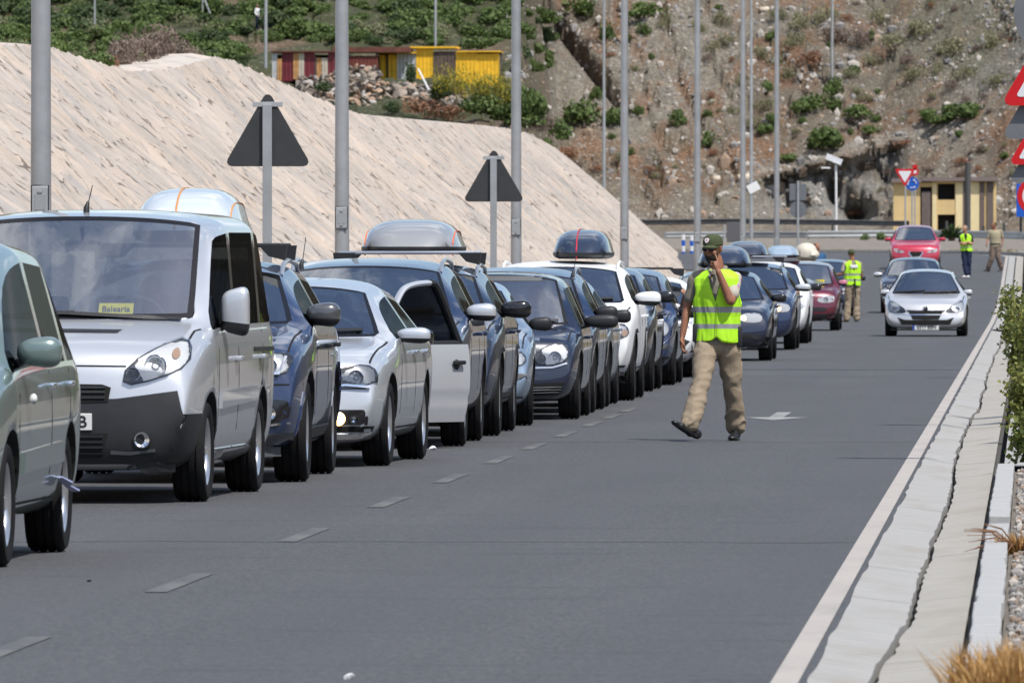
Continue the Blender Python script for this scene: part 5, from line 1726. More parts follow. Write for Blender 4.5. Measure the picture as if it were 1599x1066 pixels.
roof_box(S, car6, .0, 2.0, 4.0, .91, .32, paint('grey_box_shell', (.30, .31, .32), .1, .4), 'long grey roof box tied down with orange cord', z0=1.625, strap=mat('orange_cord', (.65, .13, .04), .7), strapx=(-.44, .44))
# 7 -- ice blue small saloon
S = spec(W=1.70, L=3.75, H=1.40, gc=.17, zf=.70, zc=.90, zb=.90, yc=1.0, yt=1.7, ye=2.9, yg=3.3, wr=.68, fo=.8, wb=2.35, r=.30, ybp=2.2, ydp=2.8, paint=P_LBL, rim='cap', mir=(.11, .07, .065), mirz=.06, mirpaint=M_BLK, quarter=False,
         head=[(.42, .56), (.44, .66), (.70, .72), (.78, .64), (.72, .56)], bulbs=[(.58, .63, .05)],
         panels=[('lower_bumper', sym([(0, .19), (.78, .20), (.84, .28), (0, .29)]), M_BLK, 0, .008)],
         strips=[('bumper_guard', [(.52, .47), (.86, .47)], .055, 'front', mat('grey_plastic', (.09, .095, .1), .5), .012)])
rz = R(2.6)
car7, b7 = make_car('sedan', S, place(S, 832.5, 664, rz), rz, 'small ice blue car squeezed behind the near black SUV', 'car')
# 8 -- dark blue compact van with big oval headlights
S = spec(W=1.72, L=3.78, H=1.46, gc=.17, zf=.74, zc=.90, zb=.90, yc=.85, yt=1.45, ye=3.3, yg=3.62, wr=.74, fo=.80, wb=2.42, r=.31, ybp=2.0, ydp=2.75, paint=P_NAVY2, rim='five', mir=(.17, .07, .07), mirz=.06, mirx=-.0, mirpaint=M_BLK,
         rf=.02, head=[(.41, .56), (.47, .70), (.68, .765), (.755, .70), (.74, .58), (.58, .53)], bulbs=[(.49, .60, .05), (.625, .615, .062)], lampbase=M_REFW,
         panels=[('lower_intake', sym([(0, .22), (.66, .25), (.72, .37), (.5, .36), (0, .33)]), M_DRK, 0, .008), ('grille', sym([(0, .56), (.26, .57), (.30, .66), (0, .67)]), M_DRK, 0, .01)],
         strips=[('chrome_strip', [(.40, .51), (.60, .515), (.74, .555)], .018, 'front', M_ALU, .012), ('intake_mesh', [(.05, .285), (.68, .30)], .006, 'front', M_ALU, .012), ('intake_mesh', [(.05, .31), (.69, .325)], .006, 'front', M_ALU, .012), ('intake_mesh', [(.05, .26), (.66, .275)], .006, 'front', M_ALU, .012),
                 ('sun_strip', [(-.58, 1.385), (.58, 1.385)], .05, 'front', mat('grey_plastic', (.09, .095, .1), .5), .004)])
car8, b8 = make_car('minivan', S, place(S, 905.8, 654, 0), 0, 'dark blue compact people carrier with big bright oval headlamps', 'car')
# 9 -- navy estate, silver rails
S = spec(W=1.78, L=3.9, H=1.50, gc=.2, zf=.80, zc=.98, zb=.96, yc=1.0, yt=1.6, ye=3.4, yg=3.75, wr=.74, fo=.80, wb=2.45, r=.33, ybp=2.2, ydp=2.9, paint=P_NAVY, rim='five', mir=(.12, .075, .075), mirz=.04, mirpaint=M_BLK, rails=M_ALU, antenna=(.6, 1.75, .25),
         head=[(.42, .62), (.44, .74), (.72, .8), (.8, .72), (.74, .62)], bulbs=[(.6, .7, .05)])
car9, b9 = make_car('suv', S, place(S, 930, 644, 0), 0, 'navy estate car with silver roof rails just behind the compact people carrier', 'car')
# 10 -- steel grey hatchback
S = spec(W=1.74, L=3.75, H=1.395, gc=.17, zf=.72, zc=.90, zb=.91, yc=1.05, yt=1.75, ye=3.1, yg=3.5, wr=.68, fo=.8, wb=2.35, r=.32, ybp=2.3, ydp=2.95, paint=P_GREY, rim='five', mir=(.12, .075, .07), mirz=.06, mirpaint=M_BLK,
         head=[(.50, .56), (.54, .66), (.74, .76), (.82, .74), (.76, .60)], bulbs=[(.66, .66, .05)], quarter=False)
car10, b10 = make_car('hatchback', S, place(S, 952, 634.6, 0), 0, 'low steel grey hatchback in front of the white SUV', 'car')
# 11 -- white SUV with dark box
S = spec(W=1.80, L=4.5, H=1.56, gc=.24, zf=.88, zc=1.06, zb=1.03, yc=1.1, yt=1.75, ye=4.0, yg=4.3, wr=.77, fo=.85, wb=2.62, r=.345, ybp=2.5, paint=P_WHT, rim='five', mir=(.15, .085, .09), mirz=.07, rails=M_WHT, far=False, archtrim='black',
         head=[(.46, .70), (.46, .83), (.76, .87), (.84, .78), (.80, .70)], bulbs=[(.6, .77, .06)], amber=[(.74, .71), (.76, .80), (.83, .78), (.80, .71)],
         panels=[('grille', sym([(0, .70), (.36, .70), (.40, .84), (0, .84)]), M_DRK, 0, .01), ('lower_cladding', sym([(0, .2), (.84, .21), (.9, .40), (0, .40)]), M_BLK, 0, .012)])
car11, b11 = make_car('suv', S, place(S, 992, 625, 0), 0, 'white SUV with white mirrors carrying a rounded dark box', 'SUV')
roof_box(S, car11, .22, 1.95, 3.9, .66, .33, paint('navy_box_shell', (.018, .03, .06), .1, .35), 'dark blue rounded roof box with a red strap on the white SUV', z0=1.575, strap=mat('red_strap', (.5, .02, .04), .7), strapx=(-.06,))
# 12 -- dark SUV beyond the white one
S = spec(W=1.82, L=4.5, H=1.50, gc=.2, zf=.82, zc=1.02, zb=1.0, wr=.75, r=.33, paint=P_BLKB, mir=(.13, .075, .07), mirz=.1, mirpaint=M_GLB, far=True,
         head=[(.46, .66), (.46, .78), (.76, .82), (.84, .74), (.80, .66)])
car12, b12 = make_car('suv', S, place(S, 1021, 611, 0), 0, 'blue black SUV squeezed in beyond the white SUV', 'SUV')
# 13 -- blue compact people carrier, driver's hand out of the window
S = spec(W=1.70, L=4.1, H=1.47, gc=.19, zf=.80, zc=.92, zb=.92, yc=.9, yt=1.55, ye=3.5, yg=3.95, wr=.75, fo=.8, wb=2.6, r=.31, ybp=2.2, ydp=3.05, paint=P_BLUE, mir=(.13, .07, .065), mirz=-.02, mirpaint=M_GLB, mirx=0,
         head=[(.52, .60), (.56, .80), (.70, .815), (.78, .72), (.74, .60)], bulbs=[(.65, .68, .055)], drv=1,
         strips=[('bumper_trim', [(.40, .46), (.76, .48)], .06, 'front', mat('grey_plastic', (.09, .095, .1), .5), .012), ('wing_trim', [(.70, .52), (.80, .62), (.82, .78)], .014, 'front', M_ALU, .012)],
         panels=[('lower_bumper', sym([(0, .2), (.76, .21), (.82, .36), (0, .36)]), M_BLK, 0, .008)])
car13, b13 = make_car('minivan', S, place(S, 1055, 601, 0), 0, "blue people carrier with its driver's hand out of the window", 'car')
# 14 -- white and black hatchback behind, left of the officer
S = spec(W=1.76, L=4.2, H=1.35, gc=.18, zf=.76, zc=.92, zb=.92, wr=.74, r=.32, paint=P_WHT, far=True, bars=(1.9,), barw=.5, mir=(.12, .07, .06), mirpaint=M_GLB,
         head=[(.42, .62), (.44, .80), (.74, .84), (.82, .76), (.76, .62)], panels=[('lower_bumper', sym([(0, .2), (.8, .21), (.86, .45), (.6, .55), (0, .52)]), M_BLK, 0, .01)])
car14, b14 = make_car('hatchback', S, place(S, 1090, 589, 0), 0, 'white car with a dark lower bumper partly hidden by the walking officer', 'car')
# 15 -- dark saloon right behind the officer, lamp lit
S = spec(W=1.76, L=4.3, H=1.40, gc=.2, zf=.72, zc=.90, zb=.92, wr=.68, r=.32, paint=P_NAVY2, far=True, mir=(.12, .07, .06), mirpaint=M_GLB,
         head=[(.36, .60), (.40, .72), (.66, .74), (.74, .66), (.68, .58)], bulbs=[(.44, .655, .05, True)], panels=[('lower_bumper', sym([(0, .2), (.8, .21), (.86, .36), (0, .50)]), M_BLK, 0, .01)])
car15, b15 = make_car('sedan', S, place(S, 1206, 563, 0), 0, 'dark blue saloon with a headlamp lit right behind the walking officer', 'car')
roof_box(S, car15, .08, 1.95, 3.8, .82, .34, paint('navy_box_shell', (.018, .03, .06), .1, .35), 'dark domed roof box behind the shoulder of the walking officer', z0=1.42)
# 16 -- blue-grey SUV with wide box, lamp lit
S = spec(W=1.86, L=4.5, H=1.50, gc=.2, zf=.82, zc=1.0, zb=1.0, wr=.74, r=.34, paint=P_NAVY, far=True, mir=(.14, .07, .07), mirpaint=P_SIL, bars=(2.0,), barmat=M_ALU, rails=M_ALU,
         head=[(.46, .66), (.48, .78), (.76, .80), (.84, .72), (.78, .64)], bulbs=[(.62, .71, .06, True)])
car16, b16 = make_car('suv', S, place(S, 1243, 546, 0), 0, 'navy car with an amber lit headlamp under a wide dark roof box', 'car')
roof_box(S, car16, .02, 1.95, 3.9, .76, .30, paint('slate_box_shell', (.03, .04, .065), .1, .4), 'wide slate blue roof box, second of the three behind the officer', z0=1.56)
# 17 -- white car
S = spec(W=1.78, L=4.3, H=1.50, gc=.2, zf=.80, zc=.97, zb=.97, wr=.73, r=.32, paint=P_WHT, far=True, mir=(.13, .07, .07), mirpaint=M_GLB, head=[(.46, .62), (.48, .76), (.76, .80), (.82, .70), (.76, .62)])
car17, b17 = make_car('hatchback', S, place(S, 1263, 536, 0), 0, 'white car with a dark mirror just in front of the maroon van', 'car')
# 18 -- maroon van
S = spec(W=1.80, L=4.3, H=1.50, gc=.2, zf=.80, zc=.96, zb=.94, yc=.8, yt=1.35, ye=3.8, yg=4.1, wr=.77, fo=.85, wb=2.7, r=.32, ybp=2.1, paint=P_MAR, far=True, mir=(.10, .07, .08), mirpaint=mat('pink_mirror', (.5, .18, .25), .4),
         head=[(.42, .60), (.44, .73), (.76, .76), (.80, .70), (.76, .60)], bulbs=[(.6, .67, .05)], rails=None,
         panels=[('grille', sym([(0, .60), (.20, .61), (.22, .70), (0, .71)]), M_DRK, 1, .01), ('bumper', sym([(0, .2), (.82, .21), (.88, .36), (0, .36)]), M_BLK, 0, .01), ('intake', [(.3, .42), (.62, .42), (.62, .5), (.3, .5)], M_BLK, 1, .008)])
car18, b18 = make_car('van', S, place(S, 1311, 516, 0), 0, 'maroon van with white cloth and a yellow card on its dashboard', 'van')
roof_box(S, car18, -.38, 1.5, 3.5, .72, .27, paint('ice_box_shell', (.32, .42, .52), .1, .4), 'pale blue roof box on the maroon van', z0=1.56)
# 19 -- dark car beyond the maroon van
S = spec(W=1.78, L=4.3, H=1.52, gc=.2, zf=.78, zc=.96, zb=.96, wr=.73, r=.33, paint=P_NAVY2, far=True, mir=(.11, .07, .07), mirpaint=M_BLK, head=[(.44, .60), (.46, .76), (.76, .80), (.82, .70), (.76, .62)], bulbs=[(.62, .69, .06)])
car19, b19 = make_car('sedan', S, place(S, 1340, 496, 0), 0, 'dark blue car at the far end of the queue beside the second officer', 'car')

# oncoming lane
S = spec(W=1.66, L=3.85, H=1.36, gc=.15, zf=.60, zc=.82, zb=.86, yc=1.12, yt=1.72, ye=2.6, yg=3.2, wr=.64, fo=.78, wb=2.44, r=.29, ybp=2.3, ydp=2.5, paint=P_SIL, rim='five', mir=(.11, .06, .05), mirx=-.13, mirz=.05, miry=.4, boot=True, zg=.9, quarter=False,
         lean=.16, bulge=.26, hoodcurve=.75, crown=.03,
         head=[(.40, .47), (.40, .535), (.60, .66), (.73, .72), (.75, .60), (.70, .47)], bulbs=[(.62, .54, .055), (.50, .51, .035)], plate=('6517 BBN', .185, True),
         panels=[('lower_intake', sym([(0, .235), (.48, .24), (.56, .38), (.42, .33), (0, .325)]), M_DRK, 0, .01)],
         strips=[('grille_line', [(-.38, .51), (-.1, .50), (.1, .50), (.38, .51)], .03, 'front', M_DRK, .006), ('bonnet_edge', [(-.36, .475), (0, .46), (.36, .475)], .012, 'front', M_DRK, .003),
                 ('bumper_crease', [(-.76, .44), (0, .415), (.76, .44)], .012, 'front', M_CHR, .004), ('lip', [(-.7, .14), (.7, .14)], .03, 'front', M_BLK, .008)])
c = gp(1446, 525)
car20, b20 = make_car('coupe', S, Vector((c.x, c.y - .6, 0)), 0, 'silver coupe driving towards the camera in the right lane', 'car', group='cars driving in the right lane')
em_ = MB(); h = b20.ray_cast(Vector((0, -3, .53)), Vector((0, 1, 0)))[0]
if h:
    q = h + Vector((0, -.015, 0))
    em_.tube([q + Vector((-.05, 0, .06)), q + Vector((-.01, 0, .02)), q + Vector((-.045, 0, -.06))], [.012, .02, .012], 6)
    em_.tube([q + Vector((.0, 0, .07)), q + Vector((.03, 0, .02)), q + Vector((.0, 0, -.02)), q + Vector((.04, 0, -.07))], [.02, .018, .014, .012], 6)
    em_.build('emblem', [M_BLK], car20, True)
S = spec(W=1.78, L=4.4, H=1.50, gc=.17, zf=.78, zc=.97, zb=.98, wr=.70, r=.32, paint=P_NAVY2, mir=(.12, .07, .06), mirpaint=P_SIL, far=True, head=[(.46, .62), (.48, .74), (.74, .80), (.82, .72), (.78, .62)], bulbs=[(.64, .69, .06)])
D_ = 286; p = at(1426, 0, D_); p.z = zroad(p.y)
car21, b21 = make_car('sedan', S, p, 0, 'dark blue car following close behind the silver coupe', 'car', group='cars driving in the right lane')
S = spec(W=1.80, L=4.3, H=1.60, gc=.18, zf=.80, zc=1.02, zb=1.0, yc=1.1, yt=1.9, wr=.70, r=.32, paint=P_RED, mir=(.12, .075, .06), far=True,
         head=[(.40, .60), (.42, .66), (.70, .76), (.80, .74), (.72, .60)], bulbs=[(.58, .66, .05)], hoodcurve=.8,
         panels=[('grille', sym([(0, .44), (.14, .46), (.24, .60), (.20, .64), (0, .64)]), M_DRK, 1, .01), ('intake', sym([(0, .24), (.5, .26), (.5, .34), (0, .34)]), M_DRK, 0, .01)])
D_ = 382; p = at(1430, 0, D_); p.z = zroad(p.y)
car22, b22 = make_car('hatchback', S, p, R(1.5), 'crimson red hatchback coming over the crest of the road', 'car', group='cars driving in the right lane')
panel(b22, car22, 'grille_surround', band([(-.20, .645), (-.25, .60), (-.14, .45), (.14, .45), (.25, .60), (.20, .645)], .03), 'front', M_CHR, .012, .02, .08)

# rooftop bundle and the dashboard things of the maroon van
p = at(1259, 0, 236); zz = 1.50
bn = MB(); bn.ell((0, 0, .17), (.24, .5, .2), 0, 16, 10, p=.8); bn.ell((.12, -.2, .12), (.16, .3, .14), 0, 12, 8)
for v in bn.v: v += noise.noise_vector(v * 6) * .04
o_ = bn.build('bundle', [mat('cream_tarpaulin', (.62, .58, .48), .85, var=.15)], None, True, loc=(p.x, p.y, zz)); tag(o_, 'cream cloth bundle strapped on the roof of the maroon van', 'bundle')
Mv18 = Matrix.Translation(car18.location)
h = b18.ray_cast(Vector((.1, -3, 1.03)), Vector((0, 1, 0)))[0]
bn = MB(); bn.ell((0, 0, 0), (.26, .12, .07), 0, 14, 8)
for v in bn.v: v += noise.noise_vector(v * 9) * .04
o_ = bn.build('cloth', [M_WHT], None, True); o_.matrix_world = Mv18 @ Matrix.Translation((.12, h.y + .16, 1.03)); tag(o_, 'crumpled white cloth behind the windscreen of the maroon van', 'cloth')
o_ = MB().box((-.1, 0, -.03), (.1, .004, .07)).build('card', [mat('yellow_card', (.85, .72, .02), .6)], None, False); o_.matrix_world = Mv18 @ Matrix.Translation((.46, h.y + .08, 1.02)); tag(o_, 'small yellow card behind the windscreen of the maroon van', 'card')
# ------------------------------------------------------------------ people
M_SKIN = mat('skin', (.30, .13, .075), .55, var=.12, vscale=14)
M_SKIN2 = mat('skin_light', (.42, .22, .14), .55, var=.1, vscale=14)
M_BEARD = mat('dark_hair', (.028, .019, .014), .8, bump=.5, bscale=120)
M_KHK = mat('khaki_trousers', (.31, .245, .17), .9, var=.10, vscale=6, bump=.08, bscale=90)
M_SHIRT = mat('khaki_shirt', (.24, .215, .17), .9, var=.08, vscale=8)
M_SHIRTL = mat('pale_sleeve', (.46, .42, .36), .9, var=.08, vscale=8)
M_HIV = mat('hi_vis_yellow', (.46, .88, .02), .65, var=.06, vscale=5)
M_REFL = mat('reflective_tape', (.36, .37, .38), .45, .3)
M_CAP = mat('olive_cap', (.055, .07, .028), .9, var=.15, vscale=20)
M_BOOT = mat('black_leather', (.014, .014, .016), .38)
M_NVY = mat('navy_cloth', (.012, .022, .06), .9, var=.15)
M_BLKC = mat('black_cloth', (.012, .012, .013), .9)

def fused(mb, vox, sm, name, mt, disp=None):
    me = mb.me(name + '_t', [mt], True)
    o = obj('tmp', me)
    r = o.modifiers.new('r', 'REMESH'); r.mode = 'VOXEL'; r.voxel_size = vox; r.use_smooth_shade = True
    if sm:
        s = o.modifiers.new('s', 'SMOOTH'); s.iterations = sm; s.factor = .5
    em = eval_mesh(o)
    bpy.data.objects.remove(o)
    em.materials.clear(); em.materials.append(mt)
    em.name = name
    if disp:
        n = len(em.vertices); co = np.empty(n * 3); em.vertices.foreach_get('co', co); co = co.reshape(-1, 3)
        no = np.empty(n * 3); em.vertices.foreach_get('normal', no); no = no.reshape(-1, 3)
        em.vertices.foreach_set('co', (co + no * disp(co)[:, None]).ravel()); em.update()
    for p in em.polygons: p.use_smooth = True
    return em
def limb(mb, pts, rad, n=14, flat=1.0):
    P = [Vector(p) for p in pts]
    # refine with catmull-like subdivision so bends are round
    Q = []; Rr = []
    for i in range(len(P) - 1):
        p0 = P[max(i - 1, 0)]; p1 = P[i]; p2 = P[i + 1]; p3 = P[min(i + 2, len(P) - 1)]
        for k in range(4):
            t = k / 4
            Q.append(.5 * ((2 * p1) + (p2 - p0) * t + (2 * p0 - 5 * p1 + 4 * p2 - p3) * t * t + (3 * p1 - p0 - 3 * p2 + p3) * t ** 3)); Rr.append(rad[i] * (1 - t) + rad[i + 1] * t)
    Q.append(P[-1]); Rr.append(rad[-1])
    mb.tube(Q, Rr, n, flat=flat)
    mb.ell(P[0], (rad[0],) * 3, 0, 12, 8); mb.ell(P[-1], (rad[-1],) * 3, 0, 12, 8)
def hand(mb, wrist, dirv, palmn, pose='relax', side=1, s=1.0):
    """palm, four fingers of unequal length and a thumb; dirv = along the fingers, palmn = out of the palm, side = thumb side"""
    d = Vector(dirv).normalized(); n = Vector(palmn); n = (n - d * n.dot(d)).normalized(); t = d.cross(n) * side
    w_ = Vector(wrist)
    mb.tube([w_ - d * .02, w_ + d * .02 * s, w_ + d * .05 * s, w_ + d * .09 * s], [.026 * s, .034 * s, .042 * s, .036 * s], 14, flat=.55, up=n)
    for i, (off, L_) in enumerate(((.030, .078), (.010, .088), (-.011, .082), (-.030, .064))):
        b = w_ + d * .084 * s + t * off * s
        curl = {'relax': (.25, .55, .6), 'fist': (1.2, 1.55, 1.2), 'point': (1.2, 1.55, 1.2), 'flat': (.05, .1, .1)}[pose]
        if pose == 'point' and i == 0: curl = (.05, .1, .05)
        a = 0; p = b; pts = [b - d * .02 * s, b]
        for c_, f in zip(curl, (.45, .31, .24)):
            a += c_; p = p + (d * math.cos(a) + n * math.sin(a)) * L_ * f * s; pts.append(p)
        mb.tube(pts, [.0095 * s, .0095 * s, .0088 * s, .008 * s, .0068 * s], 8); mb.ell(pts[-1], (.0068 * s,) * 3, 0, 8, 6)
    b = w_ + d * .03 * s + t * .03 * s
    pts = [b, b + (d * .6 + t * .7 + n * .2).normalized() * .034 * s, b + (d * .75 + t * .6 + n * .45).normalized() * .064 * s, b + (d * .95 + t * .4 + n * .55).normalized() * .086 * s]
    mb.tube(pts, [.014 * s, .0115 * s, .0105 * s, .008 * s], 8); mb.ell(pts[-1], (.008 * s,) * 3, 0, 8, 6)
def shoe(mb, heel, toe, up, s=1.0):
    heel = Vector(heel); toe = Vector(toe); d = (toe - heel).normalized(); u = Vector(up); u = (u - d * u.dot(d)).normalized()
    L_ = (toe - heel).length
    for f, rw, rh in ((.10, .036, .045), (.28, .038, .05), (.48, .040, .038), (.68, .046, .030), (.86, .040, .024)):
        c = heel + d * L_ * f + u * rh
        M = Matrix((d.cross(u), d, u)).transposed()
        mb.ell(c, (rw * s, L_ * .17, rh * s), 0, 12, 8, M=M)
    M = Matrix((d.cross(u), d, u)).transposed()
    mb.ell(heel + d * L_ * .5 + u * .012, (.046 * s, L_ * .5, .013), 0, 16, 6, M=M, p=.8)

def person(loc, rz, J, label, voxel=.006, skin=None, shirt=None, trs=None, boots=None, vest=None, cap=None, head_yaw=0, head_pitch=0, hair=True, beard=False, glasses=False, sleeve=.45, hands=('relax', 'relax'),
           hdirs=None, hscale=1.0, wide=1.0, patch_back=False, sleeve_mat=(None, None), group=None):
    skin = skin or M_SKIN
    root = empty('person', loc, rz, label, 'person', group)
    hips, neck, hd = Vector(J['hips']), Vector(J['neck']), Vector(J['head'])
    B = MB()
    up = (neck - hips).normalized()
    # core and neck
    limb(B, [hips, hips.lerp(neck, .5), neck - up * .06], [.08, .09, .07], 12)
    limb(B, [neck - up * .06, neck + (hd - neck) * .35, hd + Vector((0, .01, -.03))], [.062, .056, .055], 12)
    for sd, a in (('L', J.get('armL')), ('R', J.get('armR'))):
        if not a: continue
        sh, el, wr = [Vector(q) for q in a]
        limb(B, [neck - up * .07, sh, sh.lerp(el, .5), el, el.lerp(wr, .35), wr], [.045, .05, .043, .037, .038, .026], 12)
    for q in ('legL', 'legR'):
        if q in J:
            a = [Vector(k) for k in J[q]]
            limb(B, [hips, a[0], a[1], a[2]], [.07, .07, .045, .035], 10)
    Hm = Matrix.Translation(hd) @ Matrix.Rotation(head_yaw, 4, 'Z') @ Matrix.Rotation(head_pitch, 4, 'X')
    def hell(c, r_, mb=None, **k):
        (mb or B).ell(Hm @ Vector(c), r_, k.get('m', 0), k.get('nu', 18), k.get('nv', 12), M=Hm.to_3x3())
    hell((0, .012, .025), (.076, .096, .098)); hell((0, -.022, -.05), (.056, .066, .062)); hell((0, -.052, -.088), (.028, .028, .022))
    hell((0, -.092, -.012), (.013, .018, .026)); hell((0, -.106, -.022), (.014, .012, .011)); hell((0, -.07, .028), (.055, .02, .015))
    hell((0, -.080, -.058), (.022, .012, .006)); hell((0, -.078, -.068), (.019, .012, .006))
    for s in (-1, 1):
        hell((s * .078, .012, -.005), (.008, .019, .032)); hell((s * .04, -.06, -.03), (.024, .026, .024)); hell((s * .031, -.082, .008), (.013, .008, .009))
    for i, a in enumerate(('armL', 'armR')):
        if a in J and hands[i]:
            wr = Vector(J[a][2]); el = Vector(J[a][1])
            dd, pn, sd = (hdirs[i] if hdirs else ((wr - el), Vector((1 if i == 0 else -1, 0, 0)), 1 if i == 0 else -1))
            hand(B, wr, dd, pn, hands[i], sd, hscale)
    obj('body', fused(B, voxel, 2, 'body', skin), root)
    # head gear
    if hair:
        h_ = MB(); hell((0, .024, .036), (.079, .092, .082), h_)
        h_.f = [f for f in h_.f if (lambda c: c.y > -.012 or c.z > .075)(sum(((Hm.inverted() @ h_.v[k]) for k in f), Vector()) / len(f)) and (Hm.inverted() @ h_.v[f[0]]).z > -.03]
        h_.m = [0] * len(h_.f)
        h_.build('hair', [hair if not isinstance(hair, bool) else M_BEARD], root, True)
    if beard:
        h_ = MB(); hell((0, -.024, -.055), (.0605, .071, .066), h_, nu=28, nv=20); hell((0, -.05, -.098), (.034, .036, .028), h_)
        keep = []
        for f in h_.f:
            c = Hm.inverted() @ (sum((h_.v[k] for k in f), Vector()) / len(f))
            if c.y < .012 and c.z < -.052 + .75 * max(0, abs(c.x) - .022) and c.z < -.012: keep.append(f)
        h_.f = keep; h_.m = [0] * len(keep); h_.build('beard', [M_BEARD], root, True)
    if glasses:
        g_ = MB()
        for s in (-1, 1):
            g_.ell(Hm @ Vector((s * .032, -.094, .006)), (.028, .007, .019), 0, 14, 8, M=Hm.to_3x3() @ Matrix.Rotation(s * .18, 3, 'Z'), p=.8)
            g_.tube([Hm @ Vector((s * .055, -.086, .010)), Hm @ Vector((s * .079, -.04, .012)), Hm @ Vector((s * .081, .012, .008))], .0028, 6)
        g_.tube([Hm @ Vector((-.01, -.099, .01)), Hm @ Vector((.01, -.099, .01))], .003, 6)
        g_.build('sunglasses', [M_GLB], root, True)
    if cap:
        c_ = MB(); V = []; F = []; nu = 24; nv = 7
        for j in range(nv + 1):
            a = j / nv * math.pi / 2
            for i in range(nu):
                b_ = 2 * math.pi * i / nu
                fr_ = 1 + .06 * max(0, -math.sin(b_))
                V.append(Hm @ Vector((math.cos(b_) * .087 * math.cos(a) ** .55, .012 + math.sin(b_) * .103 * math.cos(a) ** .55, .036 + (.086 * fr_) * math.sin(a) ** .9)))
        for j in range(nv):
            for i in range(nu): F.append((j * nu + i, j * nu + (i + 1) % nu, (j + 1) * nu + (i + 1) % nu, (j + 1) * nu + i))
        c_.add(V, F); co_ = c_.build('cap', [cap], root, True)
        br = MB(); V = []; F = []
        for j in range(5):
            t = j / 4
            for i in range(13):
                x = -1 + 2 * i / 12
                V.append(Hm @ Vector((x * .078 * (1 - .12 * t), -.068 - t * .085 * (1 - .55 * x * x) + .05 * x * x, .046 - t * .018 - .016 * x * x)))
        n0 = len(V); V += [v - Vector((0, 0, .005)) for v in V]
        for j in range(4):
            for i in range(12):
                a = j * 13 + i; F += [(a, a + 1, a + 14, a + 13), (n0 + a, n0 + a + 13, n0 + a + 14, n0 + a + 1)]
        for i in range(12): F.append((52 + i, 53 + i, n0 + 53 + i, n0 + 52 + i))
        br.add(V, F); br.build('brim', [cap], co_, True)
        if glasses:
            bd = MB(); bd.prism([(q.x, q.y) for q in chaikin([(-.022, .02), (.022, .02), (.018, -.012), (0, -.026), (-.018, -.012)], 2)], -.006, 0)
            bo = bd.build('badge', [mat('badge_white', (.75, .68, .68), .6)], co_); BM_ = Hm @ Matrix.Translation((0, -.104, .082)) @ Matrix.Rotation(R(-22), 4, 'X'); bo.matrix_local = BM_
            bi = MB(); bi.prism([(q.x, q.y) for q in chaikin([(-.011, .01), (.011, .01), (0, -.013)], 2)], -.009, -.0065); bo2 = bi.build('badge_emblem', [mat('badge_pink', (.5, .2, .3), .6)], co_); bo2.matrix_local = BM_
    # clothes
    shirt = shirt or M_SHIRT
    S_ = MB()
    def torso(k, flare=0, z0=-.06, n=36, top=1.0):
        rings = []
        Ht = (neck - hips).length
        prof = [(z0, .172, .118), (.06, .178, .122), (.18, .175, .120), (.32, .187, .128), (.44, .196, .125), (.50, .182, .112), (.545, .135, .095), (.58, .075, .07)]
        for z, rx, ry in prof:
            t = z / .6
            c = hips + (neck - hips) * t
            tw = Matrix.Rotation(J.get('twist', 0) * max(0, min(1, t)), 3, 'Z')
            rings.append([c + tw @ Vector((math.cos(2 * math.pi * i / n) * (rx * wide + k), math.sin(2 * math.pi * i / n) * (ry * wide + k), 0)) for i in range(n)])
        return rings
    R_ = torso(0)
    nb = 36
    V = [q for r_ in R_ for q in r_]; F = [(a * nb + i, a * nb + (i + 1) % nb, (a + 1) * nb + (i + 1) % nb, (a + 1) * nb + i) for a in range(len(R_) - 1) for i in range(nb)]
    F += [tuple(reversed(range(nb))), tuple((len(R_) - 1) * nb + i for i in range(nb))]
    S_.add(V, F)
    sl_objs = []
    for i, a in enumerate(('armL', 'armR')):
        if a not in J: continue
        sh, el, wr = [Vector(q) for q in J[a]]
        if sleeve > .99: limb(S_, [neck - up * .09, sh, sh.lerp(el, .5), el, el.lerp(wr, .92)], [.06, .068, .06, .052, .042], 14)
        else:
            T_ = S_ if sleeve_mat[i] is None else MB()
            limb(T_, ([neck - up * .09] if T_ is S_ else []) + [sh, sh.lerp(el, .4), sh.lerp(el, sleeve + .25)], ([.06] if T_ is S_ else []) + [.055, .058, .060], 16)
            if T_ is not S_: sl_objs.append(fused(T_, max(voxel, .007), 1, 'sleeve', sleeve_mat[i]))
    shd = lambda co: .006 * (fbm(co[:, 0] * 9 + co[:, 1] * 5, co[:, 2] * 7, 3, 3) - .5) * 2
    so_ = obj('shirt', fused(S_, max(voxel, .008), 2, 'shirt', shirt, shd), root)
    for m_ in sl_objs: obj('sleeve', m_, so_)
    if J.get('legL'):
        T_ = MB(); trs = trs or M_KHK
        pc = hips + Vector((0, 0, -.04))
        T_.ell(pc, (.175 * wide, .125 * wide, .13), 0, 20, 12); T_.ell(hips + up * .05, (.165 * wide, .115 * wide, .09), 0, 20, 12)
        for q in ('legL', 'legR'):
            a = [Vector(k) for k in J[q]]
            limb(T_, [a[0] + Vector((0, 0, .02)), a[0].lerp(a[1], .45), a[1], a[1].lerp(a[2], .5), a[2]], [.108 * wide, .100 * wide, .083 * wide, .082 * wide, .084], 18)
        def td(co):
            z = co[:, 2]
            wgt = .45 + .8 * np.exp(-((z - .18) / .12) ** 2) + .8 * np.exp(-((z - .45) / .10) ** 2) + .5 * np.exp(-((z - .8) / .08) ** 2)
            f1 = np.abs(fbm(co[:, 0] * 5 + z * 5, z * 8 - co[:, 0] * 7 + co[:, 1] * 4, 6, 2) - .5) * 2
            return wgt * (.030 * (.30 - f1) + .006 * (fbm(co[:, 0] * 16, z * 22 + co[:, 0] * 9, 9, 2) - .5))
        to = obj('trousers', fused(T_, max(voxel * 1.2, .008), 1, 'trousers', trs, td), root)
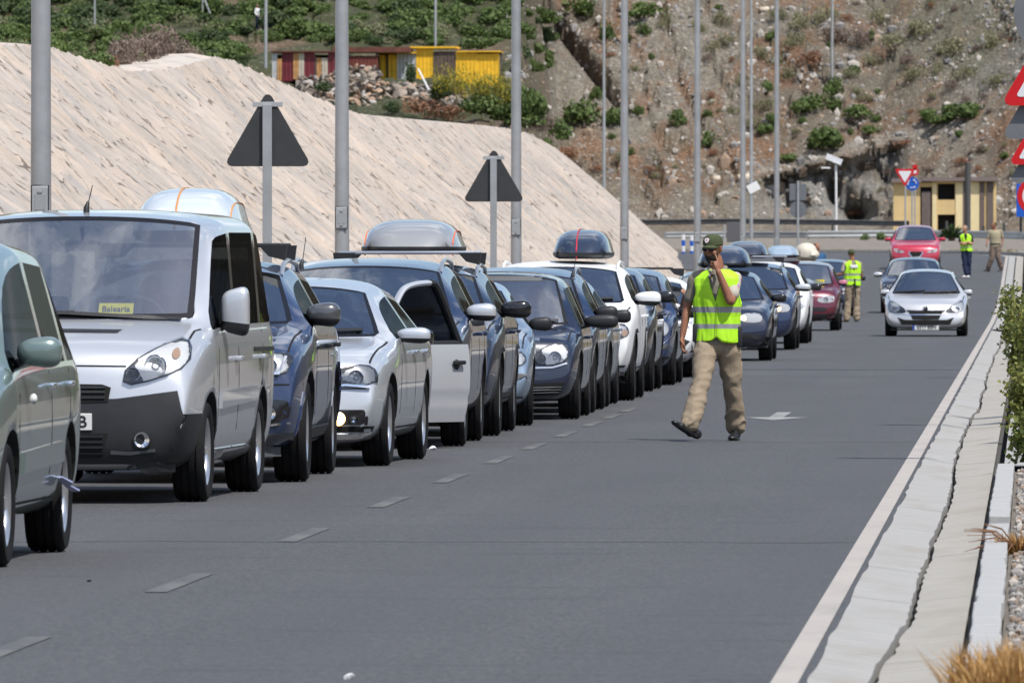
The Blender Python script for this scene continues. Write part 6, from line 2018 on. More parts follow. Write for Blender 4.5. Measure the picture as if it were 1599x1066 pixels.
        be = MB(); be.lathe([(.001, -.022), (1, -.022), (1, .022), (.001, .022)], 28, 'z')
        for v in be.v: v.x *= .176 * wide; v.y *= .128 * wide
        for i, v in enumerate(be.v): be.v[i] = v + hips + up * .045
        be.build('belt', [M_BLKC], to, True)
        for q, f in (('legL', 'footL'), ('legR', 'footR')):
            sb_ = MB(); heel, toe, u_ = J[f]; shoe(sb_, heel, toe, u_)
            a = Vector(J[q][2]); limb(sb_, [Vector(heel) + Vector(u_) * .05 + (Vector(toe) - Vector(heel)) * .2, a + Vector((0, 0, .05))], [.042, .045], 12)
            obj('boot', fused(sb_, max(voxel, .006), 1, 'boot', boots or M_BOOT), root)
    if vest:
        n = 220; m_ = 150; V = []; F = []; MI = []
        prof = [(-.03, .205, .150), (.06, .200, .145), (.18, .198, .143), (.32, .212, .150), (.44, .222, .146), (.50, .208, .132), (.545, .150, .112), (.575, .092, .088)]
        zz = np.linspace(-.03, .575, m_)
        rx = np.interp(zz, [p[0] for p in prof], [p[1] for p in prof]); ry = np.interp(zz, [p[0] for p in prof], [p[2] for p in prof])
        tw_ = J.get('twist', 0)
        for j in range(m_):
            t = zz[j] / .6
            c = hips + (neck - hips) * t
            tw = Matrix.Rotation(tw_ * max(0, min(1, t)), 3, 'Z')
            for i in range(n):
                a = 2 * math.pi * i / n
                fold = .009 * (vn(a * 3.2, zz[j] * 3, 4) - .5) * 2 + .004 * (vn(a * 9, zz[j] * 12, 5) - .5) * 2
                q = Vector((math.cos(a) * (rx[j] * wide + fold), math.sin(a) * (ry[j] * wide + fold), .02 * math.sin(a * 2 + 1) if j == 0 else 0))
                if zz[j] < .08: q.z += (.08 - zz[j]) / .11 * (.035 * math.exp(-((a - 4.712) / .16) ** 2) + .012 * math.sin(a * 3))
                V.append(c + tw @ q)
        def cen(i, j): return ((i + .5) / n * 2 * math.pi, (zz[j] + zz[j + 1]) / 2)
        for j in range(m_ - 1):
            for i in range(n):
                a, z = cen(i, j)
                x = math.cos(a); y = math.sin(a)
                if y < 0 and z > .30 and abs(x) < (z - .30) * 1.35: continue       # V neck at the front
                if abs(x) > .80 and (abs(x) - .80) / .2 > ((z - .405) / .115) ** 2 and .29 < z < .52: continue          # arm holes
                F.append((j * n + i, j * n + (i + 1) % n, (j + 1) * n + (i + 1) % n, (j + 1) * n + i))
                MI.append(1 if (.075 < z < .118 or .215 < z < .262) else 0)
        me = mesh('vest', V, F, [vest, M_REFL], True, MI)
        o = obj('vest', me)
        bm = bmesh.new(); bm.from_mesh(me); bmesh.ops.delete(bm, geom=[v for v in bm.verts if not v.link_faces], context='VERTS'); bmesh.ops.recalc_face_normals(bm, faces=bm.faces); bm.to_mesh(me); bm.free()
        md = o.modifiers.new('s', 'SOLIDIFY'); md.thickness = .008; md.offset = 1
        em = eval_mesh(o); bpy.data.objects.remove(o)
        em.name = 'vest'
        for p in em.polygons: p.use_smooth = True
        vo_ = obj('vest', em, root)
        if patch_back:
            c = hips + (neck - hips) * .68
            MB().bbox((-.075, .148 * wide, -.035), (.075, .162 * wide, .035), .004).build('back_patch', [M_WHT], vo_, True, loc=c)
    return root

# the officer walking across the road
J = dict(hips=(.025, 0, .90), neck=(.035, -.01, 1.515), head=(-.012, -.03, 1.675),
         armL=((-.155, .0, 1.43), (-.235, .045, 1.16), (-.275, .0, .915)), armR=((.188, .0, 1.42), (.150, -.20, 1.215), (.045, -.235, 1.475)),
         legL=((-.065, 0, .86), (-.115, -.22, .46), (-.195, -.38, .155)), legR=((.12, .0, .86), (.155, .10, .46), (.185, .24, .125)),
         footL=((-.135, -.34, .012), (-.355, -.50, .155), (-.3, -.2, .8)), footR=((.195, .27, .0), (.150, .0, .0), (0, 0, 1)), twist=R(-10))
p = gp(1115, 688)
off = person(p, 0, J, 'man in yellow vest, olive cap and sunglasses walking with a finger at his nose', voxel=.0046, cap=M_CAP, head_yaw=R(-24), head_pitch=R(6), beard=True, glasses=True, vest=M_HIV, sleeve=.42, hands=('relax', 'point'),
             hdirs=((Vector((-.05, -.08, -1)), Vector((.9, -.2, 0)), 1), (Vector((-.26, .22, 1)), Vector((-.75, .5, .2)), -1)), sleeve_mat=(None, M_SHIRTL), hscale=1.02)
# collar, sleeve badge, belt pouches and baton strap
m = MB()
for s in (-1, 1):
    m.tube([(.03 + s * .062, .045, 1.525), (.03 + s * .075, -.03, 1.515), (.025 + s * .045, -.105, 1.47), (.02 + s * .065, -.135, 1.42)], [.012, .018, .022, .006], 8, flat=.5)
m.build('collar', [M_SHIRT], off, True)
m = MB(); m.ell((.205, -.115, 1.345), (.022, .012, .026), 0, 12, 8); m.build('sleeve_badge', [mat('badge_purple', (.45, .22, .5), .7)], off, True)
m = MB(); m.bbox((-.185, -.09, .86), (-.135, -.03, 1.02), .012); m.tube([(-.16, -.06, 1.0), (-.16, -.07, 1.14)], .006, 6); m.build('radio', [M_BLK], off, True)
m = MB(); m.bbox((.20, -.07, .82), (.245, .03, 1.0), .012); m.build('holster', [M_BLK], off, True)
m = MB(); m.bbox((.195, .03, .53), (.245, .14, .70), .02); m.build('trouser_pocket', [M_KHK], off, True)
m = MB(); m.tube([(.028, -.172, 1.20), (.026, -.166, 1.05), (.024, -.166, .90)], .004, 6, flat=.5); m.build('zip', [mat('zip_grey', (.25, .35, .03), .6)], off, True)

# the second officer beside the maroon van, seen from behind
Jb = dict(hips=(0, 0, .92), neck=(0, .0, 1.50), head=(-.02, .02, 1.645), armL=((-.18, 0, 1.42), (-.25, .02, 1.16), (-.40, .14, 1.14)), armR=((.18, 0, 1.42), (.235, .03, 1.14), (.20, .14, .92)),
          legL=((-.09, 0, .87), (-.10, .02, .48), (-.14, .0, .10)), legR=((.09, 0, .87), (.10, 0, .48), (.10, -.02, .10)), footL=((-.09, .05, 0), (-.30, -.02, 0), (0, 0, 1)), footR=((.11, .06, 0), (.05, -.20, 0), (0, 0, 1)))
p = gp(1331, 503)
person(p + Vector((0, 0, 0)), R(180 - 165), {**Jb}, 'man in yellow vest standing with his back turned beside the maroon van', voxel=.011, cap=None, hair=M_CAP, head_yaw=R(160), vest=M_HIV, hands=('relax', 'relax'), sleeve=.42, patch_back=False, sleeve_mat=(M_SHIRTL, None))
m = MB(); m.bbox((-.09, -.19, 0), (.09, -.165, .08), .01); o_ = m.build('back_patch', [M_WHT], bpy.data.objects['person.001'], True, loc=(0, .012, 1.30))
m = MB(); m.tube([(.02, -.16, 1.05), (.03, -.165, .9), (.04, -.15, .62)], .03, 8, flat=.5); m.build('baton_strap', [M_BLK], bpy.data.objects['person.001'], True)
# man in navy trousers, arms folded
D = 366; p = at(1509, 0, D); p.z = zroad(p.y)
Jc = dict(hips=(0, 0, .93), neck=(-.03, 0, 1.50), head=(-.05, -.03, 1.65), armL=((-.2, 0, 1.42), (-.22, -.10, 1.16), (.02, -.22, 1.18)), armR=((.15, 0, 1.42), (.2, -.08, 1.16), (-.06, -.24, 1.14)),
          legL=((-.08, 0, .87), (-.06, -.02, .48), (.0, 0, .10)), legR=((.09, 0, .87), (.09, 0, .48), (.07, .08, .10)), footL=((.04, .06, 0), (-.14, -.12, 0), (0, 0, 1)), footR=((.1, .1, 0), (.0, -.10, 0), (0, 0, 1)))
person(p, 0, Jc, 'man in black shirt, yellow vest, navy trousers and white shoes standing on the far bend', voxel=.013, skin=M_SKIN2, hair=mat('grey_hair', (.2, .17, .15), .8), head_yaw=R(-50), shirt=M_BLKC, trs=M_NVY, boots=M_WHT, vest=M_HIV, hands=('fist', 'fist'), sleeve=.5)
p = at(1554, 0, 378); p.z = zroad(p.y)
Jd = dict(hips=(0, 0, .92), neck=(-.02, 0, 1.48), head=(-.05, -.02, 1.62), armL=((-.19, 0, 1.42), (-.26, .02, 1.16), (-.30, -.12, .98)), armR=((.19, 0, 1.42), (.26, .08, 1.18), (.25, .0, .98)),
          legL=((-.09, 0, .87), (-.12, -.05, .48), (-.25, .02, .12)), legR=((.09, 0, .87), (.10, -.05, .48), (.22, .05, .14)), footL=((-.20, .05, 0), (-.40, -.05, .02), (0, 0, 1)), footR=((.26, .08, .04), (.10, -.06, 0), (0, 0, 1)))
person(p, 0, Jd, 'man in khaki shirt and trousers walking by the kerb of the far bend', voxel=.013, head_yaw=R(-70), hair=M_CAP, shirt=mat('pale_khaki_shirt', (.36, .32, .21), .9), trs=mat('brown_trousers', (.17, .125, .10), .9), hands=('relax', 'relax'), sleeve=.6, wide=1.08)
# figure in white on the hill path
h = on_hill(402, 46)
Je = {**Jd, 'legL': ((-.09, 0, .87), (-.08, 0, .48), (-.08, .02, .12)), 'legR': ((.09, 0, .87), (.08, 0, .48), (.1, .05, .12)), 'footL': ((-.06, .05, 0), (-.2, -.12, 0), (0, 0, 1)), 'footR': ((.12, .08, 0), (.0, -.1, 0), (0, 0, 1))}
if h: person(h, R(60), Je, 'small far figure in a white shirt carrying a white bag on the hill path', voxel=.02, shirt=M_WHT, trs=M_NVY, hands=('relax', 'relax'), sleeve=1.0)
# blue-clad figure behind the roof boxes
p = at(1277, 400, 300)
person(Vector((p.x, p.y, .05 + zroad(p.y))), R(30), {**Jb}, 'distant figure in blue clothes behind the cream bundle', voxel=.016, shirt=mat('blue_shirt', (.03, .10, .22), .9), trs=M_NVY, hands=('relax', 'relax'), sleeve=1.0)

# drivers: seated upper bodies
def driver(root_car, S_x, S_y, seat, label, shirt, skin=None, yaw=0, armout=None, hair=True, lean=0, rz=0):
    J = dict(hips=(0, 0, 0), neck=(lean * .6, .06, .56), head=(lean, .04, .70), armL=((-.18, .03, .47), (-.24, -.16, .26), (-.14, -.42, .42)), armR=((.18 + lean * .4, .03, .47), (.24, -.16, .26), (.14, -.42, .42)))
    if armout: J['armR'] = armout
    r = person((0, 0, 0), 0, J, label, voxel=.012, skin=skin or M_SKIN2, shirt=shirt, hands=('fist', 'fist' if not armout else 'relax'), head_yaw=yaw, hair=hair, sleeve=.5,
               hdirs=((Vector((0, -1, .3)), Vector((1, 0, 0)), 1), (Vector((0, -1, .3)), Vector((-1, 0, 0)), -1)))
    r.matrix_world = Matrix.Translation(root_car.location) @ Matrix.Rotation(root_car.rotation_euler.z, 4, 'Z') @ Matrix.Translation((S_x, S_y, seat))
    return r
M_PSH = mat('pale_shirt', (.62, .64, .68), .9)
driver(car1, .40, 2.08, .66, 'driver of the silver van, dim behind the windscreen', mat('dark_shirt', (.06, .06, .08), .9))
driver(car3, .36, 2.35, .50, 'driver of the silver saloon in a pale shirt', M_PSH)
driver(car4, .50, 1.85, .42, 'dark haired driver leaning towards the open door of the small hatchback', mat('brown_shirt', (.14, .06, .04), .9), lean=.16, yaw=R(20))
driver(car8, .36, 1.90, .50, 'driver of the compact people carrier with the oval headlamps', M_PSH)
driver(car13, .42, 1.95, .50, 'driver of the blue people carrier resting a hand on the window sill', M_PSH, yaw=R(10), armout=((.2, .03, .47), (.46, -.08, .44), (.50, -.20, .62)))
driver(car16, .42, 2.2, .50, 'driver under the wide slate blue roof box', mat('red_shirt', (.25, .05, .04), .9), yaw=R(12), armout=((.2, .03, .47), (.40, -.1, .36), (.50, -.22, .46)))
driver(car20, .34, 2.0, .38, 'driver of the silver coupe', mat('red_shirt', (.25, .05, .04), .9))
driver(car11, .38, 2.2, .56, 'driver of the white SUV with the rounded dark box', M_PSH)
# ------------------------------------------------------------------ street lamps, signs, huts
M_GALV2 = mat('weathered_zinc', (.36, .37, .375), .5, .4, var=.22, vscale=1.2)
LAMPN = ['nearest street lamp post, at the left edge', 'second street lamp post, rising behind the dark blue SUV and the silver saloon', 'third street lamp post, beside the smaller triangular sign', 'fourth street lamp post, rising behind the dark box of the white SUV',
         'fifth street lamp post, above the walking officer', 'sixth street lamp post, just left of the thin post with a white plate', 'seventh street lamp post, right end of the row']
def lamp_post(x, y, z0, r0, label, hatch=True, hgt=12, rtop=.6, group='street lamp posts along the left roadside', lum=True):
    r = empty('street_lamp', (x, y, z0), 0, label, 'street lamp', group)
    m = MB(); n = 8
    m.tube([(0, 0, hgt * k / n) for k in range(n + 1)], [r0 * (1 - (1 - rtop) * k / n) for k in range(n + 1)], 20)
    m.build('pole', [M_GALV2], r, True)
    if hatch:
        h = MB(); h.bbox((-r0 * .72, -r0 * 1.06, 1.98 - z0), (r0 * .72, -r0 * .55, 2.26 - z0), .006)
        ho = h.build('hatch', [M_GALV], r)
        k = MB(); k.bbox((-.022, -r0 * 1.06 - .012, 2.20 - z0), (.022, -r0 * 1.06, 2.225 - z0), .003); k.bbox((-.022, -r0 * 1.06 - .012, 2.01 - z0), (.022, -r0 * 1.06, 2.035 - z0), .003)
        k.bbox((-r0 * .5, -r0 * 1.06 - .004, 2.04 - z0), (r0 * .5, -r0 * 1.06 - .001, 2.19 - z0), .002)
        k.build('latch', [M_GALV2], ho)
        f = MB(); f.tube([(-r0 * .76, -r0 * 1.0, 1.965 - z0), (-r0 * .76, -r0 * 1.0, 2.275 - z0), (r0 * .76, -r0 * 1.0, 2.275 - z0), (r0 * .76, -r0 * 1.0, 1.965 - z0), (-r0 * .76, -r0 * 1.0, 1.965 - z0)], .006, 5); f.build('hatch_rim', [M_BLK], ho)
    f = MB(); f.bbox((-.2, -.2, 0), (.2, .2, .03), .005); f.build('base_plate', [M_GALV], r)
    if lum:
        a = MB(); a.tube([(0, 0, hgt - .1), (.4, 0, hgt + .35), (1.6, 0, hgt + .5)], [.05, .045, .04], 10); a.build('arm', [M_GALV2], r, True)
        a = MB(); a.bbox((1.5, -.14, hgt + .44), (2.2, .14, hgt + .56), .03); a.build('luminaire', [M_GALV], r, True)
    return r
for i, px_ in enumerate((64, 534, 806, 975, 1089, 1160, 1213)):
    D = 9.3 * FPX / (VPX - px_)
    p = at(px_, HOR, D)
    lamp_post(p.x, p.y, zroad(p.y) - .0, .105, LAMPN[i])
for px_, D, r_, lb, pb in ((943, 520, .085, 'thin far lamp post whose foot is hidden by the top of the embankment', 297), (1173, 470, .085, 'thin far lamp post carrying a small white plate', 382)):
    p = at(px_, pb, D)
    lp = lamp_post(p.x, p.y, p.z - .3, r_, lb, hatch=False, group='far lamp posts')
    if px_ == 1173:
        s_ = FPX / D
        pl_ = MB(); pl_.bbox((-.26, -.11, -.2), (.26, -.09, .2), .01); o = pl_.build('plate', [M_WHT], lp); o.location = (0, 0, (HOR - 293) / s_ + CAM_H - lp.location.z); o.rotation_euler = (0, R(-28), 0)
        o.location.x = .1
for px_, pb, D, wpx, lb in ((148, 56, 560, 3, 'thin white pole on the left hillside behind the embankment'), (415, 106, 640, 5, 'thin grey pole left of the maroon and white hut'), (680, 77, 720, 4, 'thin grey pole rising behind the yellow hut'), (1299, 122, 880, 5, 'weathered grey pole high on the stony slope')):
    h = on_hill(px_, pb)
    if h is None: continue
    s_ = FPX / h.y
    o = MB().tube([h - Vector((0, 0, .3)), h + Vector((0, 0, 3)), h + Vector((.05, 0, 8.5))], [wpx / s_ / 2, wpx / s_ / 2, wpx / s_ / 2.2], 8).build('pole', [M_GALV], None, True)
    tag(o, lb, 'pole', 'thin poles on the hillside')
h = on_hill(330, 26)
if h:
    s_ = FPX / h.y
    o = MB().tube([h, h + Vector((-.9, 0, 2.2))], .07, 8).tube([h + Vector((-.62, 0, 0)), h + Vector((-.62, 0, 2.4))], .06, 8).build('pole', [M_GALV], None, True)
    tag(o, 'pale post with a slanting brace at the top edge above the embankment', 'pole')

# signs ------------------------------------------------------
M_SBK = mat('sign_back', (.042, .044, .046), .65, .2, var=.15, vscale=4)
M_SBK2 = mat('grey_sign_back', (.16, .17, .18), .6, .2, var=.15, vscale=4)
M_SRED = mat('sign_red', (.55, .008, .012), .35)
M_SWHT = mat('sign_white', (.70, .71, .73), .35)
M_SBLU = mat('sign_blue', (.01, .10, .50), .35)
def tri(side, rr=.06, down=False, n=3):
    h = side * math.sqrt(3) / 2
    P = [Vector((-side / 2, 0)), Vector((side / 2, 0)), Vector((0, h))]
    out = []
    for i in range(3):
        a, b, c = P[i - 1], P[i], P[(i + 1) % 3]
        d1 = (a - b).normalized(); d2 = (c - b).normalized()
        bis = (d1 + d2).normalized(); ctr = b + bis * rr * 2
        t1 = b + d1 * (rr * math.sqrt(3)); t2 = b + d2 * (rr * math.sqrt(3))
        a1 = math.atan2((t1 - ctr).y, (t1 - ctr).x); a2 = math.atan2((t2 - ctr).y, (t2 - ctr).x)
        if a2 < a1: a2 += 2 * math.pi
        if a2 - a1 > math.pi: a1 += 2 * math.pi; a1, a2 = a2, a1
        for k in range(n + 1):
            q = a1 + (a2 - a1) * k / n
            out.append(ctr + Vector((math.cos(q), math.sin(q))) * rr)
    if down: out = [Vector((v.x, h - v.y)) for v in out]
    return out
def circ(r_, n=28, c=(0, 0)): return [Vector((c[0] + r_ * math.cos(2 * math.pi * k / n), c[1] + r_ * math.sin(2 * math.pi * k / n))) for k in range(n)]
def sc(poly, k, c=None):
    c = c or sum(poly, Vector((0, 0))) / len(poly)
    return [c + (p - c) * k for p in poly]
# two triangular signs seen from behind, on the left roadside
for px_, pyb, D, lb in ((418, 260, 121, 'larger triangular road sign seen from behind, above the roof bars of the dark blue SUV'), (771, 315, 171, 'smaller triangular road sign seen from behind, right of the grey roof box')):
    p = at(px_, HOR, D); s_ = FPX / D; zb_ = CAM_H + (HOR - pyb) / s_
    r = empty('road_sign', (p.x, p.y, 0), 0, lb, 'road sign', 'triangular road signs seen from behind')
    T = tri(1.0, .055)
    m = MB(); m.prism([(v.x, v.y + zb_) for v in T], .0, .025); pn = m.build('sign_panel', [M_SBK], r)
    m = MB(); m.prism([(v.x, v.y + zb_) for v in sc(T, .985)], .0255, .029); m.build('sign_face', [M_SWHT], pn)
    m = MB(); m.bbox((-.055, -.052, 0), (.05, -.012, zb_ + .70), .006); m.build('post', [M_GALV2], r)
    m = MB(); m.bbox((-.17, -.014, zb_ + .67), (.17, -.002, zb_ + .725), .003); m.bbox((-.2, -.014, zb_ + .10), (.2, -.002, zb_ + .14), .003) if False else None
    m.build('bracket', [M_GALV], r)
def warn_sign(px_c, py_b, D, side, lb, back=None, symbol=None):
    p = at(px_c, HOR, D); s_ = FPX / D; z = CAM_H + (HOR - py_b) / s_
    r = empty('road_sign', (p.x, p.y, 0), 0, lb, 'road sign')
    T = tri(side, .055)
    MB().prism([(v.x, v.y + z) for v in T], 0, .02).build('sign_panel', [M_SRED], r)
    ctr = sum(T, Vector((0, 0))) / len(T)
    MB().prism([(ctr.x + (v.x - ctr.x) * .70, ctr.y + (v.y - ctr.y) * .70 + z) for v in tri(side, .03)], -.004, .0).build('sign_field', [M_SWHT], r)
    MB().tube([(0, .045, -.1), (0, .045, z + side * .8)], .03, 12).build('post', [M_GALV], r, True)
    if back is not None:
        zb_ = CAM_H + (HOR - back) / s_
        m = MB(); m.prism([(v.x, v.y + zb_) for v in T], .08, .1); m.build('sign_back_panel', [M_SBK2], r)
    return r, z
warn_sign(1641, 165, 101, .95, 'upper red bordered triangular warning sign cut off by the right edge', back=217)
warn_sign(1627, 257, 140, .88, 'lower red bordered triangular warning sign cut off by the right edge', back=285)
p = at(1660, HOR, 84); r = empty('road_sign', (p.x, p.y, 0), 0, 'round sign seen from behind at the upper right corner', 'road sign')
MB().prism([(v.x, v.y + CAM_H + (HOR - 20) / 200) for v in circ(.385)], 0, .02).build('sign_panel', [M_SBK2], r)
MB().tube([(0, -.04, -.1), (0, -.04, 4.2)], .03, 12).build('post', [M_GALV], r, True)
p = at(1618, HOR, 195); s_ = FPX / 195; r = empty('road_sign', (p.x, p.y, 0), 0, 'round red bordered sign on a blue board at the right edge', 'road sign')
zc_ = CAM_H + (HOR - 306) / s_
MB().bbox((-.36, 0, zc_ - .38), (.36, .02, zc_ + .22), .004).build('sign_panel', [M_SBLU], r)
MB().prism([(v.x, v.y + zc_) for v in circ(.345)], -.006, -.002).build('sign_ring', [M_SRED], r)
MB().prism([(v.x, v.y + zc_) for v in circ(.25)], -.01, -.007).build('sign_field', [M_SWHT], r)
MB().box((-.2, -.014, zc_ - .06), (-.05, -.011, zc_ + .05)).box((.03, -.014, zc_ - .06), (.16, -.011, zc_ + .04)).build('sign_symbol', [M_INK], r)
MB().tube([(0, .045, -.1), (0, .045, zc_ + .3)], .03, 12).build('post', [M_GALV], r, True)
# yield, roundabout and small red sign before the junction
D = 492; s_ = FPX / D; base = zroad(470)
def far_sign(px_, pyc, lb):
    p = at(px_, HOR, D); return empty('road_sign', (p.x, p.y, base - .1), 0, lb, 'road sign'), CAM_H + (HOR - pyc) / s_ - base + .1
r, z = far_sign(1413, 292, 'red and white give way triangle pointing down in front of the yellow building')
T = tri(.95, .05, True); MB().prism([(v.x, v.y + z) for v in T], 0, .02).build('sign_panel', [M_SRED], r)
c_ = sum(T, Vector((0, 0))) / len(T); MB().prism([(c_.x + (v.x - c_.x) * .66, c_.y + (v.y - c_.y) * .66 + z) for v in T], -.006, -.001).build('sign_field', [M_SWHT], r)
MB().tube([(.02, .05, 0), (.02, .05, z + .5)], .04, 8).build('post', [M_GALV], r, True)
r, z = far_sign(1424, 287, 'round blue roundabout sign beside the give way triangle')
r.location.y += .6
MB().prism([(v.x, v.y + z) for v in circ(.31)], 0, .02).build('sign_panel', [M_SBLU], r)
for k in range(3):
    a0_ = 2 * math.pi * k / 3
    m = MB(); pts = [Vector((math.cos(a0_ + t) * .19, -.012, z + math.sin(a0_ + t) * .19)) for t in np.linspace(0, 1.4, 7)]; m.tube(pts, [.02] * 5 + [.045, .004], 6); m.build('sign_arrow', [M_SWHT], r, True)
MB().tube([(0, .05, 0), (0, .05, z + .2)], .04, 8).build('post', [M_GALV], r, True)
r, z = far_sign(1428, 268, 'small red sign standing just behind the blue roundabout sign')
r.location.y += 2
MB().prism([(v.x, v.y + z) for v in circ(.17)], 0, .02).prism([(v.x, v.y + z + .22) for v in circ(.12)], 0, .02).build('sign_panel', [M_SRED], r)
MB().prism([(v.x, v.y + z) for v in circ(.08)], -.006, -.001).build('sign_field', [M_SWHT], r)
MB().tube([(0, .05, 0), (0, .05, z + .2)], .035, 8).build('post', [M_GALV], r, True)
D = 430; s_ = FPX / D; base = zroad(430)
r, z = far_sign(1246, 300, 'square sign over a round sign, both seen from behind, on one post')
MB().bbox((-.34, 0, z - .33), (.34, .02, z + .33), .004).build('sign_panel', [M_SBK2], r)
MB().prism([(v.x, v.y + z - .7) for v in circ(.34)], 0, .02).build('sign_panel', [M_SBK2], r)
MB().tube([(0, -.04, 0), (0, -.04, z + .45)], .045, 8).build('post', [M_GALV], r, True)
# small solar lamp
D = 640; s_ = FPX / D; p = at(1306, 362, D)
r = empty('solar_lamp', p, 0, 'short white lamp post with a tilted panel in front of the grey cliff', 'lamp')
MB().tube([(0, 0, -.5), (-.03, 0, 4.0)], .07, 8).build('pole', [M_WHT], r, True)
m = MB(); m.bbox((-.5, -.3, -.03), (.5, .3, .03), .01); o = m.build('panel', [M_GALV], r); o.location = (-.15, 0, 4.3); o.rotation_euler = (R(35), R(22), 0)
m = MB(); m.bbox((-.9, -.1, 3.75), (-.35, .1, 3.85), .02); m.build('lamp_head', [M_WHT], r)

# guard rails -------------------------------------------------
M_RAIL = mat('guard_rail_steel', (.40, .41, .41), .5, .4, var=.2, vscale=.7)
def wrail(pts, ztop, label, step=4.0, hh=.31, mt=None):
    r = empty('guard_rail', pts[0], 0, label, 'guard rail')
    o0 = Vector(pts[0]); pts = [Vector(p) - o0 for p in pts]
    prof = [(0, 0), (-.05, -.03), (-.05, -.09), (0, -.14), (0, -.17), (-.05, -.22), (-.05, -.28), (0, -hh)]
    V = []; F = []
    for p in pts:
        for a, b_ in prof: V.append((p.x, p.y + a, p.z + ztop + b_))
    k = len(prof)
    for i in range(len(pts) - 1):
        for j in range(k - 1): F.append((i * k + j, i * k + j + 1, (i + 1) * k + j + 1, (i + 1) * k + j))
    obj('rail', mesh('rail', V, F, mt or M_RAIL), r)
    L_ = 0
    for i in range(len(pts) - 1):
        a, b_ = pts[i], pts[i + 1]; d = (b_ - a).length; n = max(1, int(d / step))
        for j in range(n):
            q = a.lerp(b_, j / n)
            MB().box((-.07, .01, -.6), (.07, .13, ztop - .02)).build('rail_post', [mt or M_RAIL], r, False, loc=q)
    return r
wrail([at(1262, 387, 466), at(1400, 386, 466), at(1480, 386, 465), at(1560, 388, 462), at(1680, 392, 450)], .74, 'long steel guard rail behind the far kerb')
wrail([at(985, 360, 620), at(1150, 358, 615), at(1300, 360, 610), at(1420, 362, 605)], .62, 'weathered grey guard rail at the foot of the stony slope', mt=mat('old_rail', (.12, .12, .12), .7, .2, var=.3))
wrail([at(1040, 379, 560), at(1130, 378, 560), at(1275, 378, 556)], .55, 'low pale guard rail left of the sign with its back turned')
# far verge with dry grass
def tuft_mesh(n, hgt, spread, seed, mt, wd=.012, lean=.5):
    r_ = np.random.RandomState(seed); V = []; F = []
    for i in range(n):
        a = r_.rand() * 6.28; rad = spread * r_.rand() ** .6
        b_ = Vector((math.cos(a) * rad, math.sin(a) * rad, 0)); a2 = r_.rand() * 6.28
        t = b_ + Vector((math.cos(a2) * lean * hgt * r_.rand(), math.sin(a2) * lean * hgt * r_.rand(), hgt * r_.uniform(.5, 1)))
        s_ = Vector((math.cos(a2 + 1.57), math.sin(a2 + 1.57), 0)) * wd
        m_ = b_.lerp(t, .55) + Vector((0, 0, hgt * .08)); k = len(V)
        V += [b_ - s_, b_ + s_, m_ + s_ * .8, m_ - s_ * .8, t]; F += [(k, k + 1, k + 2, k + 3), (k + 3, k + 2, k + 4)]
    return mesh('blades', V, F, mt)
M_STRAW = leafmat('orange_straw', (.30, .16, .05), (.62, .38, .14), .25)
M_STRAW2 = leafmat('pale_straw', (.26, .21, .12), (.42, .36, .22), .2)
gm = [tuft_mesh(90, .35, .5, 20 + k, M_STRAW2, .02) for k in range(3)] + [tuft_mesh(60, .3, .4, 30, leafmat('weed_green', (.05, .08, .02), (.16, .2, .06)), .03)]
V = []; F = []; MI = []
rg2 = np.random.RandomState(9)
for i in range(330):
    if i < 230: y = rg2.uniform(457, 468); p = Vector((rg2.uniform(-48, 1), y, zroad(y) - .05))
    else: y = rg2.uniform(200, 455); p = Vector((redge(y) + .9 + rg2.exponential(.8), y, zroad(y) + .02))
    q = gm[0 if rg2.rand() < .5 else rg2.randint(4)]
    k = len(V); s_ = rg2.uniform(.5, 1.2) * (1 if i < 230 else .7)
    V += [v.co * s_ + p for v in q.vertices]; F += [tuple(j + k for j in f.vertices) for f in q.polygons]; MI += [1 if q is gm[3] else 0] * len(q.polygons)
o = obj('verge_grass', mesh('verge_grass', V, F, [M_STRAW2, _mats['weed_green']], False, MI)); tag(o, 'dry straw and weeds along the far verge', 'grass', kind='stuff')
# dwarf palm beside the red car
p = at(1486, 388, 452); r = empty('shrub', p, 0, 'dark rounded dwarf palm between the red car and the man in navy trousers', 'shrub')
m = MB()
for k in range(90):
    a = rnd.random() * 6.28; e = rnd.uniform(.1, 1.5); L_ = rnd.uniform(.55, .8)
    d = Vector((math.cos(a) * math.cos(e), math.sin(a) * math.cos(e), math.sin(e))); s_ = d.cross(Vector((0, 0, 1))).normalized() * .05
    b_ = Vector((0, 0, .45)); m.add([b_ - s_ * .3, b_ + s_ * .3, b_ + d * L_ * .6 + s_, b_ + d * L_ + Vector((0, 0, -.1)), b_ + d * L_ * .6 - s_], [(0, 1, 2, 3, 4)])
m.build('fronds', [leafmat('palm_green', (.02, .045, .012), (.07, .12, .03))], r)
MB().tube([(0, 0, -.2), (0, 0, .5)], [.16, .14], 8).build('trunk', [mat('bark', (.10, .07, .05), .9)], r, True)
for px_, py_, w_ in ((1518, 388, 18), (1375, 372, 22), (1352, 372, 18)):
    p = at(px_, py_, 458); bush('green', p - Vector((0, 0, .1)), w_ / 36, w_ / 50, 'small green bush by the far guard rail', 'small bushes by the far guard rail')

